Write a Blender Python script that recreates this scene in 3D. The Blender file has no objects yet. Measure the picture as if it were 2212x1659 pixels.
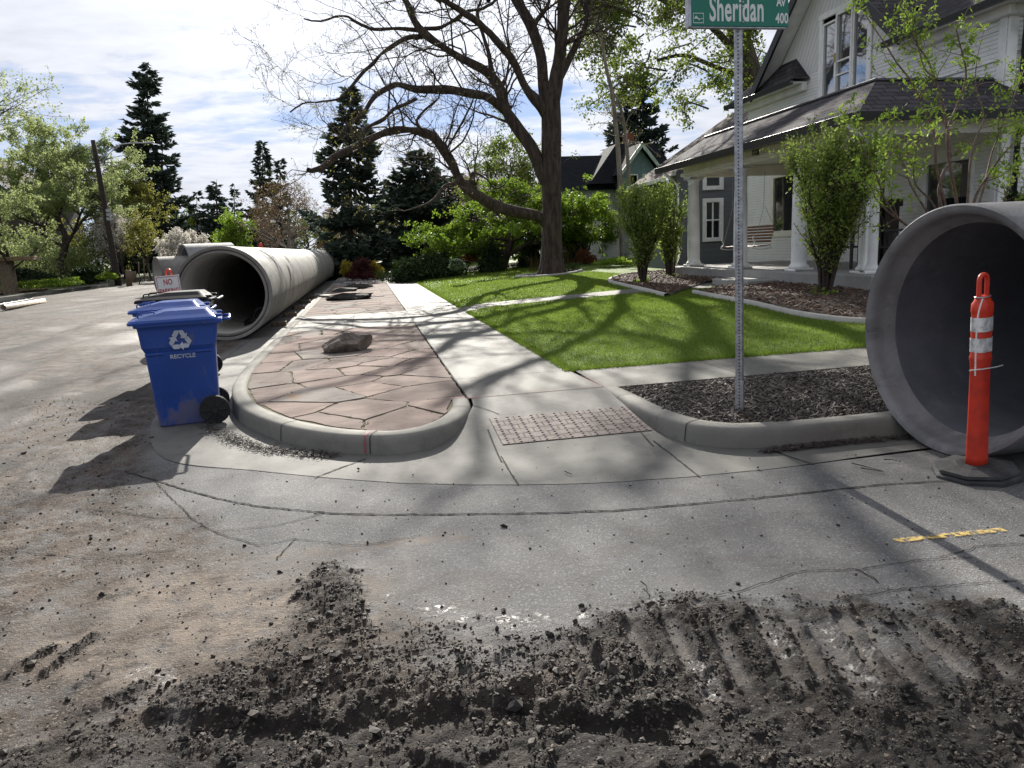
import bpy, math, random
import numpy as np
from mathutils import Vector, Matrix
PI = math.pi
sc = bpy.context.scene
C = sc.collection
rng = np.random.default_rng(7)
random.seed(7)

# ------------------------------------------------------------------ camera
CX, CY, FOC, EYE = 1106.0, 829.5, 1600.0, 1.5
def _cam():
    d = np.array([788 - CX, CY - 545, -FOC]); d /= np.linalg.norm(d)
    e = np.array([1788 - CX, CY - (545 - 48.0), -FOC])
    up = np.cross(e, d); up /= np.linalg.norm(up)
    if up[1] < 0: up = -up
    return np.array([np.cross(d, up), d, up])
RW = _cam()
cam = bpy.data.cameras.new("camera"); camo = bpy.data.objects.new("camera", cam); C.objects.link(camo)
camo.matrix_world = Matrix.Translation((0, 0, EYE)) @ Matrix([list(r) for r in RW]).to_4x4()
cam.sensor_width = 36; cam.lens = 36 * FOC / 2212; cam.clip_end = 2000; cam.clip_start = 0.05
sc.camera = camo

def G(px, py, z=0.0):
    d = RW @ np.array([px - CX, CY - py, -FOC]); t = (z - EYE) / d[2]
    return np.array([0, 0, EYE]) + d * t
def A(px, py, Y):
    d = RW @ np.array([px - CX, CY - py, -FOC]); return np.array([0, 0, EYE]) + d * (Y / d[1])
def AX(px, py, X):
    d = RW @ np.array([px - CX, CY - py, -FOC]); return np.array([0, 0, EYE]) + d * (X / d[0])

# ------------------------------------------------------------------ light
SUN_EL, SUN_AZ = math.radians(29), math.radians(4.0)
SDIR = Vector((math.sin(SUN_AZ) * math.cos(SUN_EL), math.cos(SUN_AZ) * math.cos(SUN_EL), math.sin(SUN_EL)))
sl = bpy.data.lights.new("sun", 'SUN'); sl.energy = 5.0; sl.angle = math.radians(0.5); sl.color = (1, .95, .86)
so = bpy.data.objects.new("sun", sl); C.objects.link(so); so.rotation_euler = SDIR.to_track_quat('Z', 'Y').to_euler()
w = bpy.data.worlds.new("World"); sc.world = w; w.use_nodes = True
nt = w.node_tree; N = nt.nodes; L = nt.links; N.clear()
def wn(t, **k):
    n = N.new(t)
    for a, b in k.items(): setattr(n, a, b)
    return n
def wm(op, a, b=None, c=None, clamp=False):
    n = N.new('ShaderNodeMath'); n.operation = op; n.use_clamp = clamp
    for i, v in enumerate((a, b, c)):
        if v is None: continue
        if isinstance(v, (int, float)): n.inputs[i].default_value = v
        else: L.new(v, n.inputs[i])
    return n.outputs[0]
sky = wn('ShaderNodeTexSky', sky_type='NISHITA', sun_disc=False, sun_elevation=SUN_EL, sun_rotation=SUN_AZ, air_density=1.0, dust_density=1.0, ozone_density=1.5)
tc = wn('ShaderNodeTexCoord'); sep = wn('ShaderNodeSeparateXYZ'); L.new(tc.outputs['Generated'], sep.inputs[0])
zz = wm('ADD', wm('MAXIMUM', sep.outputs[2], 0.0), 0.16)
cmb = wn('ShaderNodeCombineXYZ'); L.new(wm('DIVIDE', sep.outputs[0], zz), cmb.inputs[0]); L.new(wm('DIVIDE', sep.outputs[1], zz), cmb.inputs[1])
def wnoise(scale, det, off, dist=0.0, rough=.55):
    mp = wn('ShaderNodeMapping'); mp.inputs['Location'].default_value = off; L.new(cmb.outputs[0], mp.inputs[0])
    mp.inputs['Scale'].default_value = (1.0, 1.5, 1)
    n = wn('ShaderNodeTexNoise'); n.inputs['Scale'].default_value = scale; n.inputs['Detail'].default_value = det
    n.inputs['Roughness'].default_value = rough; n.inputs['Distortion'].default_value = dist
    L.new(mp.outputs[0], n.inputs['Vector']); return n.outputs[0]
n1 = wnoise(0.9, 3, (3.1, 1.7, 0)); n2 = wnoise(4.5, 9, (0.3, 5.2, 2), .2, .6); n3 = wnoise(16, 5, (1, 1, 1))
dens = wm('ADD', wm('MULTIPLY', n1, 1.0), wm('MULTIPLY', n2, .75))
# a clearer band low over the horizon
e = sep.outputs[2]
band = wm('MULTIPLY', wm('SUBTRACT', 1.0, wm('MINIMUM', wm('ABSOLUTE', wm('DIVIDE', wm('SUBTRACT', e, .165), .075)), 1.0)), .20)
dens = wm('SUBTRACT', dens, band)
hi = wm('MULTIPLY', wm('SUBTRACT', e, .2), .25)
dens = wm('ADD', dens, wm('MINIMUM', wm('MAXIMUM', hi, 0.0), .09))
mask = wm('MULTIPLY', wm('SUBTRACT', dens, .57), 4.0, clamp=True)
dt = wn('ShaderNodeVectorMath', operation='DOT_PRODUCT'); L.new(tc.outputs['Generated'], dt.inputs[0]); dt.inputs[1].default_value = SDIR
d0 = wm('MAXIMUM', wm('MULTIPLY_ADD', dt.outputs['Value'], .5, .5), 0.0)
glow = wm('ADD', wm('MULTIPLY', wm('POWER', d0, 34.0), .36), wm('MULTIPLY', wm('POWER', d0, 4.0), .16))
bri = wm('ADD', glow, .335)
bri = wm('MULTIPLY', bri, wm('ADD', .72, wm('ADD', wm('MULTIPLY', n2, .46), wm('MULTIPLY', n3, .10))))
cc = wn('ShaderNodeCombineColor'); L.new(wm('MULTIPLY', bri, .93), cc.inputs[0]); L.new(wm('MULTIPLY', bri, .965), cc.inputs[1]); L.new(wm('MULTIPLY', bri, 1.06), cc.inputs[2])
sk0 = wn('ShaderNodeVectorMath', operation='SCALE'); L.new(sky.outputs[0], sk0.inputs[0]); sk0.inputs['Scale'].default_value = 0.05
gb_ = wn('ShaderNodeMix', data_type='RGBA'); L.new(wm('POWER', wm('SUBTRACT', 1.0, wm('MAXIMUM', e, 0.0)), 9.0), gb_.inputs[0]); gb_.inputs[6].default_value = (.13, .24, .50, 1); gb_.inputs[7].default_value = (.42, .56, .78, 1)
sk = wn('ShaderNodeMix', data_type='RGBA'); sk.inputs[0].default_value = .8; L.new(sk0.outputs[0], sk.inputs[6]); L.new(gb_.outputs[2], sk.inputs[7])
mx = wn('ShaderNodeMix', data_type='RGBA'); L.new(mask, mx.inputs[0]); L.new(sk.outputs[2], mx.inputs[6]); L.new(cc.outputs[0], mx.inputs[7])
bg = wn('ShaderNodeBackground'); L.new(mx.outputs[2], bg.inputs[0]); bg.inputs[1].default_value = .86
wo = wn('ShaderNodeOutputWorld'); L.new(bg.outputs[0], wo.inputs[0])
sc.view_settings.view_transform = 'Standard'; sc.view_settings.look = 'None'; sc.view_settings.gamma = 1
sc.view_settings.exposure = 1.04
sc.render.engine = 'CYCLES'
try:
    sc.cycles.use_denoising = True; sc.cycles.max_bounces = 8; sc.cycles.diffuse_bounces = 6; sc.cycles.transparent_max_bounces = 6
    sc.cycles.caustics_reflective = False; sc.cycles.caustics_refractive = False; sc.cycles.sample_clamp_indirect = 4
except Exception: pass

# ------------------------------------------------------------------ materials
class MT:
    def __init__(s, name):
        s.m = bpy.data.materials.new(name); s.m.use_nodes = True; s.t = s.m.node_tree; s.t.nodes.clear()
        s.o = s.t.nodes.new('ShaderNodeOutputMaterial'); s.p = s.t.nodes.new('ShaderNodeBsdfPrincipled')
        s.t.links.new(s.p.outputs[0], s.o.inputs[0]); s.tc = s.t.nodes.new('ShaderNodeTexCoord')
    def n(s, t, **k):
        x = s.t.nodes.new(t)
        for a, b in k.items(): setattr(x, a, b)
        return x
    def set(s, inp, v):
        if isinstance(v, bpy.types.NodeSocket): s.t.links.new(v, inp)
        else: inp.default_value = v
    def vec(s, scale=(1, 1, 1), rot=(0, 0, 0), obj=True):
        mp = s.n('ShaderNodeMapping'); mp.inputs['Scale'].default_value = scale; mp.inputs['Rotation'].default_value = rot
        s.t.links.new(s.tc.outputs['Object'], mp.inputs[0]); return mp.outputs[0]
    def noise(s, scale, det=4, rough=.55, v=None, dist=0):
        x = s.n('ShaderNodeTexNoise'); x.inputs['Scale'].default_value = scale; x.inputs['Detail'].default_value = det
        x.inputs['Roughness'].default_value = rough; x.inputs['Distortion'].default_value = dist
        s.t.links.new(v if v is not None else s.tc.outputs['Object'], x.inputs['Vector']); return x.outputs[0]
    def vor(s, scale, feat='F1', v=None, out='Distance', rnd=1):
        x = s.n('ShaderNodeTexVoronoi', feature=feat); x.inputs['Scale'].default_value = scale; x.inputs['Randomness'].default_value = rnd
        s.t.links.new(v if v is not None else s.tc.outputs['Object'], x.inputs['Vector']); return x.outputs[out]
    def math(s, op, a, b=None, c=None, clamp=False):
        x = s.n('ShaderNodeMath', operation=op, use_clamp=clamp)
        for i, v in enumerate((a, b, c)):
            if v is not None: s.set(x.inputs[i], v)
        return x.outputs[0]
    def ss(s, v, a, b):
        x = s.n('ShaderNodeMapRange', interpolation_type='SMOOTHSTEP'); s.set(x.inputs[0], v); x.inputs[1].default_value = a; x.inputs[2].default_value = b
        return x.outputs[0]
    def mix(s, f, a, b, mode='MIX'):
        x = s.n('ShaderNodeMix', data_type='RGBA', blend_type=mode); s.set(x.inputs[0], f)
        s.set(x.inputs[6], c4(a)); s.set(x.inputs[7], c4(b)); return x.outputs[2]
    def attr(s, name, out='Fac'):
        x = s.n('ShaderNodeAttribute', attribute_name=name); return x.outputs[out]
    def bump(s, h, strength=.5, dist=.01):
        x = s.n('ShaderNodeBump'); x.inputs['Strength'].default_value = strength; x.inputs['Distance'].default_value = dist
        s.set(x.inputs['Height'], h); s.t.links.new(x.outputs[0], s.p.inputs['Normal']); return x
    def base(s, c): s.set(s.p.inputs['Base Color'], c4(c)); return s
    def rough(s, r): s.set(s.p.inputs['Roughness'], r); return s
    def leafy(s, col, amt=.45):
        tr = s.n('ShaderNodeBsdfTranslucent'); s.set(tr.inputs[0], c4(col)); ms = s.n('ShaderNodeMixShader'); ms.inputs[0].default_value = amt
        s.t.links.new(s.p.outputs[0], ms.inputs[1]); s.t.links.new(tr.outputs[0], ms.inputs[2]); s.t.links.new(ms.outputs[0], s.o.inputs[0])
def c4(c):
    if isinstance(c, (tuple, list)) and len(c) == 3: return (*c, 1)
    return c
def simple(name, col, rough=.6, var=.25, scale=6, bump=0, bscale=40, metal=0, spec=.5, col2=None):
    m = MT(name); nz = m.noise(scale, 6, .6)
    c2 = col2 or tuple(x * (1 - var) for x in col); c1 = tuple(min(1, x * (1 + var * .4)) for x in col)
    m.base(m.mix(m.ss(nz, .35, .68), c2, c1)).rough(rough); m.p.inputs['Metallic'].default_value = metal
    m.p.inputs['Specular IOR Level'].default_value = spec
    if bump: m.bump(m.noise(bscale, 5, .6), bump, .01)
    return m.m
def leafmat(name, a, b, trans=.45, tcol=None, rough=.5):
    m = MT(name); t = m.attr('tint'); big = m.noise(.9, 2)
    f = m.math('MULTIPLY_ADD', m.math('SUBTRACT', big, .5), .8, t, clamp=True)
    col = m.mix(f, a, b); m.base(col).rough(rough); m.p.inputs['Specular IOR Level'].default_value = .25
    if trans: m.leafy(m.mix(.5, col, tcol) if tcol else col, trans)
    return m.m

M = {}
def concrete(name, a, b, rough=.75, speck=.5, scale=1.0):
    m = MT(name); big = m.noise(.9 * scale, 5, .6); mid = m.noise(7 * scale, 6, .65); fine = m.noise(140, 3, .7)
    col = m.mix(m.ss(big, .3, .7), a, b); col = m.mix(m.math('MULTIPLY', m.ss(mid, .45, .75), .5), col, tuple(x * .72 for x in a))
    col = m.mix(m.math('MULTIPLY', m.ss(fine, .55, .75), speck), col, tuple(min(1, x * 1.5) for x in b))
    col = m.mix(m.math('MULTIPLY', m.ss(m.vor(55), .14, .06), .5), col, tuple(x * .45 for x in a))
    m.base(col).rough(rough); m.p.inputs['Specular IOR Level'].default_value = .3; m.bump(m.math('ADD', fine, mid), .35, .006); return m.m
M['conc'] = concrete('concrete_paving', (.09, .087, .077), (.13, .126, .113))
M['pan'] = concrete('concrete_gutter', (.10, .098, .09), (.15, .145, .133))
M['kerb'] = concrete('concrete_kerb', (.16, .155, .138), (.25, .24, .215), .85)
M['slab'] = concrete('porch_concrete', (.28, .275, .27), (.36, .355, .34))
M['edging'] = concrete('pale_edging', (.38, .37, .34), (.48, .47, .43))
M['joint'] = simple('joint_dark', (.035, .03, .025), .95)
M['crack'] = simple('crack_dark', (.012, .011, .010), 1)
M['moss'] = simple('joint_moss', (.085, .09, .03), .95, .6, 14, .5, 90, col2=(.085, .062, .045))
def pipe_mat(name, a, b):
    m = MT(name); oi = m.n('ShaderNodeObjectInfo'); vm = m.n('ShaderNodeVectorMath', operation='SCALE'); cb = m.n('ShaderNodeCombineXYZ')
    for q_ in range(3): m.t.links.new(oi.outputs['Random'], cb.inputs[q_])
    m.t.links.new(cb.outputs[0], vm.inputs[0]); vm.inputs['Scale'].default_value = 37.0; va = m.n('ShaderNodeVectorMath', operation='ADD'); m.t.links.new(m.tc.outputs['Object'], va.inputs[0]); m.t.links.new(vm.outputs[0], va.inputs[1]); v = va.outputs[0]
    mp_ = m.n('ShaderNodeMapping'); mp_.inputs['Scale'].default_value = (.5, 1, 1.6); m.t.links.new(v, mp_.inputs[0])
    big = m.noise(1.3, 6, .65, v, .6); st = m.noise(2.6, 7, .7, mp_.outputs[0], .5)
    pit = m.vor(19, v=v); col = m.mix(m.ss(big, .32, .68), a, b)
    col = m.mix(m.math('MULTIPLY', m.ss(st, .55, .72), .55), col, tuple(x * .5 for x in a))
    col = m.mix(m.math('MULTIPLY', m.ss(m.noise(4, 4, .7, v), .58, .72), .45), col, tuple(min(1, x * 1.35) for x in b))
    col = m.mix(m.math('MULTIPLY', m.ss(pit, .09, .045), m.ss(m.noise(1.1, 2, .5, v), .5, .6)), col, (.04, .038, .034)); m.base(col).rough(.72)
    m.bump(m.math('ADD', m.math('MULTIPLY', m.ss(pit, .02, .14), .6), m.noise(60, 5, .7)), .5, .01); return m.m
M['pipe'] = pipe_mat('pipe_concrete', (.15, .142, .13), (.25, .24, .22))
M['pipe2'] = pipe_mat('pipe_concrete_grey', (.12, .12, .125), (.26, .258, .262))
M['bore_shade'] = pipe_mat('pipe_bore_shaded', (.12, .128, .15), (.18, .19, .21)); M['bore_lit'] = pipe_mat('pipe_bore_lit', (.52, .51, .48), (.64, .62, .58))  # same concrete as the barrels; inner light and shade put into these colours
M['gasket'] = simple('gasket_black', (.012, .013, .018), .5)
def house_siding(name, col, lapp=.115, rough=.55, brick=False):
    m = MT(name); sp = m.n('ShaderNodeSeparateXYZ'); m.t.links.new(m.tc.outputs['Object'], sp.inputs[0])
    fr = m.math('FRACT', m.math('DIVIDE', sp.outputs[2], lapp)); nz = m.noise(3, 5)
    line = m.ss(fr, .12 if not brick else .16, .02)
    c = m.mix(m.math('MULTIPLY', m.ss(nz, .35, .7), .5), col, tuple(x * .86 for x in col))
    m.base(m.mix(m.math('MULTIPLY', line, .45), c, tuple(x * .45 for x in col))).rough(rough)
    h = m.math('SUBTRACT', 1.0, fr) if not brick else m.math('SUBTRACT', m.math('MULTIPLY', m.noise(14, 4), .6), line)
    m.bump(h, .8, .012); return m.m
M['brick'] = house_siding('white_painted_brick', (.84, .84, .83), .075, .5, True)
M['white'] = simple('white_trim_paint', (.86, .86, .85), .45, .12, 3)
M['cream'] = simple('cream_paint', (.82, .79, .70), .5, .1, 3)
M['grey'] = house_siding('grey_siding', (.13, .14, .155), .16)
M['teal'] = simple('teal_paint', (.13, .21, .23), .55, .2)
M['palewall'] = house_siding('pale_wall', (.42, .44, .42), .13)
def shingle(name, a, b):
    m = MT(name); v = m.attr('uvr', 'Vector'); br = m.n('ShaderNodeTexBrick'); m.t.links.new(v, br.inputs[0])
    br.inputs['Scale'].default_value = 1; br.inputs['Brick Width'].default_value = .30; br.inputs['Row Height'].default_value = .16
    br.inputs['Mortar Size'].default_value = .016; br.inputs['Mortar Smooth'].default_value = .3; br.inputs['Bias'].default_value = 0
    br.inputs['Color1'].default_value = c4(a); br.inputs['Color2'].default_value = c4(b); br.inputs['Mortar'].default_value = c4(tuple(x * .25 for x in a))
    nz = m.noise(120, 3); m.base(m.mix(m.math('MULTIPLY', nz, .5), br.outputs[0], tuple(x * 1.4 for x in b))).rough(.9); m.p.inputs['Specular IOR Level'].default_value = .15
    m.bump(m.math('SUBTRACT', m.math('MULTIPLY', nz, .3), br.outputs[1]), .8, .012); return m.m
M['shingle'] = shingle('black_shingles', (.020, .019, .022), (.070, .065, .072))
M['shinglebr'] = shingle('brown_shingles', (.075, .062, .056), (.11, .095, .085))
M['shingledk'] = shingle('slate_shingles', (.010, .012, .018), (.018, .021, .028))
M['black'] = simple('black_gutter', (.018, .018, .02), .4)
def glass(name, base=(.02, .025, .03), ior=1.9):
    m = MT(name); m.base(base).rough(.03); m.p.inputs['IOR'].default_value = ior; m.p.inputs['Specular IOR Level'].default_value = .8; return m.m
M['glass'] = glass('window_glass'); M['glassb'] = glass('bright_window_glass', (.05, .06, .07), 2.8)
M['blind'] = house_siding('window_blind', (.35, .36, .36), .05)
M['wood'] = simple('brown_wood', (.20, .085, .035), .5, .4, 20)
M['redwood'] = simple('red_fence_wood', (.16, .035, .022), .6, .4, 12)
M['weather'] = simple('weathered_wood', (.20, .15, .10), .8, .4, 9, .4)
M['polewood'] = simple('dark_pole_wood', (.04, .028, .022), .85, .4, 5, .5, 30)
M['iron'] = simple('dark_iron', (.02, .02, .022), .45)
M['stake'] = simple('stake_wood', (.28, .20, .12), .8, .3)
M['galv'] = simple('galvanised_steel', (.42, .43, .46), .38, .3, 25, .15, 90, metal=.75)
M['steel'] = simple('lamp_steel', (.45, .46, .5), .4, .1, metal=.6)
M['green'] = simple('sign_green', (.0, .17, .115), .35, .08, 5)
M['signw'] = simple('sign_white', (.72, .74, .74), .4, .05)
M['red'] = simple('sign_red', (.45, .02, .035), .5, .1)
M['blue'] = simple('bin_blue', (.012, .062, .31), .36, .18, 4, .06, 120)
def bin_mat(name, col, dust=(.16, .13, .11)):
    m = MT(name); sp = m.n('ShaderNodeSeparateXYZ'); m.t.links.new(m.tc.outputs['Object'], sp.inputs[0]); nz = m.noise(7, 7, .72, m.vec((1, 1, .5))); lowz = m.ss(sp.outputs[2], .38, .02)
    f = m.math('MULTIPLY', m.ss(m.math('ADD', nz, m.math('MULTIPLY', lowz, .22)), .56, .74), .55); sc2 = m.ss(m.noise(30, 4, .8, m.vec((1, 1, .15))), .68, .72)
    c = m.mix(m.ss(m.noise(2.2, 3), .35, .65), col, tuple(x * .8 for x in col)); c = m.mix(f, c, dust); c = m.mix(m.math('MULTIPLY', sc2, .35), c, tuple(min(1, x * 1.8 + .03) for x in col)); m.base(c); m.rough(m.math('MULTIPLY_ADD', f, .5, .36)); m.bump(m.noise(120, 2), .06, .003); return m.m
M['blue'] = bin_mat('bin_blue', (.012, .062, .31)); M['blackp2'] = bin_mat('bin_black', (.014, .015, .018))
M['bluel'] = simple('lid_blue', (.014, .068, .33), .25, .18, 4)
M['blackp'] = simple('black_plastic', (.012, .013, .015), .6, .2, 5, spec=.12)
M['rubber'] = simple('black_rubber', (.014, .014, .015), .7, .3, 9)
M['baserub'] = simple('dusty_rubber_base', (.06, .06, .062), .8, .5, 7, .3, 60)
def orange_mat():
    m = MT('orange_plastic'); nz = m.noise(9, 6, .6); m.base(m.mix(m.ss(nz, .4, .72), (.66, .05, .022), (.42, .035, .02))).rough(.42)
    m.bump(m.noise(50, 3), .1, .004); m.leafy((.9, .08, .03), .12); return m.m
M['orange'] = orange_mat()
M['band'] = simple('white_band', (.62, .62, .63), .45, .45, 22)
M['zip'] = simple('white_plastic', (.72, .72, .7), .4, .1)
M['bark'] = None
def bark(name, a, b, sc_=9):
    m = MT(name); v = m.vec((1, 1, .22)); nz = m.noise(sc_, 7, .7, v, .4); vo = m.vor(sc_ * 1.3, v=v)
    m.base(m.mix(m.ss(nz, .35, .68), a, b)).rough(.9); m.bump(m.math('ADD', nz, m.math('MULTIPLY', vo, .7)), 1.0, .04); return m.m
M['bark'] = bark('tree_bark', (.025, .018, .015), (.095, .07, .055))
M['barkpale'] = bark('pale_bark', (.15, .12, .10), (.34, .30, .26), 5)
M['stem'] = simple('shrub_stem', (.05, .035, .028), .85, .4, 20)
M['stempale'] = simple('sapling_stem', (.17, .11, .085), .7, .4, 20)
def rock_mat(name, a, b, lich=(.2, .2, .17)):
    m = MT(name); nz = m.noise(6, 8, .7); n2_ = m.noise(22, 6, .7); col = m.mix(m.ss(nz, .35, .65), a, b)
    col = m.mix(m.math('MULTIPLY', m.ss(n2_, .58, .68), .7), col, lich); m.base(col).rough(.9); m.bump(m.math('ADD', nz, m.math('MULTIPLY', n2_, .5)), 1, .03); return m.m
M['rock'] = rock_mat('lava_rock', (.09, .075, .062), (.23, .19, .155), (.34, .31, .27))
M['rockdk'] = rock_mat('dark_rock', (.018, .017, .016), (.05, .045, .04), (.10, .10, .09))
M['wallst'] = rock_mat('pale_stone', (.3, .28, .25), (.42, .4, .36))
def grass_mat(name, a, b, c, tr=0):
    m = MT(name); big = m.noise(.7, 4); fine = m.noise(60, 3, .7); t = m.attr('tint')
    col = m.mix(m.ss(big, .35, .65), a, b); col = m.mix(m.ss(m.math('ADD', fine, m.math('MULTIPLY', t, .6)), .45, .95), col, c)
    m.base(col).rough(.75); m.p.inputs['Specular IOR Level'].default_value = .2
    if tr: m.leafy(col, tr)
    else: m.bump(fine, 1, .03)
    return m.m
M['lawn'] = grass_mat('lawn_turf', (.045, .09, .010), (.08, .135, .016), (.12, .18, .024))
M['blade'] = grass_mat('grass_blade', (.08, .14, .016), (.12, .19, .024), (.21, .29, .05), .5)
M['yard'] = grass_mat('yard_ground', (.05, .07, .02), (.07, .085, .03), (.11, .13, .05))
M['soil'] = simple('bed_soil', (.06, .045, .035), .95, .5, 12, .8, 50)
def chip_mat(name, cols):
    m = MT(name); t = m.attr('tint'); r = m.n('ShaderNodeValToRGB'); m.t.links.new(t, r.inputs[0]); el = r.color_ramp.elements
    el[0].color = c4(cols[0]); el[1].color = c4(cols[-1]); 
    for i, c_ in enumerate(cols[1:-1]): q = el.new((i + 1) / (len(cols) - 1)); q.color = c4(c_)
    m.base(r.outputs[0]).rough(.75); m.bump(m.noise(80, 3), .4, .003); return m.m
M['chip'] = chip_mat('mulch_chip', [(.025, .02, .018), (.06, .048, .04), (.11, .09, .078), (.22, .19, .165)])
M['chipred'] = chip_mat('mulch_chip_red', [(.04, .022, .015), (.10, .05, .032), (.17, .10, .07), (.30, .22, .16)])
M['gravelm'] = chip_mat('gravel_stone', [(.07, .06, .058), (.16, .13, .125), (.25, .22, .21), (.42, .40, .38)])
M['clod'] = chip_mat('mud_clod', [(.008, .006, .005), (.022, .016, .012), (.052, .038, .028), (.15, .12, .095)])
def stone_mat():
    m = MT('flagstone'); t = m.attr('tint'); r = m.n('ShaderNodeValToRGB'); m.t.links.new(t, r.inputs[0]); el = r.color_ramp.elements
    el[0].color = (.175, .135, .118, 1); el[1].color = (.235, .215, .20, 1)
    for p, c_ in ((.25, (.25, .188, .165)), (.5, (.29, .215, .186)), (.75, (.21, .17, .15))): q = el.new(p); q.color = c4(c_)
    nz = m.noise(2.2, 7, .62, m.vec((1, 2.2, 1)), .8); fine = m.noise(30, 5, .65)
    col = m.mix(m.math('MULTIPLY', m.ss(nz, .4, .65), .55), r.outputs[0], (.14, .11, .095))
    col = m.mix(m.math('MULTIPLY', m.ss(m.noise(1.3, 3), .6, .72), m.ss(t, .8, .95)), col, (.25, .15, .07))
    m.base(m.mix(.12, col, (.02, .02, .02))).rough(.9); m.p.inputs['Specular IOR Level'].default_value = .12; m.bump(m.math('ADD', m.math('MULTIPLY', nz, 1.2), m.math('MULTIPLY', fine, .4)), .6, .012); return m.m
M['flag'] = stone_mat()
M['paver'] = simple('red_tactile_paver', (.115, .078, .072), .75, .3, 14, .3, 70)
M['paver_shade'] = simple('tactile_dome_shaded', (.06, .042, .04), .75, .3, 14)  # shaded faces of the domes put into a darker paver colour
def paint(name, col):
    m = MT(name); m.base(col).rough(.7); nz = m.noise(38, 5, .75); f = m.math('MULTIPLY', m.ss(nz, .40, .60), .8)
    tr = m.n('ShaderNodeBsdfTransparent'); ms = m.n('ShaderNodeMixShader'); m.set(ms.inputs[0], f)
    m.t.links.new(tr.outputs[0], ms.inputs[1]); m.t.links.new(m.p.outputs[0], ms.inputs[2]); m.t.links.new(ms.outputs[0], m.o.inputs[0]); return m.m
M['pink'] = paint('pink_spray_paint', (.42, .06, .09)); M['yellow'] = paint('yellow_spray_paint', (.72, .50, .12))
M['cordb'] = simple('blue_hose', (.16, .26, .38), .4)

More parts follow.
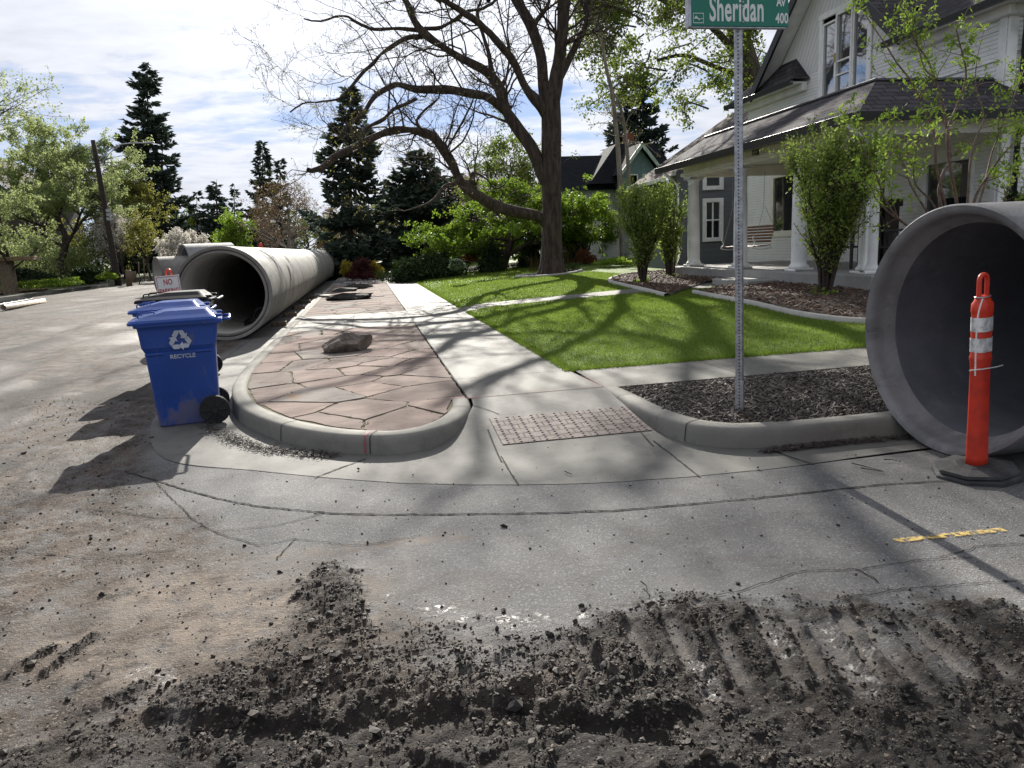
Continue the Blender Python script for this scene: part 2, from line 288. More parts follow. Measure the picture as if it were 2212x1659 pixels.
# ------------------------------------------------------------------ mesh building
class MB:
    def __init__(s): s.V = []; s.F = []; s.n = 0; s.T = []; s.U = []; s.hasU = False
    def add(s, v, f, mi=0, tint=None, uv=None):
        v = np.asarray(v, float).reshape(-1, 3); f = np.asarray(f, int)
        if f.ndim == 1: f = f.reshape(1, -1)
        s.V.append(v); s.F.append((f + s.n, mi)); s.n += len(v)
        s.T.append(np.full(len(v), .5) if tint is None else np.broadcast_to(np.asarray(tint, float), (len(v),)))
        if uv is not None: s.hasU = True; s.U.append(np.asarray(uv, float))
        else: s.U.append(np.zeros((len(v), 3)))
        return s
    def box(s, a, b, mi=0, R=None, o=None):
        a = np.array(a, float); b = np.array(b, float)
        v = np.array([[a[0], a[1], a[2]], [b[0], a[1], a[2]], [b[0], b[1], a[2]], [a[0], b[1], a[2]], [a[0], a[1], b[2]], [b[0], a[1], b[2]], [b[0], b[1], b[2]], [a[0], b[1], b[2]]])
        if R is not None: v = v @ np.array(R).T
        if o is not None: v = v + np.array(o)
        return s.add(v, [[0, 3, 2, 1], [4, 5, 6, 7], [0, 1, 5, 4], [1, 2, 6, 5], [2, 3, 7, 6], [3, 0, 4, 7]], mi)
    def bbox(s, a, b, bev=.01, mi=0, R=None, o=None):  # bevelled box
        a = np.array(a, float); b = np.array(b, float); c = (a + b) / 2; h = (b - a) / 2; q = min(bev, *(h * .95))
        vs = []; idx = {}
        for sx in (-1, 1):
            for sy in (-1, 1):
                for sz in (-1, 1):
                    for ax in range(3):
                        p = np.array([sx, sy, sz]) * h
                        for k in range(3):
                            if k != ax: p[k] -= np.array([sx, sy, sz])[k] * q
                        idx[(sx, sy, sz, ax)] = len(vs); vs.append(c + p)
        F4, F3 = [], []
        for ax in range(3):
            u, v_ = [k for k in range(3) if k != ax]
            for sg in (-1, 1):
                cs = []
                for (su, sv) in ((-1, -1), (1, -1), (1, 1), (-1, 1)):
                    t = [0, 0, 0]; t[ax] = sg; t[u] = su; t[v_] = sv; cs.append(idx[(*t, ax)])
                F4.append(cs)
            for su in (-1, 1):
                for sv in (-1, 1):
                    t0 = [0, 0, 0]; t0[u] = su; t0[v_] = sv; t0[ax] = -1; t1 = list(t0); t1[ax] = 1
                    F4.append([idx[(*t0, u)], idx[(*t1, u)], idx[(*t1, v_)], idx[(*t0, v_)]])
        for sx in (-1, 1):
            for sy in (-1, 1):
                for sz in (-1, 1): F3.append([idx[(sx, sy, sz, k)] for k in range(3)])
        v = np.array(vs)
        if R is not None: v = v @ np.array(R).T
        if o is not None: v = v + np.array(o)
        n0 = s.n; s.add(v, F4, mi); s.F.append((np.array(F3) + n0, mi)); return s
    def tubes(s, P, R, k=5, mi=0, tint=None, cap=False):
        P = np.asarray(P, float); R = np.asarray(R, float)
        if P.ndim == 2: P = P[None]; R = R[None]
        n, m, _ = P.shape
        T = np.gradient(P, axis=1); T /= np.linalg.norm(T, axis=2, keepdims=True) + 1e-9
        ref = np.where(np.abs(T[:, :1, 2:3]) > .8, np.array([1., 0, 0]), np.array([0, 0, 1.])); ref = np.broadcast_to(ref, T.shape)
        U = np.cross(T, ref); U /= np.linalg.norm(U, axis=2, keepdims=True) + 1e-9
        for j in range(1, m):
            u = U[:, j - 1] - T[:, j] * np.sum(U[:, j - 1] * T[:, j], axis=1, keepdims=True); U[:, j] = u / (np.linalg.norm(u, axis=1, keepdims=True) + 1e-9)
        W = np.cross(T, U); a = np.arange(k) * 2 * PI / k
        v = P[:, :, None] + R[:, :, None, None] * (np.cos(a)[None, None, :, None] * U[:, :, None] + np.sin(a)[None, None, :, None] * W[:, :, None])
        base = (np.arange(n) * m * k)[:, None, None]; j = (np.arange(m - 1) * k)[None, :, None]; i = np.arange(k)[None, None]; i2 = (i + 1) % k
        f = np.stack([base + j + i, base + j + i2, base + j + k + i2, base + j + k + i], -1).reshape(-1, 4)
        n0 = s.n; s.add(v.reshape(-1, 3), f, mi, tint)
        if cap:
            for q in range(n):
                s.F.append((np.array([[n0 + q * m * k + t for t in range(k)][::-1]]), mi)); s.F.append((np.array([[n0 + q * m * k + (m - 1) * k + t for t in range(k)]]), mi))
        return s
    def lathe(s, prof, o=(0, 0, 0), k=24, mi=0, R=None, cap=True, sx=1, sy=1, tint=None):
        prof = np.array(prof, float); a = np.arange(k) * 2 * PI / k
        v = np.stack([prof[:, 0][:, None] * np.cos(a) * sx, prof[:, 0][:, None] * np.sin(a) * sy, np.broadcast_to(prof[:, 1][:, None], (len(prof), k))], -1).reshape(-1, 3)
        if R is not None: v = v @ np.array(R).T
        v = v + np.array(o); m = len(prof)
        j = (np.arange(m - 1) * k)[:, None]; i = np.arange(k)[None]; i2 = (i + 1) % k
        n0 = s.n; s.add(v, np.stack([j + i, j + i2, j + k + i2, j + k + i], -1).reshape(-1, 4), mi, tint)
        if cap:
            s.F.append((n0 + np.arange(k)[::-1].reshape(1, -1), mi)); s.F.append((n0 + (m - 1) * k + np.arange(k).reshape(1, -1), mi))
        return s
    def prism(s, poly, z0, z1, mi=0, R=None, o=None, mside=None):
        poly = np.array(poly, float); k = len(poly)
        v = np.concatenate([np.c_[poly, np.full(k, z0)], np.c_[poly, np.full(k, z1)]])
        if R is not None: v = v @ np.array(R).T
        if o is not None: v = v + np.array(o)
        n0 = s.n; i = np.arange(k); i2 = (i + 1) % k
        s.add(v, np.stack([i, i2, i2 + k, i + k], -1), mi if mside is None else mside)
        s.F.append((n0 + i[::-1].reshape(1, -1), mi)); s.F.append((n0 + k + i.reshape(1, -1), mi)); return s
    def quad(s, pts, mi=0, uv=None): return s.add(pts, [list(range(len(pts)))], mi, None, uv)
    def grid(s, V, mi=0, tint=None, keep=None):  # V [n,m,3]
        n, m, _ = V.shape; i = np.arange(n - 1)[:, None] * m; j = np.arange(m - 1)[None]
        f = np.stack([i + j, i + m + j, i + m + j + 1, i + j + 1], -1).reshape(-1, 4)
        if keep is not None: f = f[keep.reshape(-1)]
        return s.add(V.reshape(-1, 3), f, mi, tint)
    def build(s, name, mats, parent=None, smooth=False, attrs=None):
        me = bpy.data.meshes.new(name); V = np.concatenate(s.V) if s.V else np.zeros((0, 3))
        loops = np.concatenate([f.reshape(-1) for f, _ in s.F]); sizes = np.concatenate([np.full(len(f), f.shape[1]) for f, _ in s.F]); mi = np.concatenate([np.full(len(f), q) for f, q in s.F])
        me.vertices.add(len(V)); me.vertices.foreach_set('co', V.reshape(-1).astype(np.float32))
        me.loops.add(len(loops)); me.loops.foreach_set('vertex_index', loops.astype(np.int32))
        me.polygons.add(len(sizes)); st = np.concatenate([[0], np.cumsum(sizes)[:-1]])
        me.polygons.foreach_set('loop_start', st.astype(np.int32)); me.polygons.foreach_set('loop_total', sizes.astype(np.int32))
        me.polygons.foreach_set('material_index', mi.astype(np.int32)); me.polygons.foreach_set('use_smooth', np.full(len(sizes), smooth))
        at = me.attributes.new('tint', 'FLOAT', 'POINT'); at.data.foreach_set('value', np.concatenate(s.T).astype(np.float32))
        if s.hasU: at = me.attributes.new('uvr', 'FLOAT_VECTOR', 'POINT'); at.data.foreach_set('vector', np.concatenate(s.U).reshape(-1).astype(np.float32))
        for k_, a_ in (attrs or {}).items():
            at = me.attributes.new(k_, 'FLOAT', 'POINT'); at.data.foreach_set('value', np.asarray(a_).reshape(-1).astype(np.float32))
        for m in (mats if isinstance(mats, (list, tuple)) else [mats]): me.materials.append(m)
        me.update(calc_edges=True); me.validate()
        o = bpy.data.objects.new(name, me); C.objects.link(o)
        if parent is not None: o.parent = parent
        return o
def tag(o, label=None, cat=None, group=None, kind=None):
    if label: o['label'] = label
    if cat: o['category'] = cat
    if group: o['group'] = group
    if kind: o['kind'] = kind
    return o
def thing(name, label, cat, loc=(0, 0, 0), rz=0, group=None, scale=1):
    o = bpy.data.objects.new(name, None); C.objects.link(o); o.location = tuple(float(x) for x in loc); o.rotation_euler = (0, 0, rz)
    o.scale = (scale,) * 3 if isinstance(scale, (int, float)) else scale; o.empty_display_size = .2
    return tag(o, label, cat, group)
def copy_tree(o, parent=None):
    c = o.copy(); C.objects.link(c)
    if parent is not None: c.parent = parent
    for ch in [x for x in o.children]: copy_tree(ch, c)
    return c
def struct(name, mb, mats, smooth=False, attrs=None, label=None):
    o = mb.build(name, mats, None, smooth, attrs); o['kind'] = 'structure'
    if label: o['label'] = label
    return o
def RZ(a): c, s_ = math.cos(a), math.sin(a); return np.array([[c, -s_, 0], [s_, c, 0], [0, 0, 1.]])
def RX(a): c, s_ = math.cos(a), math.sin(a); return np.array([[1, 0, 0], [0, c, -s_], [0, s_, c]])
def RY(a): c, s_ = math.cos(a), math.sin(a); return np.array([[c, 0, s_], [0, 1, 0], [-s_, 0, c]])
def spline(P, n):
    P = np.array(P, float); Q = np.vstack([2 * P[0] - P[1], P, 2 * P[-1] - P[-2]]); out = []
    seg = len(P) - 1; t = np.linspace(0, seg, n)
    for x in t:
        i = min(int(x), seg - 1); u = x - i; a, b, c, d = Q[i], Q[i + 1], Q[i + 2], Q[i + 3]
        out.append(.5 * ((2 * b) + (-a + c) * u + (2 * a - 5 * b + 4 * c - d) * u * u + (-a + 3 * b - 3 * c + d) * u ** 3))
    return np.array(out)
# value noise
_T = np.random.default_rng(3).random((256, 256))
def vnoise(x, y):
    xi = np.floor(x).astype(int); yi = np.floor(y).astype(int); fx = x - xi; fy = y - yi; fx = fx * fx * (3 - 2 * fx); fy = fy * fy * (3 - 2 * fy)
    a = _T[xi % 256, yi % 256]; b = _T[(xi + 1) % 256, yi % 256]; c = _T[xi % 256, (yi + 1) % 256]; d = _T[(xi + 1) % 256, (yi + 1) % 256]
    return (a * (1 - fx) + b * fx) * (1 - fy) + (c * (1 - fx) + d * fx) * fy
def fbm(x, y, o=4, g_=.5):
    s_ = 0; a = 1; t = 0
    for k in range(o): s_ = s_ + a * vnoise(x * 2 ** k + 17 * k, y * 2 ** k + 31 * k); t += a; a *= g_
    return s_ / t
def sdf(poly, x, y):  # positive inside
    poly = np.array(poly, float)[:, :2]; d = np.full(x.shape, 1e9); ins = np.zeros(x.shape, bool)
    for i in range(len(poly)):
        a = poly[i]; b = poly[(i + 1) % len(poly)]; e = b - a; t = np.clip(((x - a[0]) * e[0] + (y - a[1]) * e[1]) / (e @ e + 1e-12), 0, 1)
        d = np.minimum(d, np.hypot(x - a[0] - e[0] * t, y - a[1] - e[1] * t))
        cr = ((a[1] > y) != (b[1] > y)) & (x < (b[0] - a[0]) * (y - a[1]) / (b[1] - a[1] + 1e-12) + a[0]); ins ^= cr
    return np.where(ins, d, -d)
def segd(a, b, x, y):
    a = np.array(a)[:2]; b = np.array(b)[:2]; e = b - a; t = np.clip(((x - a[0]) * e[0] + (y - a[1]) * e[1]) / (e @ e), 0, 1)
    return np.hypot(x - a[0] - e[0] * t, y - a[1] - e[1] * t), t
def sst(x, a, b): t = np.clip((x - a) / (b - a), 0, 1); return t * t * (3 - 2 * t)
# ================================================================== GROUND
def hx(a, b, h0, gr):
    out = [a]; h = h0
    while out[-1] < b: out.append(out[-1] + h); h *= gr
    return out
# terrain: one sheet to the horizon
def terr(x, y):
    return -.14 + 1.02 * sst(-x, 21.5, 30) * sst(y, 15, 40) + .5 * sst(y, 130, 300)
gx = np.array(sorted(set([-x for x in hx(0, 700, 1.5, 1.12)] + hx(0, 700, 1.5, 1.12)))); gy = np.array(sorted(set([-x for x in hx(0, 300, 3, 1.3)] + hx(0, 900, 1.5, 1.08))))
X, Y = np.meshgrid(gx, gy, indexing='ij'); struct('ground', MB().grid(np.stack([X, Y, terr(X, Y) + .25 * (fbm(X * .2, Y * .2) - .5) * (X < -24)], -1)), M['yard'], True)

# kerb lines (world)
KL = spline([(-1.62, 44), (-1.62, 30), (-1.62, 14), (-1.62, 10.5), (-1.60, 9.2), (-1.50, 8.1), (-1.26, 7.1), (-.86, 6.28), (-.45, 5.76), (-.08, 5.5), (.22, 5.45), (.50, 5.62), (.70, 5.95), (.80, 6.3), (.83, 6.62)], 130)
KR = spline([(2.08, 6.66), (2.09, 6.2), (2.10, 5.7), (2.14, 5.3), (2.24, 4.96), (2.45, 4.74), (2.72, 4.66), (3.1, 4.62), (5, 4.62), (9, 4.62), (20, 4.62), (45, 4.62)], 120)
# road sheet: asphalt under a layer of dirt and mud
fxs = np.array(hx(2.9, 46, .02, 1.09)); fxl = -np.array(hx(2.6, 60, .02, 1.09))[::-1]
xs = np.concatenate([fxl, np.arange(-2.59, 2.9, .0095), fxs]); ys = np.concatenate([-np.array(hx(-1.35, 14, .05, 1.3))[::-1], np.arange(1.37, 3.9, .0095), hx(3.9, 170, .014, 1.022)])
X, Y = np.meshgrid(xs, ys, indexing='ij')
def P2(*pts, z=0): return [G(px, py, z)[:2] for px, py in pts]
wob = (fbm(X * 3, Y * 3, 4) - .5); wob2 = (fbm(X * 14 + 5, Y * 14, 3) - .5); fine = fbm(X * 38, Y * 38, 3); med = fbm(X * 13 + 9, Y * 13, 4)
mudp = P2((630, 1335), (675, 1280), (740, 1245), (785, 1290), (830, 1335), (900, 1352), (1000, 1352), (1085, 1355), (1180, 1350), (1290, 1322), (1420, 1285), (1600, 1282), (1720, 1310), (1830, 1320), (2000, 1315), (2300, 1350)) + [(4.5, 1.9), (3, .9), (-1.2, .9)] + [(-3.4, 1.2)] + P2((-60, 1640), (120, 1600), (250, 1560), (350, 1500), (520, 1400))
ms_ = sdf(mudp, X, Y) + wob * .5 + wob2 * .2
mud = sst(ms_ + .10 * (fine - .5), -.10, .12) * (1 - .55 * sst(vnoise(X * 2.3 + 9, Y * 2.3), .55, .8) * (1 - sst(ms_, .2, .5)))
blob = sdf(P2((650, 1250), (750, 1238), (800, 1290), (760, 1335), (690, 1325)), X, Y) + wob2 * .12
# plateau whose near edge drops towards the camera
pl = sdf(P2((300, 1545), (430, 1470), (700, 1430), (1000, 1400), (1300, 1440), (1500, 1500), (1560, 1560), (1330, 1570), (1150, 1567), (1000, 1575), (800, 1582), (600, 1592), (400, 1592)), X, Y) + wob * .22 + wob2 * .09
plat = sst(pl, -.02, .05)
pl2 = sdf(P2((900, 1640), (1010, 1610), (1120, 1600), (1250, 1610), (1500, 1640), (1700, 1700), (1000, 1750)), X, Y) + wob2 * .06
dust = sst(sdf(P2((500, 830), (420, 880), (330, 960), (360, 1040), (420, 1110), (500, 1190), (600, 1240), (800, 1330), (560, 1500), (300, 1700)) + [(-8, 0), (-60, 0), (-60, 170), (-1.9, 170), (-2.0, 30), (-1.9, 10)], X, Y) + wob * .5 + wob2 * .12, -.12, .25)
h = np.zeros_like(X) + .006 * (fbm(X * .7, Y * .7, 2) - .5)
cl = np.maximum(med - .42, 0) * 2
h += mud * (.002 + .018 * cl * (.4 + .6 * sst(ms_, .0, .5)) + .014 * (fine - .5) + .016 * (fbm(X * 3.3, Y * 5.5, 3) - .4))
crb = np.abs(fbm(X * 27 + 3, Y * 27, 3) - .5) * 2; crb2 = np.abs(fbm(X * 60, Y * 60 + 7, 2) - .5) * 2
h += mud * (.5 + .5 * sst(med, .35, .6)) * (.016 * (.5 - crb) + .009 * (.5 - crb2))
h += .036 * plat * (.6 + .8 * med) + .05 * sst(pl2, -.02, .04)
h += .014 * sst(blob, -.02, .05) * (.4 + fine)
crumb_lit = sst(sdf(P2((430, 1430), (620, 1330), (900, 1370), (1150, 1420), (1280, 1500), (1200, 1560), (900, 1570), (600, 1560)), X, Y) + wob * .5, -.15, .15) * .85; wet = np.zeros_like(X); tanp = np.zeros_like(X); gloss = np.zeros_like(X)  # crumbly brown mud, its sunlit tops painted in as a lighter colour
ridges = [((1330, 1325), (1395, 1430), .03, .05), ((1480, 1330), (1510, 1440), .03, .05), ((1590, 1310), (1690, 1500), .03, .05), ((1700, 1320), (1800, 1500), .025, .05), ((1768, 1330), (1850, 1480), .02, .03), ((1835, 1330), (1960, 1500), .025, .05),
          ((1900, 1320), (2140, 1500), .025, .06), ((2000, 1320), (2250, 1480), .02, .06), ((1500, 1320), (1600, 1520), .02, .04), ((0, 1470), (120, 1395), .03, .035), ((85, 1465), (205, 1372), .035, .03), ((160, 1490), (250, 1415), .03, .03), ((190, 1540), (330, 1470), .03, .05), ((330, 1560), (420, 1480), .035, .06)]
for a, b, hh, wd in ridges:
    d, t = segd(G(*a), G(*b), X, Y); h += .6 * hh * np.exp(-(d / (wd * .6)) ** 2) * (.5 + med) * sst(t, -.05, .1) * 1.0; mud = np.maximum(mud, np.exp(-(d / wd) ** 2) * sst(wob2 + .4 * fine, .05, .25) * .9)
for a, b, wd in [((1760, 1345), (1875, 1490), .055), ((1640, 1330), (1740, 1470), .035), ((1865, 1400), (1960, 1490), .03), ((1100, 1340), (1130, 1350), .07), ((1180, 1325), (1250, 1330), .05), ((930, 1310), (1000, 1335), .05), ((1420, 1300), (1440, 1310), .04), ((840, 1290), (870, 1300), .03), ((1500, 1430), (1540, 1500), .04), ((300, 1455), (350, 1470), .05)]:
    d, t = segd(G(*a), G(*b), X, Y); k = np.exp(-(d / wd) ** 2) * sst(wob2 + .5 * (fine - .5), -.12, .08); gloss = np.maximum(gloss, k); h = h * (1 - k * .8) + .002 * k
for a, b, wd in [((1350, 1350), (1420, 1480), .030), ((1440, 1330), (1500, 1470), .032), ((1535, 1325), (1610, 1500), .034), ((1630, 1330), (1735, 1510), .036), ((1690, 1325), (1790, 1490), .024), ((1745, 1335), (1870, 1510), .045), ((1800, 1325), (1900, 1470), .022), ((1850, 1335), (2010, 1520), .036), ((1930, 1325), (2110, 1490), .03), ((2000, 1320), (2200, 1480), .03), ((1240, 1380), (1300, 1500), .03)]:
    d, t = segd(G(*a), G(*b), X, Y); d = d + .02 * (med - .5); k = np.exp(-(d / wd) ** 4) * sst(t, 0, .12) * (1 - sst(t, .85, 1)); rim = np.exp(-((d - wd * 1.5) / (wd * .5)) ** 2) * sst(t, 0, .1) * (1 - sst(t, .9, 1)); h = h * (1 - .9 * k) - .003 * k + .014 * rim * (.5 + fine); mud = mud * (1 - .65 * k); tanp = np.maximum(tanp, .55 * k)
for a, b, wd in [((200, 1430), (330, 1440), .16), ((350, 1460), (250, 1470), .12), ((300, 1290), (700, 1300), .32), ((420, 1360), (800, 1370), .25), ((100, 1400), (200, 1370), .15), ((600, 1200), (1000, 1160), .05)]:
    d, t = segd(G(*a), G(*b), X, Y); k = np.exp(-(d / wd) ** 2); tanp = np.maximum(tanp, k)
# churned, rutted dirt of the side street
lw = sst(-X, 1.9, 3.2) * sst(Y, 3.5, 7); nearw = sst(-X, 1.2, 2.2) * (1 - sst(Y, 5, 9))
h += lw * (.07 * (fbm(X * .6, Y * .22, 3) - .5) + .03 * np.sin(X * 5.2 + 2.5 * fbm(X * .3, Y * .12, 2) + .5 * Y) * sst(fbm(X * .35 + 2, Y * .15, 2), .4, .6) + .09 * np.maximum(fbm(X * 1.7, Y * .55 + 8, 4) - .48, 0) * 2 + .018 * (fbm(X * 7, Y * 5, 3) - .5))
h += nearw * dust * (.035 * (med - .4) + .03 * (fbm(X * 4, Y * 2.5, 4) - .5))
ru = X * math.cos(.5) + Y * math.sin(.5); rv = -X * math.sin(.5) + Y * math.cos(.5)
aniso = fbm(ru * 1.6 + 3, rv * 9 + 5, 4); aniso2 = fbm(ru * 5, rv * 30 + 2, 3)
h += np.clip(mud, 0, 1) * sst(ms_, -.05, .2) * (.034 * np.maximum(aniso - .5, -.1) + .012 * (aniso2 - .5)) * (1 - lw)
mud = np.maximum(mud, nearw * sst(fbm(X * 2.1 + 5, Y * 1.3, 4), .54, .64) * .65)  # mottled mud patches that also paint in the shadow cast by the bins
mud = np.maximum(mud, lw * sst(fbm(X * 1.4 + 3, Y * .42 + 1, 4), .53, .62) * .75)
damp_shade = sst(sdf(P2((1050, 1560), (1300, 1500), (1500, 1500), (1750, 1480), (1900, 1520), (2300, 1440), (2400, 1800), (900, 1800)), X, Y) + wob * .6, -.15, .2)  # wetter mud plus the shadow of the tree crown, both painted as darker colour
# keep the dirt off the gutter and away from the kerb
pan_pts = P2((560, 1020), (700, 1032), (860, 1044), (1120, 1048), (1500, 1030), (1700, 1012), (2212, 950))
offd = (sdf([(-2.3, 60), (-2.3, 9), (-2.0, 7), (-1.5, 6)] + [tuple(p) for p in pan_pts] + [(50, 4.4), (50, 60)], X, Y)); off = sst(offd, -.15, .02)
h = h * (1 - off); road_h = h + .001 - .016 * sst(offd, .015, .07)
wetv = sst(fbm(X * 1.3 + 4, Y * .5 + 7, 3), .55, .66) * lw
ii, jj = np.meshgrid(np.arange(len(xs) - 1), np.arange(len(ys) - 1), indexing='ij')
keep = ~((xs[ii] > -1.2) & (ys[jj] > 7.2)) & ~((xs[ii] > 3) & (ys[jj] > 4.9)) & ~(xs[ii] < -17.6) | (ys[jj] < 4.0)
mudf = mud * (1 - gloss * .4)
m = MT('road_surface'); am, ad, ag, at_, aw = [m.attr(k) for k in ('mud', 'dust', 'gloss', 'tan', 'wetv')]; ag = m.math('MULTIPLY', ag, m.ss(m.noise(34, 5, .75), .46, .56))
big = m.noise(.8, 5, .6); md = m.noise(5, 6, .65); fn = m.noise(95, 3, .75); gr = m.vor(150, out='Color'); sepc = m.n('ShaderNodeSeparateColor'); m.t.links.new(gr, sepc.inputs[0])
asp = m.mix(m.ss(big, .3, .7), (.118, .118, .122), (.175, .173, .172)); asp = m.mix(m.math('MULTIPLY', m.ss(md, .45, .7), .4), asp, (.12, .118, .118))
asp = m.mix(m.math('MULTIPLY', m.ss(sepc.outputs[0], .8, .95), .5), asp, (.36, .35, .33)); asp = m.mix(m.math('MULTIPLY', m.ss(sepc.outputs[1], .25, .1), .4), asp, (.06, .06, .06))
dn = m.noise(3.1, 7, .7, m.vec((1, .5, 1))); dd = m.mix(m.ss(dn, .38, .62), (.026, .018, .013), (.095, .070, .053)); dd = m.mix(m.math('MULTIPLY', m.ss(m.noise(.55, 5, .65, m.vec((1, .45, 1))), .52, .62), .75), dd, (.024, .018, .014)); dd = m.mix(m.math('MULTIPLY', m.ss(fn, .5, .72), .55), dd, (.045, .036, .03))
dd = m.mix(m.math('MULTIPLY', m.ss(sepc.outputs[0], .86, .95), .5), dd, (.30, .26, .22))
col = m.mix(m.math('MULTIPLY', ad, m.math('ADD', .42, m.math('MULTIPLY', m.ss(md, .35, .6), .58))), asp, dd)
col = m.mix(m.math('MULTIPLY', at_, m.ss(m.noise(9, 5, .7), .36, .6)), col, (.20, .165, .135))
mm = m.mix(m.ss(m.noise(12, 6, .7), .38, .66), (.006, .0045, .004), (.028, .020, .015)); mm = m.mix(m.math('MULTIPLY', m.attr('crumb_lit'), m.ss(m.noise(20, 5, .7), .3, .6)), mm, (.066, .049, .037)); mm = m.mix(m.math('MULTIPLY', m.attr('damp_shade'), .6), mm, (.010, .008, .007)); mm = m.mix(m.math('MULTIPLY', m.ss(sepc.outputs[1], .93, .97), .4), mm, (.22, .19, .155))
sn = m.noise(2.3, 6, .7, m.vec((1, 1.6, 1)), .8); asn = m.attr('stain'); col = m.mix(m.math('MULTIPLY', m.math('MULTIPLY', m.ss(sn, .44, .62), m.math('MULTIPLY_ADD', asn, .75, .25)), .6), col, (.075, .058, .046)); col = m.mix(m.math('MULTIPLY', m.ss(m.noise(1.1, 4, .6), .56, .66), .25), col, (.22, .21, .20)); col = m.mix(m.math('MULTIPLY', aw, .6), col, (.05, .04, .035)); col = m.mix(am, col, mm); col = m.mix(m.math('MULTIPLY', ag, .8), col, (.16, .15, .145))
rr = m.math('MULTIPLY_ADD', am, .1, .74); rr = m.math('SUBTRACT', rr, m.math('MULTIPLY', ag, .36)); rr = m.math('SUBTRACT', rr, m.math('MULTIPLY', aw, .22)); m.base(col).rough(rr)
m.p.inputs['Specular IOR Level'].default_value = .4; m.set(m.p.inputs['Specular IOR Level'], m.math('MULTIPLY_ADD', m.math('MAXIMUM', ag, m.math('MULTIPLY', am, .6)), .35, .15))
bh = m.math('ADD', m.math('MULTIPLY', fn, m.math('SUBTRACT', 1.0, m.math('MULTIPLY', ag, .9))), m.math('MULTIPLY', m.noise(28, 5, .7), m.math('ADD', .3, m.math('MULTIPLY', m.math('ADD', am, ad), 1.2)))); m.bump(bh, .75, .012)
M['road'] = m.m
mbr = MB().grid(np.stack([X, Y, road_h], -1), keep=keep)
struct('road', mbr, M['road'], True, dict(mud=np.clip(mudf, 0, 1), dust=np.clip(dust, 0, 1) * (1 - off * .75), gloss=gloss, tan=tanp, wetv=wetv, crumb_lit=crumb_lit, stain=np.exp(-np.maximum(-ms_, 0) / .35), damp_shade=damp_shade))
def bil(F, x, y):
    i = np.clip(np.searchsorted(xs, x) - 1, 0, len(xs) - 2); j = np.clip(np.searchsorted(ys, y) - 1, 0, len(ys) - 2); return F[i, j]

# clods and pebbles
ICO = np.array([[0, 0, 1], [.894, 0, .447], [.276, .851, .447], [-.724, .526, .447], [-.724, -.526, .447], [.276, -.851, .447], [.724, .526, -.447], [-.276, .851, -.447], [-.894, 0, -.447], [-.276, -.851, -.447], [.724, -.526, -.447], [0, 0, -1]])
ICF = np.array([[0, 1, 2], [0, 2, 3], [0, 3, 4], [0, 4, 5], [0, 5, 1], [1, 6, 2], [2, 7, 3], [3, 8, 4], [4, 9, 5], [5, 10, 1], [6, 7, 2], [7, 8, 3], [8, 9, 4], [9, 10, 5], [10, 6, 1], [11, 7, 6], [11, 8, 7], [11, 9, 8], [11, 10, 9], [11, 6, 10]])
def clods(name, P, S, T, mat, label=None, flat=.75, stretch=.3):
    n = len(P); r = 1 + .28 * rng.standard_normal((n, 12, 1)); sc3 = np.stack([1 + stretch * rng.standard_normal(n), 1 + stretch * rng.standard_normal(n), np.full(n, flat)], -1)[:, None]
    a = rng.random(n) * 2 * PI; ca, sa = np.cos(a)[:, None], np.sin(a)[:, None]; v = ICO[None] * r * sc3 * np.asarray(S)[:, None, None]
    v = np.stack([v[..., 0] * ca - v[..., 1] * sa, v[..., 0] * sa + v[..., 1] * ca, v[..., 2]], -1) + P[:, None]
    f = (ICF[None] + (np.arange(n) * 12)[:, None, None]).reshape(-1, 3)
    o = MB().add(v.reshape(-1, 3), f, 0, np.repeat(T, 12)).build(name, mat); o['kind'] = 'stuff'
    if label: o['label'] = label
    return o
def scatter_on_road(n, dens, xr, yr):
    x = rng.uniform(*xr, n); y = rng.uniform(*yr, n); k = rng.random(n) < bil(dens, x, y); return x[k], y[k]
x1, y1 = scatter_on_road(190000, np.clip(mudf * (.12 + 1.5 * cl) + plat * .5, 0, 1), (-2.5, 3.4), (1.4, 3.8))
s1 = np.clip(np.exp(rng.normal(-5.95, .6, len(x1))), .0016, .02)
x2, y2 = scatter_on_road(42000, np.clip(dust * .5 * med + .02 * (1 - off), 0, 1) * (1 - off * .93), (-6, 4.5), (1.6, 9))
s2 = np.clip(np.exp(rng.normal(-5.6, .5, len(x2))), .003, .02)
x3, y3 = scatter_on_road(9000, np.clip(.012 + .35 * np.exp(-np.maximum(-ms_, 0) * 9) * (1 - mud) + .05 * (Y < 4.4), 0, .5), (-2.2, 4.0), (2.3, 5.4)); s3 = np.clip(np.exp(rng.normal(-5.5, .45, len(x3))), .003, .014)
xa = np.r_[x1, x2, x3]; ya = np.r_[y1, y2, y3]; sa_ = np.r_[s1, s2, s3]; za = bil(road_h, xa, ya) + sa_ * .35
# on the gutter slab the surface is higher
za = np.where((bil(off, xa, ya) > .5), .012 + sa_ * .4, za); ok = ~((xa > -1.5) & (ya > 5.3)) & ~((xa > 1.9) & (ya > 4.5))
tt = np.clip(rng.beta(1.6, 3.2, len(xa)) + .1 * (sa_ < .006), 0, 1); tt = np.where((rng.random(len(xa)) < .05) & (sa_ < .006), .95, tt)
clods('dirt_clods', np.c_[xa, ya, za][ok], sa_[ok], tt[ok], M['clod'], 'loose mud clods and pebbles scattered over the road')
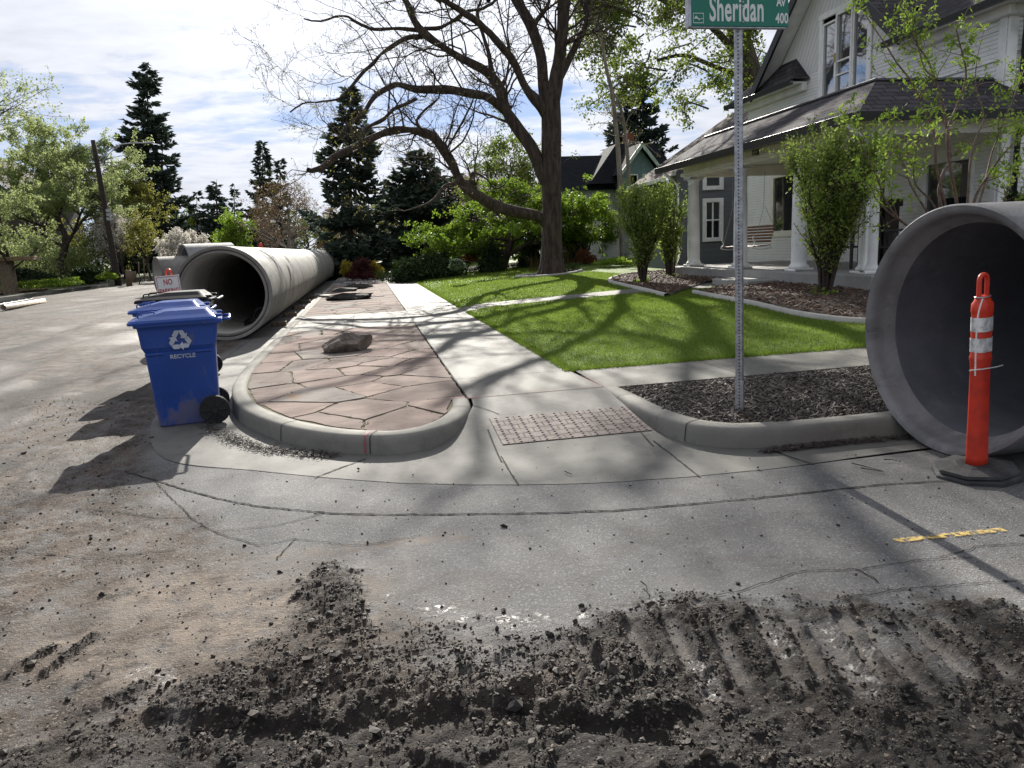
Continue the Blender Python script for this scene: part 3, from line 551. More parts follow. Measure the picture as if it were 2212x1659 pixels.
# leaf litter drift at the foot of the kerb
def litter(name, pts, n, w, label, z=.014, sz=(.012, .03), mat='chip', dark=.35):
    P = spline(pts, 60); i = rng.integers(0, 59, n); P0 = P[i] + (P[i + 1] - P[i]) * rng.random((n, 1)); P0 = P0 + rng.normal(0, w, (n, 2)) * [1, .7]
    return chips(name, np.c_[P0, np.full(n, z) + np.abs(rng.normal(0, .006, n))], rng.uniform(*sz, n), M[mat], label, dark)
def chips(name, P, S, mat, label=None, dark=1.0, tilt=.35, asp=.33):
    n = len(P); a = rng.random(n) * 2 * PI; u = np.stack([np.cos(a), np.sin(a), rng.normal(0, tilt, n)], -1); u /= np.linalg.norm(u, axis=1)[:, None]
    v = np.stack([-np.sin(a), np.cos(a), rng.normal(0, tilt, n)], -1); v -= u * np.sum(u * v, 1)[:, None]; v /= np.linalg.norm(v, axis=1)[:, None]; w_ = np.cross(u, v)
    w3 = rng.uniform(.6, 1.4, n) * asp; t3 = .11; b = []
    for sx, sy, sz_ in ((-1, -.6, -1), (1, -.4, -1), (.8, .7, -1), (-1, 1, -1), (-1, -.6, 1), (1, -.4, 1), (.8, .7, 1), (-1, 1, 1)):
        b.append(P + u * (sx * S * .5)[:, None] + v * (sy * S * .5 * w3)[:, None] + w_ * (sz_ * S * .5 * t3)[:, None])
    b = np.stack(b, 1).reshape(-1, 3); f0 = np.array([[0, 3, 2, 1], [4, 5, 6, 7], [0, 1, 5, 4], [1, 2, 6, 5], [2, 3, 7, 6], [3, 0, 4, 7]]); f = (f0[None] + (np.arange(n) * 8)[:, None, None]).reshape(-1, 4)
    o = MB().add(b, f, 0, np.repeat(rng.random(n) * dark, 8)).build(name, mat); o['kind'] = 'stuff'
    if label: o['label'] = label
    return o
litter('leaf_litter', [(-1.55, 7.0), (-1.2, 6.35), (-.9, 5.95), (-.6, 5.7), (-.35, 5.52)], 1500, .05, 'dark leaf litter drifted against the kerb behind the bins')
litter('leaf_litter', [(2.62, 4.55), (2.9, 4.56), (3.3, 4.55), (4.2, 4.5)], 1500, .035, 'dark leaf litter along the kerb by the large pipe')

# kerbs
def kerb(name, P, hgt, mats, tap=None, label=None, w=.155):
    P = np.array(P); T = np.gradient(P, axis=0); T /= np.linalg.norm(T, axis=1)[:, None]; Nn = np.stack([-T[:, 1], T[:, 0]], -1)  # left of travel = island side
    prof = [(-.012, -.06), (-.008, 0), (.0, hgt * .55), (.006, hgt * .82), (.02, hgt * .95), (.045, hgt), (w * .6, hgt + .002), (w, hgt), (w + .002, -.06)]
    V = np.stack([np.c_[P + Nn * o, np.full(len(P), z) * (1 if tap is None else 1) if tap is None else np.where(z > 0, z * tap, z)] for o, z in prof], 1)
    mb = MB().grid(V); return struct(name, mb, mats, True, label=label)
kerb('kerb', KL, .15, M['kerb'], label='curved concrete kerb round the flagstone corner')
tr = np.ones(len(KR)); tr[:14] = np.linspace(.93, 1, 14)
kerb('kerb', KR, .15, M['kerb'], tr, label='concrete kerb along the mulch strip')

# gutter slab and ramp as one lofted concrete sheet
def zramp(x, y):
    lx = sst(x, .35, .8) * (1 - sst(x, 2.18, 2.6)); return .004 + .136 * sst(y, 4.95, 6.62) ** .9 * np.where(y > 4.9, lx, 0)
inn = [(-1.6, 44), (-1.6, 20), (-1.6, 12), (-1.6, 10), (-1.5, 8.1), (-1.24, 7.1), (-.84, 6.3), (-.4, 5.75), (0, 5.5), (.3, 5.5), (.55, 5.7), (.72, 6.0), (.83, 6.35), (.85, 6.62), (1.3, 6.62), (1.7, 6.62), (2.1, 6.62), (2.12, 6.1), (2.14, 5.5), (2.22, 5.05), (2.45, 4.78), (2.8, 4.66), (3.4, 4.63), (5, 4.63), (9, 4.63), (45, 4.63)]
po = [tuple(p) for p in P2((700, 1032), (860, 1044), (1000, 1048), (1120, 1048), (1240, 1046), (1350, 1041), (1450, 1034), (1500, 1030), (1560, 1024), (1620, 1018), (1700, 1010), (1850, 993), (2040, 968))]
oo = [(-2.2, 44), (-2.2, 20), (-2.2, 12), (-2.2, 10), (-2.2, 8.1), (-2.0, 6.9), (-1.6, 5.9), tuple(P2((560, 1018))[0])] + po[:1] + po[1:2] + [tuple((np.array(po[1]) + np.array(po[2])) / 2), po[2], tuple((np.array(po[2]) + np.array(po[3])) / 2), po[3], tuple(P2((1180, 1047))[0]), po[4], po[5], tuple(P2((1400, 1037))[0]), po[6], po[7], po[8], po[9], po[10], tuple(P2((2212, 948))[0]), (9, 3.85), (45, 3.85)]
assert len(inn) == len(oo), (len(inn), len(oo))
ni = 500; I = np.array(inn); O = np.array(oo); tt_ = np.linspace(0, len(inn) - 1, ni)
Ii = np.stack([np.interp(tt_, np.arange(len(inn)), I[:, k]) for k in (0, 1)], -1); Oo = spline(oo, ni); Oo[:int(ni * 2.2 / (len(oo) - 1))] = np.stack([np.interp(tt_[:int(ni * 2.2 / (len(oo) - 1))], np.arange(len(oo)), np.array(oo)[:, k]) for k in (0, 1)], -1)
s_ = np.linspace(0, 1, 30)[None, :, None]; V2 = Oo[:, None] * (1 - s_) + Ii[:, None] * s_
struct('gutter', MB().grid(np.concatenate([V2, zramp(V2[..., 0], V2[..., 1])[..., None]], -1)), M['pan'], True, label='pale concrete gutter and kerb ramp at the corner')
# ribbon helper: thin line laid on a surface
def ribbon(mb, pts, w, zf, jag=0, dense=.03, lift=.004, taper=False):
    P = np.array(pts, float)[:, :2]; L_ = np.sum(np.linalg.norm(np.diff(P, axis=0), axis=1)); n = max(3, int(L_ / dense)); Q = []
    seg = np.r_[0, np.cumsum(np.linalg.norm(np.diff(P, axis=0), axis=1))]; t = np.linspace(0, seg[-1], n); Q = np.stack([np.interp(t, seg, P[:, k]) for k in (0, 1)], -1)
    if jag: Q = Q + np.cumsum(rng.normal(0, jag, (n, 2)), 0) * .25 * np.sin(np.linspace(0, PI, n))[:, None] + rng.normal(0, jag * .6, (n, 2))
    T = np.gradient(Q, axis=0); T /= np.linalg.norm(T, axis=1)[:, None] + 1e-9; Nn = np.stack([-T[:, 1], T[:, 0]], -1)
    ww = w * (rng.uniform(.5, 1.3, (n, 1)) if jag else np.ones((n, 1))) * .5
    if taper: ww = ww * np.sin(np.linspace(.15, PI - .15, n))[:, None]
    a = Q - Nn * ww; b = Q + Nn * ww; z = zf(Q[:, 0], Q[:, 1]) + lift
    mb.grid(np.stack([np.c_[a, z], np.c_[b, z]], 1)); return mb
zroad = lambda x, y: bil(road_h, x, y); 
zc = lambda k: (lambda x, y: np.full(np.shape(x), k))
mj = MB()
for pts in [[(1083, 985), (1100, 1015), (1120, 1046)], [(1412, 952), (1455, 985), (1512, 1029)], [(1668, 972), (1760, 1003)], [(790, 990), (740, 1008), (680, 1031)]]: ribbon(mj, P2(*pts, z=.01), .012, zramp, .003)
ribbon(mj, [(.83, 6.33), (1.0, 6.02)], .01, zramp, .003)
ribbon(mj, P2((1054, 932), (1083, 985), z=.05), .012, zramp); ribbon(mj, P2((1357, 902), (1412, 952), z=.05), .012, zramp)
struct('gutter_joints', mj, M['joint'])

# tactile paving in the ramp
c0, c1, c2, c3 = [np.array(p) for p in ((.905, 5.93), (2.09, 5.93), (2.09, 5.32), (.89, 5.30))]
tp = MB(); tdm = MB(); W_, D_ = 1.19, .61; bw, bd = .2, .1017
for r in range(6):
    y0 = 5.32 + r * bd; xo = .90 + (0 if r % 2 else -.1)
    for k in range(-1, 8):
        xa_, xb_ = xo + k * bw + .004, xo + (k + 1) * bw - .004; xa_ = max(xa_, .903); xb_ = min(xb_, 2.088)
        if xb_ - xa_ < .03: continue
        q = [(xa_, y0 + .004), (xb_, y0 + .004), (xb_, y0 + bd - .004), (xa_, y0 + bd - .004)]; zt = [float(zramp(np.array(a), np.array(b))) + .006 for a, b in q]
        tp.quad([(a, b, z) for (a, b), z in zip(q, zt)]); 
        for u in (.25, .75):
            for v in (.27, .75):
                px_ = xo + (k + u) * bw; py_ = y0 + v * bd
                if px_ < .92 or px_ > 2.07: continue
                z = float(zramp(np.array(px_), np.array(py_))) + .005
                tp.lathe([(.0125, 0), (.011, .003), (.006, .0055)], (px_, py_, z), 8, 1)
struct('tactile_paving', tp, [M['paver'], M['paver_shade']], False)
tpb = MB(); pts = [(.9, 5.318), (2.09, 5.318), (2.09, 5.934), (.9, 5.934)]
V = np.stack([np.stack([np.linspace(.9, 2.09, 12), np.full(12, y), zramp(np.linspace(.9, 2.09, 12), np.full(12, y)) + .003], -1) for y in np.linspace(5.318, 5.934, 8)], 0); struct('paver_bedding', MB().grid(V), M['moss'])

# main sidewalk + cross sidewalk
ZS = .14
sw = MB()
yy = [6.62, 7.68, 9.2, 10.75, 12.3, 13.9, 15.4, 16.9, 18.5, 20, 21.6, 23.2, 24.8, 26.5, 28.2, 30, 32, 34, 36.5, 39, 42, 45, 49, 53, 58, 64, 72, 82, 95, 110, 130]
sw.grid(np.stack([np.stack([np.full(2, .82), np.full(2, 1.0), np.full(2, 0)], -1)] * 1, 0) * 0 + 0) if False else None
for a, b in zip(yy[:-1], yy[1:]): sw.quad([(.83, a + .005, ZS), (2.06 if a > 7 else 2.12, a + .005, ZS), (2.06, b - .005, ZS), (.83, b - .005, ZS)])
for a, b in zip([2.12, 3.55, 5.0, 6.5, 8.0, 9.5, 11, 13, 15, 18, 22, 26, 30], [3.55, 5.0, 6.5, 8.0, 9.5, 11, 13, 15, 18, 22, 26, 30, 45]): sw.quad([(a + (.005 if a > 2.2 else 0), 6.60, ZS), (b - .005, 6.60, ZS), (b - .005, 7.62, ZS), (a + (.005 if a > 2.2 else 0), 7.62, ZS)])
sw.quad([(-1.46, 13.95, ZS), (-.35, 13.95, ZS), (-.35, 17.2, ZS), (-1.46, 17.2, ZS)]); sw.quad([(-.34, 13.95, ZS), (.82, 13.95, ZS), (.82, 17.2, ZS), (-.34, 17.2, ZS)])
# exposed slab side above the mulch
sw.box((2.13, 6.575, .0), (45, 6.599, ZS)); struct('sidewalk', sw, M['conc'])
sj = MB()
for a in yy[1:12]: ribbon(sj, [(.83, a), (2.06, a)], .008, zc(ZS), lift=-.0012)
ribbon(sj, [(.825, 6.6), (.825, 60)], .022, zc(ZS), .004, .08, -.0015); ribbon(sj, [(-1.46, 13.93), (.82, 13.93)], .03, zc(ZS), .004, lift=-.001); ribbon(sj, [(-1.46, 17.22), (.82, 17.22)], .03, zc(ZS), .004, lift=-.001); ribbon(sj, [(-.345, 13.95), (-.345, 17.2)], .02, zc(ZS), lift=-.001)
ribbon(sj, [(.83, 6.615), (2.1, 6.615)], .012, zc(ZS), lift=.002)
for a in (3.55, 5.0, 6.5): ribbon(sj, [(a, 6.6), (a, 7.62)], .01, zc(ZS), lift=-.001)
struct('sidewalk_joints', sj, M['joint'])
bed = MB(); bed.quad([(-1.5, 4.9, .122), (45, 4.9, .122), (45, 6.6, .122), (-1.5, 6.6, .122)]) if False else None
# soil under parkway and beneath the paving joints
pk = [tuple(p + np.array([0, 0])) for p in KL[::4]]; pk = [(p[0], p[1]) for p in pk]
isl = [(x + .05 if x < 0 else x - .03, y + .06) for x, y in pk]
fl = MB(); poly = [(-1.52, 33.9)] + [(x, y) for x, y in isl if y < 33] + [(.80, 6.62), (.82, 33.9)]
fl.add(np.c_[np.array(poly), np.full(len(poly), .1335)], [list(range(len(poly)))]); struct('joint_ground', fl, M['moss'])
# flagstones: voronoi cells clipped to the island
def clip(poly, n, d):  # keep n.p <= d
    out = []
    for i in range(len(poly)):
        a, b = poly[i], poly[(i + 1) % len(poly)]; fa, fb = a @ n - d, b @ n - d
        if fa <= 0: out.append(a)
        if (fa < 0) != (fb < 0) and fa != fb: out.append(a + (b - a) * fa / (fa - fb))
    return out
seeds = [(650, 915), (1110, 880), (400, 855), (870, 858), (640, 765), (290, 760), (905, 722), (1210, 750), (1060, 690), (1340, 830), (800, 692), (330, 684), (640, 655), (560, 602), (720, 600), (860, 632), (1020, 636), (1240, 640), (350, 615), (400, 568), (640, 545), (850, 572), (1000, 592), (960, 542), (1190, 545), (440, 512), (610, 498), (800, 540), (980, 492), (1150, 495), (1140, 452), (960, 440), (560, 468), (410, 475), (700, 470), (590, 428), (850, 415), (1100, 412), (480, 430), (1020, 422), (700, 420), (1170, 590), (200, 720)]
sd = [G((800 + a / 1.3825) * .5486, (1000 + b / 1.3825) * .5486, .14)[:2] for a, b in seeds]
yv = 17.6
while yv < 33.6:
    x = -1.4 + rng.random() * .3
    while x < .8: sd.append(np.array([x + rng.normal(0, .12), yv + rng.normal(0, .14)])); x += rng.uniform(.45, .85)
    yv += .62
sd = np.array(sd); wgt = np.array([1., 1.])
isl_c = [np.array(p) for p in [(-1.46, 33.8), (-1.46, 12), (-1.45, 9.3), (-1.34, 8.2), (-1.12, 7.25), (-.74, 6.45), (-.33, 5.92), (-.02, 5.68), (.2, 5.63), (.4, 5.75), (.55, 6.05), (.63, 6.45), (.66, 6.6), (.8, 6.62), (.8, 33.8)]]
fs = MB()
for k, p in enumerate(sd):
    if 13.85 < p[1] < 17.3 or p[1] < 5.4: continue
    cell = [q.copy() for q in isl_c]; gap = .009 if p[1] < 14 else .009
    nb = np.argsort(np.linalg.norm(sd - p, axis=1))[1:18]
    for j in nb:
        nn = sd[j] - p; L_ = np.linalg.norm(nn); nn = nn / L_; cell = clip(cell, nn, nn @ (p + sd[j]) / 2 - gap * rng.uniform(.5, 1.9))
        if len(cell) < 3: break
    if len(cell) < 3: continue
    cell = clip(clip(cell, np.array([0, 1.]), 13.9), np.array([0, 1.]), 99) if p[1] < 14 else clip(cell, np.array([0, -1.]), -17.25)
    if len(cell) < 3: continue
    cc_ = []
    for i in range(len(cell)):
        a, b = cell[i], cell[(i + 1) % len(cell)]; L_ = np.linalg.norm(b - a); n = max(1, int(L_ / .07)); pr = np.array([-(b - a)[1], (b - a)[0]]) / (L_ + 1e-6)
        for q in range(n): cc_.append(a + (b - a) * q / n + (pr * rng.normal(0, .006) if q else 0) + (0 if not q else 0))
    cen = np.mean(cc_, axis=0); z = .139 + rng.random() * .007; n = len(cc_); C2 = np.array(cc_); t = rng.random()
    if k == 4: t = .97
    tl = rng.normal(0, .004, 2); zt = z + (C2 - cen) @ tl; n0 = fs.n
    fs.add(np.r_[np.c_[C2 + (cen - C2) * .012, zt], np.c_[C2, zt - .006], np.c_[C2, np.full(n, .12)]], [[i, (i + 1) % n, n + (i + 1) % n, n + i][::-1] for i in range(n)] + [[n + i, n + (i + 1) % n, 2 * n + (i + 1) % n, 2 * n + i][::-1] for i in range(n)], 0, t)
    fs.F.append((n0 + np.arange(n).reshape(1, -1), 0))
struct('flagstone_paving', fs, M['flag'])
# moss tufts in the joints
nm = 5200; mx_ = rng.uniform(-1.45, .8, nm); my_ = rng.uniform(5.7, 14, nm); dd_ = np.stack([np.linalg.norm(sd - np.array([a, b]), axis=1) for a, b in zip(mx_, my_)]); dd_.sort(axis=1); kk = ((dd_[:, 1] - dd_[:, 0]) < .045) & (sdf(isl_c, mx_, my_) > 0) & (vnoise(mx_ * 3, my_ * 3) > .35)
M['mossb'] = leafmat('moss_leaf', (.06, .07, .015), (.14, .17, .03), .3)
def leaves(mb, P, S, asp=.5, up=0., tint=None, mi=0, dirs=None):
    n = len(P); u = rng.standard_normal((n, 3)) if dirs is None else dirs + .35 * rng.standard_normal((n, 3)); u[:, 2] += up; u /= np.linalg.norm(u, axis=1)[:, None] + 1e-9
    r = rng.standard_normal((n, 3)); v = np.cross(u, r); v /= np.linalg.norm(v, axis=1)[:, None] + 1e-9; w_ = np.cross(u, v); S = np.broadcast_to(np.asarray(S, float), (n,))[:, None]
    V = np.stack([P, P + u * S * .5 + v * S * asp * .5 + w_ * S * .08, P + u * S, P + u * S * .5 - v * S * asp * .5 + w_ * S * .08], 1).reshape(-1, 3)
    f = np.arange(n * 4).reshape(-1, 4); t = rng.random(n) if tint is None else tint; return mb.add(V, f, mi, np.repeat(t, 4))
mo = leaves(MB(), np.repeat(np.c_[mx_, my_, np.full(nm, .13)][kk], 9, 0) + rng.normal(0, .012, (kk.sum() * 9, 3)) * [1, 1, .2], .018, .6, .8).build('moss', M['mossb']); mo['kind'] = 'stuff'; mo['label'] = 'green moss growing in the joints between flagstones'
# gravel bed with pale edging
ed = MB(); ed.bbox((-1.46, 33.85, .10), (.82, 34.0, .165), .01); struct('garden_edging', ed, M['edging'], label='pale concrete edging in front of the gravel bed')
gb = MB(); gb.quad([(-1.46, 34, .135), (.82, 34, .135), (.82, 48, .135), (-1.46, 48, .135)]); gb.quad([(-1.46, 48, .135), (.82, 48, .135), (.82, 130, .135), (-1.46, 130, .135)]); struct('parkway_ground', gb, M['soil'])
n = 5000; clods('gravel', np.c_[rng.uniform(-1.4, .8, n), 34.1 + 9 * rng.random(n) ** 1.5, np.full(n, .15)], rng.uniform(.02, .05, n), rng.random(n), M['gravelm'], 'grey and pink gravel bed under the yellow and purple shrubs')

# lawns ---------------------------------------------------------------
def zl(x, y): return .135 + .05 * np.clip(x - 2.06, 0, 5.9) * sst(y, 7.4, 12) + .012 * (fbm(x * .6, y * .6, 2) - .5) + .05 * sst(x, 2.06, 2.6) * sst(y, 7.62, 8.2)
lx = np.r_[np.linspace(2.06, 9, 140), np.array(hx(9.1, 45, .25, 1.05))]; ly = np.r_[np.linspace(7.63, 16, 170), np.array(hx(16.1, 140, .1, 1.03))]
X, Y = np.meshgrid(lx, ly, indexing='ij'); struct('lawn', MB().grid(np.stack([X, Y, zl(X, Y)], -1)), M['lawn'], True)
# path to the porch
wl = [(2.06, 16.35), (3.5, 16.4), (5.5, 16.45), (7.0, 16.3), (8.0, 15.6)]; wr = [(2.06, 17.35), (3.5, 17.4), (5.5, 17.5), (7.4, 17.4), (8.15, 16.9)]
wl = spline([(2.06, 15.9), (3.2, 15.75), (4.6, 15.45), (6.0, 15.0), (7.2, 14.3), (7.9, 13.9)], 30); wr = spline([(2.06, 16.95), (3.2, 16.8), (4.8, 16.5), (6.4, 16.1), (7.5, 15.5), (7.98, 15.1)], 30)
V = np.stack([np.c_[wl, zl(wl[:, 0], wl[:, 1]) + .012], np.c_[wr, zl(wr[:, 0], wr[:, 1]) + .012]], 1); struct('path', MB().grid(V), M['conc'], label='pale concrete path crossing the lawn to the porch step')
def in_path(x, y): return (y > np.interp(x, wl[:, 0], wl[:, 1]) - .02) & (y < np.interp(x, wr[:, 0], wr[:, 1]) + .02) & (x < 8)
# mulch beds by the porch
bedA = spline([(7.0, 15.9), (5.9, 17.2), (5.3, 18.6), (5.6, 19.8), (6.6, 20.8), (7.8, 21.4), (8.0, 21.0)], 30)  # round the two vase shrubs
eA = spline([tuple(G(*p, .36)[:2]) for p in [(1440, 642), (1400, 632), (1350, 621), (1318, 613), (1330, 606), (1372, 601), (1430, 597), (1480, 594)]], 40)
eB = spline([tuple(G(*p, .34)[:2]) for p in [(1500, 640), (1560, 652), (1640, 664), (1720, 674), (1800, 680), (1870, 682)]] + [(6.9, 8.9), (8.5, 8.3), (11, 8.2)], 50)
polA = [tuple(p) for p in eA] + [(8.0, 19.5), (8.0, 15.3), (7.4, 15.6)]; polB = [tuple(p) for p in eB] + [(14, 8.4), (14, 11.7), (8.0, 11.7), (8.0, 13.8), (7.3, 14.2)]
for nm_, pol in (('mulch_bed', polA), ('mulch_bed', polB)):
    P = np.array(pol); x0, y0 = P.min(0); x1_, y1_ = P.max(0); gx_ = np.arange(x0 - .1, x1_ + .1, .1); gy_ = np.arange(y0 - .1, y1_ + .1, .1); X, Y = np.meshgrid(gx_, gy_, indexing='ij'); D = sdf(pol, X, Y)
    k = (D[:-1, :-1] > -.02); struct(nm_, MB().grid(np.stack([X, Y, zl(X, Y) + .02 + .03 * sst(D, 0, .5) + .03 * fbm(X * 3, Y * 3)], -1), keep=k), M['soil'], True, label='red bark mulch bed beside the porch' + (' under the two vase shrubs' if pol is polA else ' under the leafy tall shrub'))
def bedchips(name, pol, n, mat, label, z0=.045, sz=(.03, .085), dark=1.0):
    P = np.array(pol); x0, y0 = P.min(0); x1_, y1_ = P.max(0); x = rng.uniform(x0, x1_, n); y = rng.uniform(y0, y1_, n); k = sdf(pol, x, y) > .03; x = x[k]; y = y[k]
    return chips(name, np.c_[x, y, zl(x, y) + z0 + .03 * fbm(x * 3, y * 3) + rng.random(len(x)) * .02], rng.uniform(*sz, len(x)), mat, label, dark)
bedchips('mulch', polA, 9000, M['chipred'], 'reddish bark chips round the two vase shrubs'); bedchips('mulch', polB, 16000, M['chipred'], 'reddish bark chips round the tall shrub at the porch')
for e_, lb in ((eA, 'pale curved lawn edging round the two vase shrubs'), (eB, 'long pale lawn edging in front of the porch bed')):
    T = np.gradient(e_, axis=0); T /= np.linalg.norm(T, axis=1)[:, None]; Nn = np.stack([-T[:, 1], T[:, 0]], -1); zt = zl(e_[:, 0], e_[:, 1])
    struct('garden_edging', MB().grid(np.stack([np.c_[e_ - Nn * .055, zt - .02], np.c_[e_ - Nn * .05, zt + .06], np.c_[e_, zt + .075], np.c_[e_ + Nn * .05, zt + .06], np.c_[e_ + Nn * .055, zt - .02]], 1)), M['edging'], True, label=lb)
# mulch strip by the street sign
stp = [tuple(p) for p in KR[::3] if p[0] < 14]; stp = [(x + .13 if y > 4.9 else x, y + (.13 if x > 2.3 else .06)) for x, y in stp]; stp = stp + [(14, 4.8), (14, 6.57), (2.2, 6.57)]
P = np.array(stp); gx_ = np.arange(2.1, 14, .06); gy_ = np.arange(4.7, 6.66, .06); X, Y = np.meshgrid(gx_, gy_, indexing='ij'); D = sdf(stp, X, Y)
struct('mulch_bed', MB().grid(np.stack([X, Y, .085 + .03 * sst(D, 0, .3) + .02 * fbm(X * 4, Y * 4)], -1), keep=D[:-1, :-1] > -.09), M['soil'], True, label='dark mulch strip between kerb and cross sidewalk')
n = 19000; x = np.r_[rng.uniform(2.15, 6, n), rng.uniform(6, 14, 3000)]; y = rng.uniform(4.75, 6.57, len(x)); k = sdf(stp, x, y) > .0; x = x[k]; y = y[k]
chips('mulch', np.c_[x, y, .10 + .03 * sst(sdf(stp, x, y), 0, .3) + .02 * fbm(x * 4, y * 4) + rng.random(len(x)) * .022], np.clip(np.exp(rng.normal(-3.25, .38, len(x))), .015, .10), M['chip'], 'dark shredded bark chips round the street sign post', 1.0, .38, .24)
# grass blades
treeP = np.array([6.75, 26.0])
rock_bed = [tuple(G(*p, .25)[:2]) for p in [(925, 588), (960, 581), (1010, 579), (1100, 577), (1165, 577), (1170, 584), (1090, 588), (1000, 592), (945, 598)]]
def blades(n, xr, yr, hgt, wd):
    x = rng.uniform(*xr, n); y = rng.uniform(*yr, n); k = ~in_path(x, y) & (sdf(polA, x, y) < -.04) & (sdf(polB, x, y) < -.04) & (x < 7.7) & (np.hypot(x - treeP[0], y - treeP[1]) > 1.1) & (sdf(rock_bed, x, y) < -.05)
    x, y = x[k], y[k]; n = len(x); z = zl(x, y) - .004; a = rng.random(n) * 2 * PI; ln = rng.normal(0, .4, (n, 2)); hh = hgt * rng.uniform(.5, 1.25, n); P = np.c_[x, y, z]; s = np.c_[np.cos(a), np.sin(a), np.zeros(n)] * wd
    V = np.stack([P - s, P + s, P + np.c_[ln * hh[:, None], hh]], 1).reshape(-1, 3); return V, np.arange(3 * n).reshape(-1, 3), np.repeat(rng.random(n), 3)
gm = MB()
for a in [(70000, (2.03, 7.8), (7.6, 10.5), .038, .0035), (70000, (2.03, 7.8), (10.5, 15), .042, .006), (60000, (2.03, 8), (15, 26), .045, .010), (30000, (2.03, 12), (26, 42), .06, .02)]:
    V, f, t = blades(*a); gm.add(V, f, 0, t)
# ragged fringe over the lawn edges
for a in [(6000, (2.0, 2.12), (7.7, 15.8), .05, .004), (5000, (2.0, 7.8), (7.58, 7.72), .055, .004), (3500, (2.0, 2.12), (17, 36), .06, .009)]:
    V, f, t = blades(*a); gm.add(V, f, 0, t * .5)
o = gm.build('grass', M['blade']); o['kind'] = 'stuff'; o['label'] = 'short bright green lawn grass'

# cracks, spray paint marks
ck = MB(); zr = lambda x, y: bil(road_h, x, y)
main = P2((270, 1020), (330, 1036), (400, 1058), (470, 1077), (560, 1094), (640, 1101), (720, 1108), (850, 1111), (1000, 1110), (1200, 1106), (1340, 1101), (1480, 1090), (1640, 1075), (1780, 1060), (1900, 1047), (2030, 1040), (2212, 1030))
ribbon(ck, main, .014, zr, .004, .02, .005)
for pts in [[(330, 1036), (420, 1120), (470, 1150), (560, 1180)], [(470, 1150), (600, 1135), (700, 1110)], [(560, 1180), (640, 1165), (780, 1180), (900, 1160)], [(640, 1165), (600, 1210)], [(200, 1100), (340, 1120), (420, 1120)], [(0, 1190), (200, 1210), (380, 1190)],
            [(1500, 1300), (1620, 1270), (1720, 1235), (1850, 1230), (1980, 1210), (2100, 1205)], [(1800, 1300), (1950, 1270), (2080, 1262), (2212, 1255)], [(2030, 1205), (2120, 1180), (2212, 1175)], [(1850, 1230), (1900, 1262)]]: ribbon(ck, P2(*pts), .006, zr, .006, .025, .005)
struct('asphalt_cracks', ck, M['crack'])
yp = MB(); V = []; a, b = G(1934, 1170), G(2168, 1146); ribbon(yp, [a[:2], b[:2]], .045, zr, 0, .02, .006); o = struct('paint_mark', yp, M['yellow'], label='yellow spray paint dash on the asphalt')
pp = MB(); ribbon(pp, [(.83, 6.635), (2.12, 6.635)], .012, zc(ZS), lift=.003); ribbon(pp, [(.83, 9.2), (1.4, 9.2)], .010, zc(ZS), lift=.003); ribbon(pp, [(2.12, 6.64), (2.1, 7.3)], .014, zc(ZS), lift=.003)
ribbon(pp, [(.66, 6.625), (.84, 6.625)], .022, zc(.152), lift=.003); ribbon(pp, [(.84, 6.60), (.93, 6.60)], .05, zramp, lift=.006)
o = struct('paint_mark', pp, M['pink'], label='pink spray paint lines on the sidewalk joints')
# pink tick over the kerb face
i0 = int(np.argmin(np.hypot(KL[:, 0] + .12, KL[:, 1] - 5.5))); p0 = KL[i0]; tg = (KL[i0 + 1] - KL[i0 - 1]); tg /= np.linalg.norm(tg); nn = np.array([-tg[1], tg[0]]); pk_ = MB(); rows = []
for o_, z in [(-.014, .012), (-.011, .04), (-.007, .088), (.001, .128), (.014, .148), (.04, .155), (.10, .157), (.14, .156)]: rows.append([np.r_[p0 + nn * o_ + tg * s, z] for s in (-.011, .011)])
pk_.grid(np.array(rows)); struct('paint_mark', pk_, M['pink'], label='pink spray paint tick over the kerb edge')
kj = MB()
for tx in (.0, .93, 2.0):
    pass
for K, ids in ((KL, [i0 + 1, 66, 118]), (KR, [12, 42])):
    for i in ids:
        if i >= len(K) - 1: continue
        p0 = K[i]; tg = (K[i + 1] - K[i - 1]); tg /= np.linalg.norm(tg); nn = np.array([-tg[1], tg[0]]); rows = []
        for o_, z in [(-.0125, .012), (-.0095, .04), (-.005, .088), (.003, .128), (.016, .146), (.042, .1525), (.10, .1545), (.152, .1525)]: rows.append([np.r_[p0 + nn * o_ + tg * s, z] for s in (-.004, .004)])
        kj.grid(np.array(rows))
struct('kerb_joints', kj, M['joint'])
# far side walk of the side street
fw = MB(); fw.quad([(-20.6, 20, .06), (-18.9, 20, .06), (-18.9, 150, .06), (-20.6, 150, .06)]); fw.box((-18.9, 20, -.1), (-18.7, 150, .09)); fw.box((-18.9, 20, -.1), (-17.9, 19, .08)); struct('far_sidewalk', fw, M['conc'], label='pale sidewalk on the far side of the dirt street')
# ================================================================== OBJECTS
import bmesh
def text(name, s, size, mat, parent, loc, rot, sx=1.0, off=0.0, depth=.001, align='CENTER', space=1.0):
    cu = bpy.data.curves.new(name, 'FONT'); cu.body = s; cu.size = size; cu.extrude = depth; cu.offset = off; cu.align_x = align; cu.space_character = space; cu.resolution_u = 4
    o = bpy.data.objects.new(name, cu); C.objects.link(o); bpy.context.view_layer.update()
    me = bpy.data.meshes.new_from_object(o); bpy.data.objects.remove(o); me.materials.clear(); me.materials.append(mat)
    o = bpy.data.objects.new(name, me); C.objects.link(o); o.parent = parent; o.location = loc; o.rotation_euler = rot; o.scale = (sx, 1, 1); return o
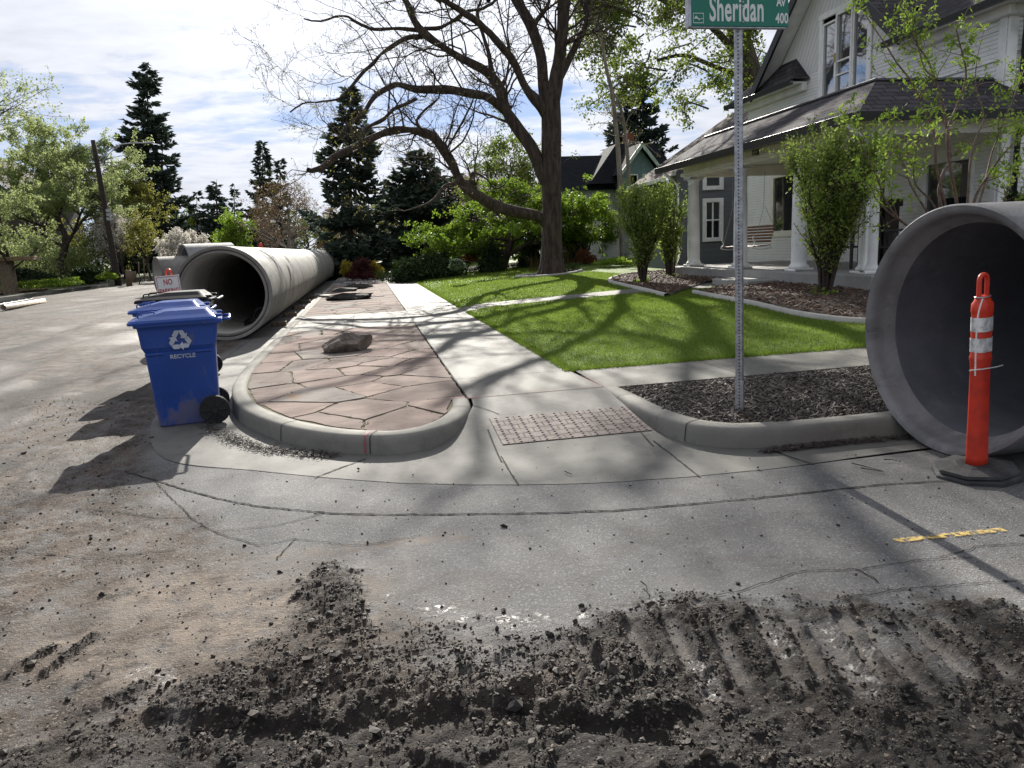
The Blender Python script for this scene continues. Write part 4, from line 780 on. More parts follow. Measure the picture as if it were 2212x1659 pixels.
# ---- pipes
def pipe(name, label, loc, yaw, L_=2.44, ro=.87, ri=.735, mat='pipe', group=None, front=True, bell=None, cat='concrete pipe'):
    t = thing(name, label, cat, loc, yaw, group); Rm = RY(PI / 2)  # local z of lathe -> +x
    rm_ = (ro + ri) / 2 + .0
    if bell:
        prof = [(ro - .01, 0), (ro, .012), (ro, .05), (ro, .06), (ro - .004, L_ - .03), (ro - .005, L_ - .01), (ro - .02, L_), (ri, L_), (ri, .17), (ri + .010, .15), (ri + .035, .11), (ri + .045, .09), (ri + .052, .05), (ri + .062, .015), (ro - .03, .003), (ro - .01, 0)]
    else:
        prof = [(ro - .008, 0), (ro, .008), (ro, .022), (ro, .03), (ro, L_ - .03), (ro, L_ - .02), (ro, L_ - .006), (ro - .006, L_), (ri, L_), (ri, .04), (ri + .006, .03), (ri + .055, .022), (ri + .056, .045), (ri + .070, .045), (ri + .071, .006), (ri + .078, 0), (ro - .008, 0)]
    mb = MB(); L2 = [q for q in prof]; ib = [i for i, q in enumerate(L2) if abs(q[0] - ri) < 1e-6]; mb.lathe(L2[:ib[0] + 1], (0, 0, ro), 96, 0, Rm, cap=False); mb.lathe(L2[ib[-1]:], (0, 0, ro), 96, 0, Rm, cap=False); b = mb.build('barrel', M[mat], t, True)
    ob_ = MB(); ob_.lathe([(ri, L_), (ri, L2[ib[-1]][1])], (0, 0, ro), 96, 0, Rm, cap=False); ob_.build('bore', M['bore_shade' if bell else 'bore_lit'], t, True)
    if not bell:
        g_ = MB(); a = np.linspace(0, 2 * PI, 97)[:-1]; P = np.stack([np.full(97, .030), (ri + .063) * np.cos(np.linspace(0, 2 * PI, 97)), ro + (ri + .063) * np.sin(np.linspace(0, 2 * PI, 97))], -1); g_.tubes(P, np.full(97, .0095), 6); g_.build('gasket', M['gasket'], t, True)
    return t
pz = (-2.62, 14.5, 0)
p0_ = pipe('concrete_pipe', 'nearest concrete pipe of the kerbside line, open end with black gasket facing the bins', pz, PI / 2)
far_lb = ['second concrete pipe section in the kerbside line, touching the open front one', 'third concrete pipe section in the kerbside line beside the driveway slab']
for k in range(1, 13):
    c_ = copy_tree(p0_); c_.location = (-2.62 + .0 * k + (.003 if k % 2 else -.003), 14.5 + 2.443 * k, 0); c_.rotation_euler.z = PI / 2 + rng.normal(0, .0015)
    c_['group'] = 'concrete pipe sections laid end to end along the kerb'; c_['label'] = far_lb[k - 1] if k < 3 else 'far concrete pipe section in the kerbside line, beyond the first three'
np_ = pipe('concrete_pipe', 'huge concrete pipe with a flared bell mouth beside the orange delineator', (3.66, 4.14, 0), math.radians(1.5), 2.5, .812, .692, 'pipe2', bell=True)
for k in (1, 2):
    c_ = copy_tree(np_); c_.location = (3.66 + 2.52 * k, 4.14 + .066 * k, 0); c_['label'] = ('second', 'third')[k - 1] + ' bell-ended pipe, unseen, added behind the one by the delineator to darken its bore'  # unseen pipes added to keep light out of the near bore
c2_ = copy_tree(p0_); bp = G(380, 640, 0); q = A(352, 580, 38); 
c2_.location = (q[0] + .1, 36.5, 0); c2_.rotation_euler.z = math.radians(28); c2_.scale = (.8, 1.0, 1.0); c2_['label'] = 'smaller end of a far concrete pipe poking out behind the kerbside line'
c3_ = copy_tree(np_); c3_.location = (q[0] + 1.1, 37.3, 0); c3_.rotation_euler.z = math.radians(28); c3_.scale = (.9, 1.35, 1.4); c3_['label'] = 'wide bell-ended concrete pipe standing highest behind the kerbside line'
# far culvert past the end of the line
c4_ = copy_tree(np_); c4_.location = (-2.3, 52, 0); c4_.rotation_euler.z = math.radians(-100); c4_.scale = (.8, .95, .95); c4_['label'] = 'dark mouthed pipe seen past the far end of the kerbside line'
# timber chocks under the line
for k, y in enumerate((16.9, 19.4, 21.9, 24.4, 27.0)):
    t = MB(); t.bbox((-.16, -.09, 0), (.16, .09, .1), .008); o = t.build('timber_chock', M['weather']); o.location = (-1.97, y, 0); o.rotation_euler.z = rng.normal(0, .15)
    tag(o, 'timber chock wedged against the kerbside pipes', 'timber chock', 'timber chocks wedged along the kerbside pipes')
# black hose coil lying in the pipe
hc = MB()
for k in range(5):
    a = np.linspace(0, 2 * PI, 40); r = .30 - .012 * k; P = np.stack([r * np.cos(a) * 1.0, r * np.sin(a) * .8, .03 + .035 * k + .02 * np.sin(2 * a + k)], -1); hc.tubes(P + rng.normal(0, .012, 3), np.full(40, .02), 6)
a = np.linspace(0, 1, 20); hc.tubes(np.stack([-.1 + .45 * a, -.25 + 0 * a, .2 * np.sin(a * PI) + .1], -1), np.full(20, .025), 6)
o = hc.build('hose_coil', M['rubber'], None, True); o.location = (-2.25, 16.0, .16); o.rotation_euler = (0, -.42, .2); tag(o, 'coil of black hose lying inside the front kerbside pipe', 'hose')
o = MB().lathe([(.055, 0), (.055, .05), (.04, .08), (.035, .13), (.0, .135)], k=12).build('marker_cap', M['orange'], None, True); q = A(498, 530, 20.2); o.location = (-2.6, 20.2, 1.735); tag(o, 'small orange cap standing on top of the kerbside pipes', 'marker')

# ---- wheeled bins
def rrect(x0, x1, y0, y1, r, n=5):
    out = []
    for cx_, cy_, a0 in ((x1 - r, y1 - r, 0), (x0 + r, y1 - r, PI / 2), (x0 + r, y0 + r, PI), (x1 - r, y0 + r, 1.5 * PI)):
        for k in range(n): a = a0 + PI / 2 * k / (n - 1); out.append((cx_ + r * math.cos(a), cy_ + r * math.sin(a)))
    return np.array(out)
def loft(mb, rings, mi=0, cap0=True, cap1=True):
    V = np.array(rings); n, k, _ = V.shape; j = (np.arange(n - 1) * k)[:, None]; i = np.arange(k)[None]; i2 = (i + 1) % k; n0 = mb.n
    mb.add(V.reshape(-1, 3), np.stack([j + i, j + i2, j + k + i2, j + k + i], -1).reshape(-1, 4), mi)
    if cap0: mb.F.append((n0 + np.arange(k)[::-1].reshape(1, -1), mi))
    if cap1: mb.F.append((n0 + (n - 1) * k + np.arange(k).reshape(1, -1), mi))
    return mb
def ring(x0, x1, y0, y1, r, z, n=5): p = rrect(x0, x1, y0, y1, r, n); return np.c_[p, np.full(len(p), z)]
ARR = [[(-.50, .22), (-.26, .64), (.02, .64), (.10, .50), (-.02, .28), (-.17, .20), (-.27, .36)], [(.05, .64), (.22, .64), (.38, .37), (.50, .44), (.37, .10), (.03, .17), (.16, .25), (.05, .45)]]
def recycle(parent, M4, size, mat):
    mb = MB()
    for k in range(3):
        for P in ([(-.475, .26), (-.27, .62), (-.03, .62), (-.20, .33), (-.16, .24), (-.32, .35)], [(0, .62), (.20, .62), (.37, .33), (.49, .40), (.36, .06), (.02, .16), (.13, .20), (.0, .42), (-.05, .34), (-.15, .37)]):
            Q = np.array(P if len(P) == 6 else [(-.01, .62), (.21, .62), (.35, .38), (.47, .45), (.36, .07), (.0, .16), (.12, .23), (.03, .40)]) ; 
            if len(P) == 6: Q = np.array([(-.44, .30), (-.26, .62), (-.04, .62), (.0, .50), (-.17, .21)])
            Q = Q - np.array([0, 0]); a = k * 2 * PI / 3; Rr = np.array([[math.cos(a), -math.sin(a)], [math.sin(a), math.cos(a)]]); Q = Q @ Rr.T * size
            mb.prism(Q, 0, .0012)
    o = mb.build('recycling_symbol', mat, parent); o.matrix_local = M4; return o
M['stencil'] = simple('stencil_pale', (.45, .50, .58), .5, .2)
M['stencild'] = simple('stencil_dull', (.12, .17, .36), .5, .2)
def make_bin(name, label, loc, rz, col, lidcol, symbol=True, sc_=1.0, group=None):
    t = thing(name, label, 'recycling bin' if symbol else 'trash bin', loc, rz, group, sc_)
    R5 = lambda z, a, r=.045: ring(*a, r, z)
    f = lambda z: (.028 - .05 * z, .555 + .05 * z, .045 - .066 * z, .505 + .066 * z)
    rings = [ring(.04, .54, .06, .49, .04, 0), ring(.025, .555, .045, .505, .045, .02)]
    for z in (.1, .3, .5, .66): rings.append(R5(z, f(z)))
    x0, x1, y0, y1 = f(.70); rings += [R5(.70, (x0, x1, y0, y1)), R5(.745, (x0 - .022, x1 + .012, y0 - .018, y1 + .018)), R5(.90, (x0 - .034, x1 + .04, y0 - .025, y1 + .025)), R5(.935, (x0 - .038, x1 + .06, y0 - .03, y1 + .03))]
    X0, X1, Y0, Y1 = x0 - .038, x1 + .06, y0 - .03, y1 + .03
    mb = MB(); loft(mb, rings, cap1=False)
    # moulded side pockets
    for xa_, xb_ in ((X0 + .04, X0 + .20), (X1 - .24, X1 - .10)): mb.bbox((xa_, f(.68)[2] - .012, .672), (xb_, f(.68)[2] + .01, .70), .008)
    mb.build('body', M[col], t, False)
    ri_ = MB(); loft(ri_, [ring(X0 - .02, X1 + .02, Y0 - .02, Y1 + .02, .05, .93), ring(X0 - .025, X1 + .025, Y0 - .025, Y1 + .025, .05, .94), ring(X0 - .025, X1 + .025, Y0 - .025, Y1 + .025, .05, .965), ring(X0 - .02, X1 + .02, Y0 - .02, Y1 + .02, .05, .97)]); ri_.build('rim', M[col], t)
    ld = MB(); e = .035
    loft(ld, [ring(X0 - e - .03, X1 - .01, Y0 - e, Y1 + e, .05, .958), ring(X0 - e - .035, X1 - .01, Y0 - e - .003, Y1 + e + .003, .05, .975), ring(X0 - e - .02, X1 - .02, Y0 - e + .01, Y1 + e - .01, .05, .995), ring(X0 + .03, X1 - .05, Y0 + .03, Y1 - .03, .05, 1.022), ring(X0 + .22, X1 - .09, Y0 + .10, Y1 - .10, .04, 1.062), ring(X0 + .27, X1 - .16, Y0 + .14, Y1 - .14, .04, 1.066)])
    ld.bbox((X1 - .10, Y0 + .02, .985), (X1 + .03, Y0 + .10, 1.012), .01); ld.bbox((X1 - .10, Y1 - .10, .985), (X1 + .03, Y1 - .02, 1.012), .01)
    lid = ld.build('lid', M[lidcol], t)
    for yy_ in (Y0 + .09, Y1 - .20):
        h_ = MB(); P = np.array([(X0 + .02, yy_, 1.0), (X0 + .02, yy_, 1.045), (X0 + .03, yy_ + .01, 1.055), (X0 + .15, yy_ + .02, 1.06), (X0 + .16, yy_ + .02, 1.04)]); h_.tubes(P, np.full(5, .008), 6, cap=True); h_.build('lid_handle', M[lidcol], lid, True)
    hb = MB(); P = np.array([(X1, Y0 + .06, .955), (X1 + .075, Y0 + .06, .96), (X1 + .09, Y0 + .08, .962), (X1 + .09, Y1 - .08, .962), (X1 + .075, Y1 - .06, .96), (X1, Y1 - .06, .955)]); hb.tubes(P, np.full(6, .014), 8, cap=True); hb.build('handle', M[col], t, True)
    for yy_ in (-.035, .53):
        w_ = MB(); w_.lathe([(.04, -.035), (.10, -.03), (.128, -.032), (.134, -.015), (.134, .015), (.128, .032), (.10, .03), (.04, .035)], (0, 0, 0), 28, 0, RX(PI / 2))
        for k in range(8): a = k * PI / 4; w_.bbox((.03, -.042, -.008), (.115, -.030, .008), .003, 0, RY(a))
        w_.lathe([(.03, -.05), (.03, .05)], (0, 0, 0), 14, 0, RX(PI / 2)); o = w_.build('wheel', M['rubber'], t, False); o.location = (.52, yy_, .134)
    ax = MB(); ax.tubes(np.array([(.52, -.03, .134), (.52, .53, .134)]), np.full(2, .012), 8); ax.build('axle', M['iron'], t)
    if symbol:
        dy = (f(.5)[2] - f(.7)[2]) / .2; yl = f(.62)[2]
        sl_ = math.atan(.066); 
        recycle(t, Matrix.Translation((.30, f(.80)[2] - .0235, .80)) @ Matrix.Rotation(PI / 2 + .05, 4, 'X'), .145, M['stencil'])
        text('lettering', 'RECYCLE', .052, M['stencil'], t, (.305, f(.64)[2] - .002, .635), (PI / 2 + sl_, 0, 0), 1.0, .0012)
        recycle(t, Matrix.Translation((f(.80)[0] - .029, .27, .80)) @ Matrix.Rotation(-PI / 2, 4, 'Z') @ Matrix.Rotation(PI / 2 + .05, 4, 'X'), .13, M['stencild'])
        text('lettering', 'RECYCLE', .045, M['stencild'], t, (f(.64)[0] - .002, .27, .635), (PI / 2 + sl_, 0, -PI / 2), 1.0, .001)
    return t
BR = math.radians(10)
bin1 = make_bin('recycling_bin', 'front blue recycling bin with white recycling arrows facing the camera', (-2.0, 7.08, .0), BR, 'blue', 'bluel')
bin2 = make_bin('recycling_bin', 'blue recycling bin standing between the front one and the black bin', (-2.46, 8.7, .0), math.radians(6), 'blue', 'bluel')
bin3 = make_bin('trash_bin', 'black wheeled trash bin at the back of the row of bins', (-2.66, 9.72, .0), math.radians(5), 'blackp2', 'blackp', False, (1.12, 1.1, 1.06))
bb = G(735, 562, .14)
for k, (x, y, lb) in enumerate(((-1.0, 46.5, 'far blue bin behind the purple shrub, nearer to the pipes'), (-.35, 47.2, 'far blue bin behind the purple shrub, nearer to the sidewalk'))):
    c_ = copy_tree(bin1); c_.location = (x, y, .14); c_.rotation_euler.z = .2 - .5 * k; c_['label'] = lb

# ---- delineators
def delineator(name, label, loc, rz, bands=True, base=True):
    t = thing(name, label, 'delineator', loc, rz)
    def oc(rx, ry, z, n=8, ph=PI / 8): a = np.arange(n) * 2 * PI / n + ph; return np.c_[rx * np.cos(a), ry * np.sin(a), np.full(n, z)]
    b = MB(); loft(b, [oc(.245, .235, 0), oc(.25, .24, .008), oc(.25, .24, .028), oc(.225, .215, .036)]); loft(b, [oc(.225, .215, .038), oc(.232, .222, .045), oc(.228, .218, .062), oc(.13, .125, .075), oc(.12, .115, .08)]); b.build('base', M['baserub'], t)
    def pr(rx, ry, z): a = np.arange(20) * PI / 10; c_, s_ = np.cos(a), np.sin(a); return np.c_[np.sign(c_) * np.abs(c_) ** .7 * rx, np.sign(s_) * np.abs(s_) ** .7 * ry, np.full(20, z)]
    p = MB(); loft(p, [pr(.066, .050, .07), pr(.062, .048, .12), pr(.058, .044, .40), pr(.055, .042, .66), pr(.058, .044, .70), pr(.063, .047, .72), pr(.063, .047, .735), pr(.058, .044, .745), pr(.057, .044, .98), pr(.060, .046, .995), pr(.062, .047, 1.0), pr(.060, .046, 1.045), pr(.045, .036, 1.062), pr(.044, .030, 1.085), pr(.040, .022, 1.09)]); p.build('post', M['orange'], t, True)
    for z0 in ((.765, .885) if bands else ()):
        q = MB(); loft(q, [pr(.0595, .0465, z0), pr(.0595, .0465, z0 + .082)], cap0=False, cap1=False); q.build('reflective_band', M['band'], t, True)
    h_ = MB(); a = np.linspace(0, PI, 12); P = np.r_[[(.035, 0, 1.08)], np.c_[.035 * np.cos(a), np.zeros(12), 1.175 + .035 * np.sin(a)], [(-.035, 0, 1.08)]]; h_.tubes(P, np.full(14, .0135), 8); h_.build('handle', M['orange'], t, True)
    return t
dl = delineator('delineator', 'tall orange delineator post on an octagonal rubber base before the large pipe', (3.52, 3.70, .0), .15); dl.rotation_euler = (0, -.05, .25)
z_ = MB(); P = spline([(-.055, -.035, 1.08), (-.085, -.03, .98), (-.10, -.035, .80), (-.105, -.04, .64)], 14); z_.tubes(P, np.full(14, .0045), 6, cap=True); z_.build('zip_tie', M['zip'], dl)
z_ = MB(); z_.tubes(np.array([(-.18, -.055, .685), (-.06, -.06, .675), (.05, -.058, .668), (.13, -.05, .665)]), np.full(4, .0035), 6, cap=True); z_.build('zip_tie', M['zip'], dl)
z_ = MB(); P = np.stack([.05 * np.cos(np.linspace(0, 2 * PI, 16)), .035 * np.sin(np.linspace(0, 2 * PI, 16)), np.full(16, 1.083)], -1); z_.tubes(P, np.full(16, .004), 5); z_.build('wire_tie', M['galv'], dl)
# no parking sign on its own orange delineator
qs = A(366, 620, 11.0); d2 = delineator('no_parking_delineator', 'orange delineator carrying the white NO PARKING sign behind the bins', (qs[0], 11.05, 0), .1, False); d2['category'] = 'parking sign'; d2.scale = (1, 1, 1.15)
sg = MB(); sg.bbox((-.152, -.004, 0), (.152, .004, .455), .002); pn = sg.build('sign_panel', M['signw'], d2); pn.location = (0, -.06, .74); pn.rotation_euler = (.03, -.04, 0); pn.scale = (1, 1, .885)
bo = MB()
for a, b in (((-.14, 0, .012), (.14, 0, .018)), ((-.14, 0, .437), (.14, 0, .443)), ((-.14, 0, .018), (-.134, 0, .437)), ((.134, 0, .018), (.14, 0, .437))): bo.box((a[0], -.0062, a[2]), (b[0], -.0045, b[2]))
bo.build('sign_border', M['red'], pn)
for s_, z, k in (('NO', .335, .105), ('PARKING', .225, .085), ('THIS BLOCK', .135, .058)): text('lettering', s_, k, M['red'], pn, (0, -.0048, z), (PI / 2, 0, 0), .70 if s_ != 'THIS BLOCK' else .78, .002)

# ---- street sign
sp_ = G(1598, 893, .12); ssn = thing('street_name_sign', 'green street name sign on a perforated steel post in the dark mulch strip', 'street sign', (sp_[0], sp_[1], .10), 0)
po_ = MB(); Rp = RZ(math.radians(-33)); hw = .0285; H_ = 2.93; po_.bbox((-hw, -hw, 0), (hw, hw, H_), .006, 0, Rp)
po_.bbox((-hw - .004, -hw - .004, 0), (hw + .004, hw + .004, .28), .004, 0, Rp)
dsc = [(.0062, 0), (.0062, .0012)]
for fc in range(4):
    Rf = RZ(math.radians(-33) + fc * PI / 2) @ RX(PI / 2)
    for k in range(112): z = .02 + k * .0254; w2 = .0045 if z < .285 else 0; o_ = RZ(math.radians(-33) + fc * PI / 2) @ np.array([0, -hw - w2 + .0002, z]); po_.lathe([(.0058, 0), (.0058, .0008)], o_, 8, 1, Rf)
pst = po_.build('post', [M['galv'], M['crack']], ssn); pst.rotation_euler = (0, -.014, 0)
bl = thing('x', None, None) if False else None
BZ = 2.86; bz = math.radians(3)
bp_ = MB(); bp_.bbox((-.40, -.012, 0), (.365, .012, .235), .004); blade = bp_.build('sign_blade', M['green'], ssn); blade.location = (-.035, -.045, BZ - .02); blade.rotation_euler = (0, -.014, bz)
fr = MB(); fr.bbox((-.425, -.02, -.008), (-.4, .03, .24), .004); fr.bbox((-.425, -.013, -.012), (.345, .02, -.001), .003); fr.build('sign_bracket', M['galv'], blade)
yb = -.0125
text('lettering', 'Sheridan', .232, M['signw'], blade, (-.262, yb, .038), (PI / 2, 0, 0), .50, .0045, align='LEFT', space=1.06)
text('lettering', 'Av', .085, M['signw'], blade, (.30, yb, .138), (PI / 2, 0, 0), .72, .0022); text('lettering', '400', .095, M['signw'], blade, (.31, yb, .025), (PI / 2, 0, 0), .70, .0022, space=1.05)
lg = MB()
for a, b in (((-.385, .02), (-.305, .024)), ((-.385, .082), (-.305, .086)), ((-.385, .024), (-.382, .082)), ((-.308, .024), (-.305, .082)), ((-.345, .047), (-.308, .0505))): lg.box((a[0], yb - .001, a[1]), (b[0], yb, b[1]))
lg.add(np.array([(-.38, yb - .001, .049), (-.362, yb - .001, .070), (-.354, yb - .001, .056), (-.350, yb - .001, .049)]), [[0, 1, 2, 3]]); lg.add(np.array([(-.357, yb - .001, .058), (-.340, yb - .001, .036), (-.332, yb - .001, .0505), (-.345, yb - .001, .0505), (-.352, yb - .001, .062)]), [[0, 1, 2, 3, 4]]); lg.build('sign_emblem', M['signw'], blade)
for z in (.03, .13, .16): 
    bo_ = MB(); bo_.lathe([(.008, 0), (.008, .003), (.004, .005)], (-.035 + .035, yb, z), 10, 0, RX(PI / 2)); bo_.build('bolt', M['galv'], blade)

# ---- rocks
def rock(name, label, c_, dims, seed, mat, rz=0, cuts=9, cat='rock', sub=4, ns=1.0, group=None):
    r_ = np.random.default_rng(seed); bm = bmesh.new(); bmesh.ops.create_icosphere(bm, subdivisions=sub, radius=1); V = np.array([v.co[:] for v in bm.verts]); F = np.array([[v.index for v in f.verts] for f in bm.faces]); bm.free()
    for _ in range(cuts):
        n = r_.standard_normal(3); n /= np.linalg.norm(n); d = r_.uniform(.55, .8); k = np.maximum(V @ n - d, 0); V = V - n * k[:, None] * .95
    off_ = (fbm(V[:, 0] * 2.2 + seed, V[:, 1] * 2.2 + V[:, 2] * 1.7, 5) - .5) * .32 * ns + (fbm(V[:, 0] * 9 + seed, V[:, 2] * 9 + V[:, 1] * 5, 3) - .5) * .08; V = V * (1 + off_)[:, None]
    V[:, 2] = np.maximum(V[:, 2], -.55); V = V * np.array(dims) / 2 * 1.15; V[:, 2] -= V[:, 2].min(); V[:, 2] -= dims[2] * .04
    o = MB().add(V, F).build(name, M[mat], None, False); o.location = c_; o.rotation_euler.z = rz; return tag(o, label, cat, group)
q = G(752, 762, .14); rock('boulder', 'pitted brown boulder in the middle of the near flagstones', (q[0], q[1] + .2, .14), (.64, .42, .37), 6, 'rock', .1, 11, ns=1.0)
q = G(757, 648, .14); rock('boulder', 'wide flat dark boulder beyond the driveway slab', (q[0] - .05, q[1] + .3, .14), (1.50, .8, .30), 11, 'rockdk', 0, 12, ns=1.5); 
rock('boulder', 'small dark slab of rock on top of the wide flat boulder', (q[0] - .1, q[1] + .35, .38), (.75, .45, .16), 18, 'rockdk', .2, 10)
q = G(772, 625, .14); rock('boulder', 'long low dark boulder in front of the gravel bed', (q[0], q[1] + .3, .14), (1.12, .5, .27), 21, 'rockdk', 0, 14)
q = G(705, 642, .14); o = MB().bbox((-.25, -.12, 0), (.25, .12, .07), .01).build('paving_block', M['edging']); o.location = (q[0], q[1], .14); o.rotation_euler.z = -.9; tag(o, 'loose pale concrete block between the pipes and the flat boulder', 'block')
hs = MB(); hs.tubes(spline([tuple(np.r_[G(*p, .14)[:2], .16]) for p in [(655, 634), (690, 637), (740, 641), (790, 642), (830, 641)]], 30), np.full(30, .012), 6); tag(hs.build('garden_hose', M['cordb'], None, True), 'thin blue hose trailing across the flagstones by the dark boulders', 'hose'); hs = MB(); hs.tubes(spline([tuple(np.r_[G(*p, .16)[:2], .19]) for p in [(690, 609), (730, 611), (770, 615), (795, 614)]], 20), np.full(20, .02), 6)
tag(hs.build('garden_hose', M['cordb'], None, True), 'pale blue hose lying on the gravel bed', 'hose')
# twigs
tw = MB()
for (a, b) in (((1860, 1013), (1910, 1022)), ((1840, 1003), (1905, 1020)), ((430, 1500), (470, 1490)), ((1385, 1260), (1398, 1285)), ((1910, 995), (1940, 998)), ((1220, 1020), (1235, 1026))):
    A_, B_ = G(*a, .01), G(*b, .01); m_ = (A_ + B_) / 2 + rng.normal(0, .01, 3); m_[2] = .02; o = MB().tubes(spline([A_ + [0, 0, .008], m_, B_ + [0, 0, .008]], 7), np.linspace(.004, .002, 7), 5).build('twig', M['stem']); tag(o, 'broken twig lying on the asphalt', 'twig', 'broken twigs lying on the asphalt')
# timber trestle, plank, plastic pipe on the far side
q = G(20, 628, 0); Yt = 50
tr_ = thing('timber_trestle', 'rough timber trestle with a plank top at the far side of the dirt street', 'trestle', (A(20, 600, Yt)[0], Yt, .0))
b_ = MB(); b_.bbox((-2.2, -.5, 1.98), (1.65, .5, 2.22), .02); b_.build('top_plank', M['stake'], tr_); 
for x in (-.35, -1.9): b_ = MB(); b_.bbox((x - .0, -.35, 0), (x + .62, .35, 1.98), .02); b_.build('leg', M['weather'], tr_)
for (a, b, nm_, lb, r_) in (((-20, 660), (92, 622), 'timber_beam', 'squared timber beam lying beyond the plastic pipe', .10),): 
    A_, B_ = G(a[0], 640, 0), G(100, 627, 0); o = MB().tubes(np.array([A_ + [0, 0, .11], B_ + [0, 0, .11]]), np.full(2, .14), 4, cap=True).build(nm_, M['stake']); tag(o, lb, 'timber')
A_, B_ = G(8, 671, 0), G(95, 656, 0); pp_ = MB(); d_ = B_ - A_; L_ = np.linalg.norm(d_); pp_.lathe([(.11, 0), (.11, L_), (.10, L_), (.10, 0), (.11, 0)], (0, 0, 0), 20, 0, RY(PI / 2), cap=False); o = pp_.build('plastic_pipe', simple('beige_plastic', (.50, .44, .36), .4), None, True); o.location = A_ + [0, 0, .11]; o.rotation_euler.z = math.atan2(d_[1], d_[0]); tag(o, 'beige plastic pipe lying on the dirt street', 'plastic pipe')
gr_ = MB(); A_, B_ = G(-10, 662, 0), G(70, 648, 0); d_ = (B_ - A_); n_ = np.array([-d_[1], d_[0], 0]); n_ /= np.linalg.norm(n_)
for k in range(5): gr_.tubes(np.array([A_ + n_ * .22 * k + [0, 0, .05], B_ + n_ * .22 * k + [0, 0, .05]]), np.full(2, .035), 5, cap=True)
for k in range(6): m_ = A_ + d_ * k / 5; gr_.tubes(np.array([m_ + [0, 0, .10], m_ + n_ * .9 + [0, 0, .10]]), np.full(2, .03), 5, cap=True)
tag(gr_.build('steel_grate', M['iron']), 'dark steel grate lying flat behind the beige pipe', 'grate')
# ---- leaning utility pole with lamp arm
Yp = 56; b0 = A(256, 615, Yp); t0 = A(201, 303, Yp); b0[2] = 0.0
up = thing('utility_pole', 'dark leaning wooden utility pole with a curved street lamp arm', 'utility pole', b0)
rel = t0 - b0; P = np.linspace([0, 0, 0], rel, 10); pl_ = MB(); pl_.tubes(P, np.linspace(.22, .15, 10), 12, cap=True); pl_.build('pole', M['polewood'], up, True)
arm = MB(); a0, a1 = A(215, 345, Yp) - b0, A(312, 308, Yp) - b0; P = spline([a0, A(235, 325, Yp) - b0, A(262, 312, Yp) - b0, a1], 16); arm.tubes(P, np.full(16, .04), 8); P2_ = spline([A(217, 357, Yp) - b0, A(236, 332, Yp) - b0, A(258, 315, Yp) - b0], 10); arm.tubes(P2_, np.full(10, .025), 6); arm.build('lamp_arm', M['steel'], up, True)
lh = MB(); lh.lathe([(.0, -.40), (.09, -.36), (.15, -.1), (.15, .12), (.07, .36), (.05, .42)], a1 + [.25, 0, -.02], 12, 0, RY(-PI / 2 - .05), sy=1.0, sx=.5); lh.build('lamp_head', M['steel'], up, True)
for k, (py_, w_) in enumerate(((455, .3), (464, .3), (473, .34))): s_ = MB(); c_ = A(242 - (473 - py_) * .12, py_, Yp) - b0; s_.box((-w_ / 2 - .1, -.26, -.1), (w_ / 2 - .1, -.235, .1), o=c_); s_.build('notice_plate', M['galv'], up)
wr_ = MB(); P = spline([tuple(t0 + [0, 0, -.3]), tuple(A(120, 350, 60)), tuple(A(0, 342, 70)), tuple(A(-300, 320, 90))], 20); wr_.tubes(P, np.full(20, .018), 4); tag(wr_.build('overhead_wire', M['iron']), 'thin overhead wire running from the leaning pole', 'wire')
# short wooden posts and stakes on the far verge
for k, (px, pb, pt, Y_, r_, mt, lb) in enumerate(((279, 613, 583, 54, .20, 'weather', 'stout grey wooden post next to the leaning pole'), (291, 608, 586, 60, .16, 'weather', 'thinner wooden post just behind the stout one'), (301, 612, 566, 57, .045, 'stake', 'tan stake supporting the white flowering sapling'), (312, 605, 560, 62, .04, 'stake', 'tan stake left of the young tree trunk'), (337, 600, 555, 62, .04, 'stake', 'tall pale stake nearest to the bell-ended pipe'), (270, 600, 530, 70, .12, 'polewood', 'dark post standing behind the leaning pole'))):
    b_ = A(px, pb, Y_); t_ = A(px - 2, pt, Y_); b_[2] = min(b_[2], .1) if Y_ < 58 else b_[2]; o = MB().tubes(np.array([[0, 0, -.1], (t_ - b_) * [1, 1, .9], t_ - b_]), np.array([r_, r_ * .95, r_ * .7]), 8, cap=True).build('wooden_post' if r_ > .1 else 'wooden_stake', M[mt], None, True); o.location = b_; tag(o, lb, 'post' if r_ > .1 else 'stake')
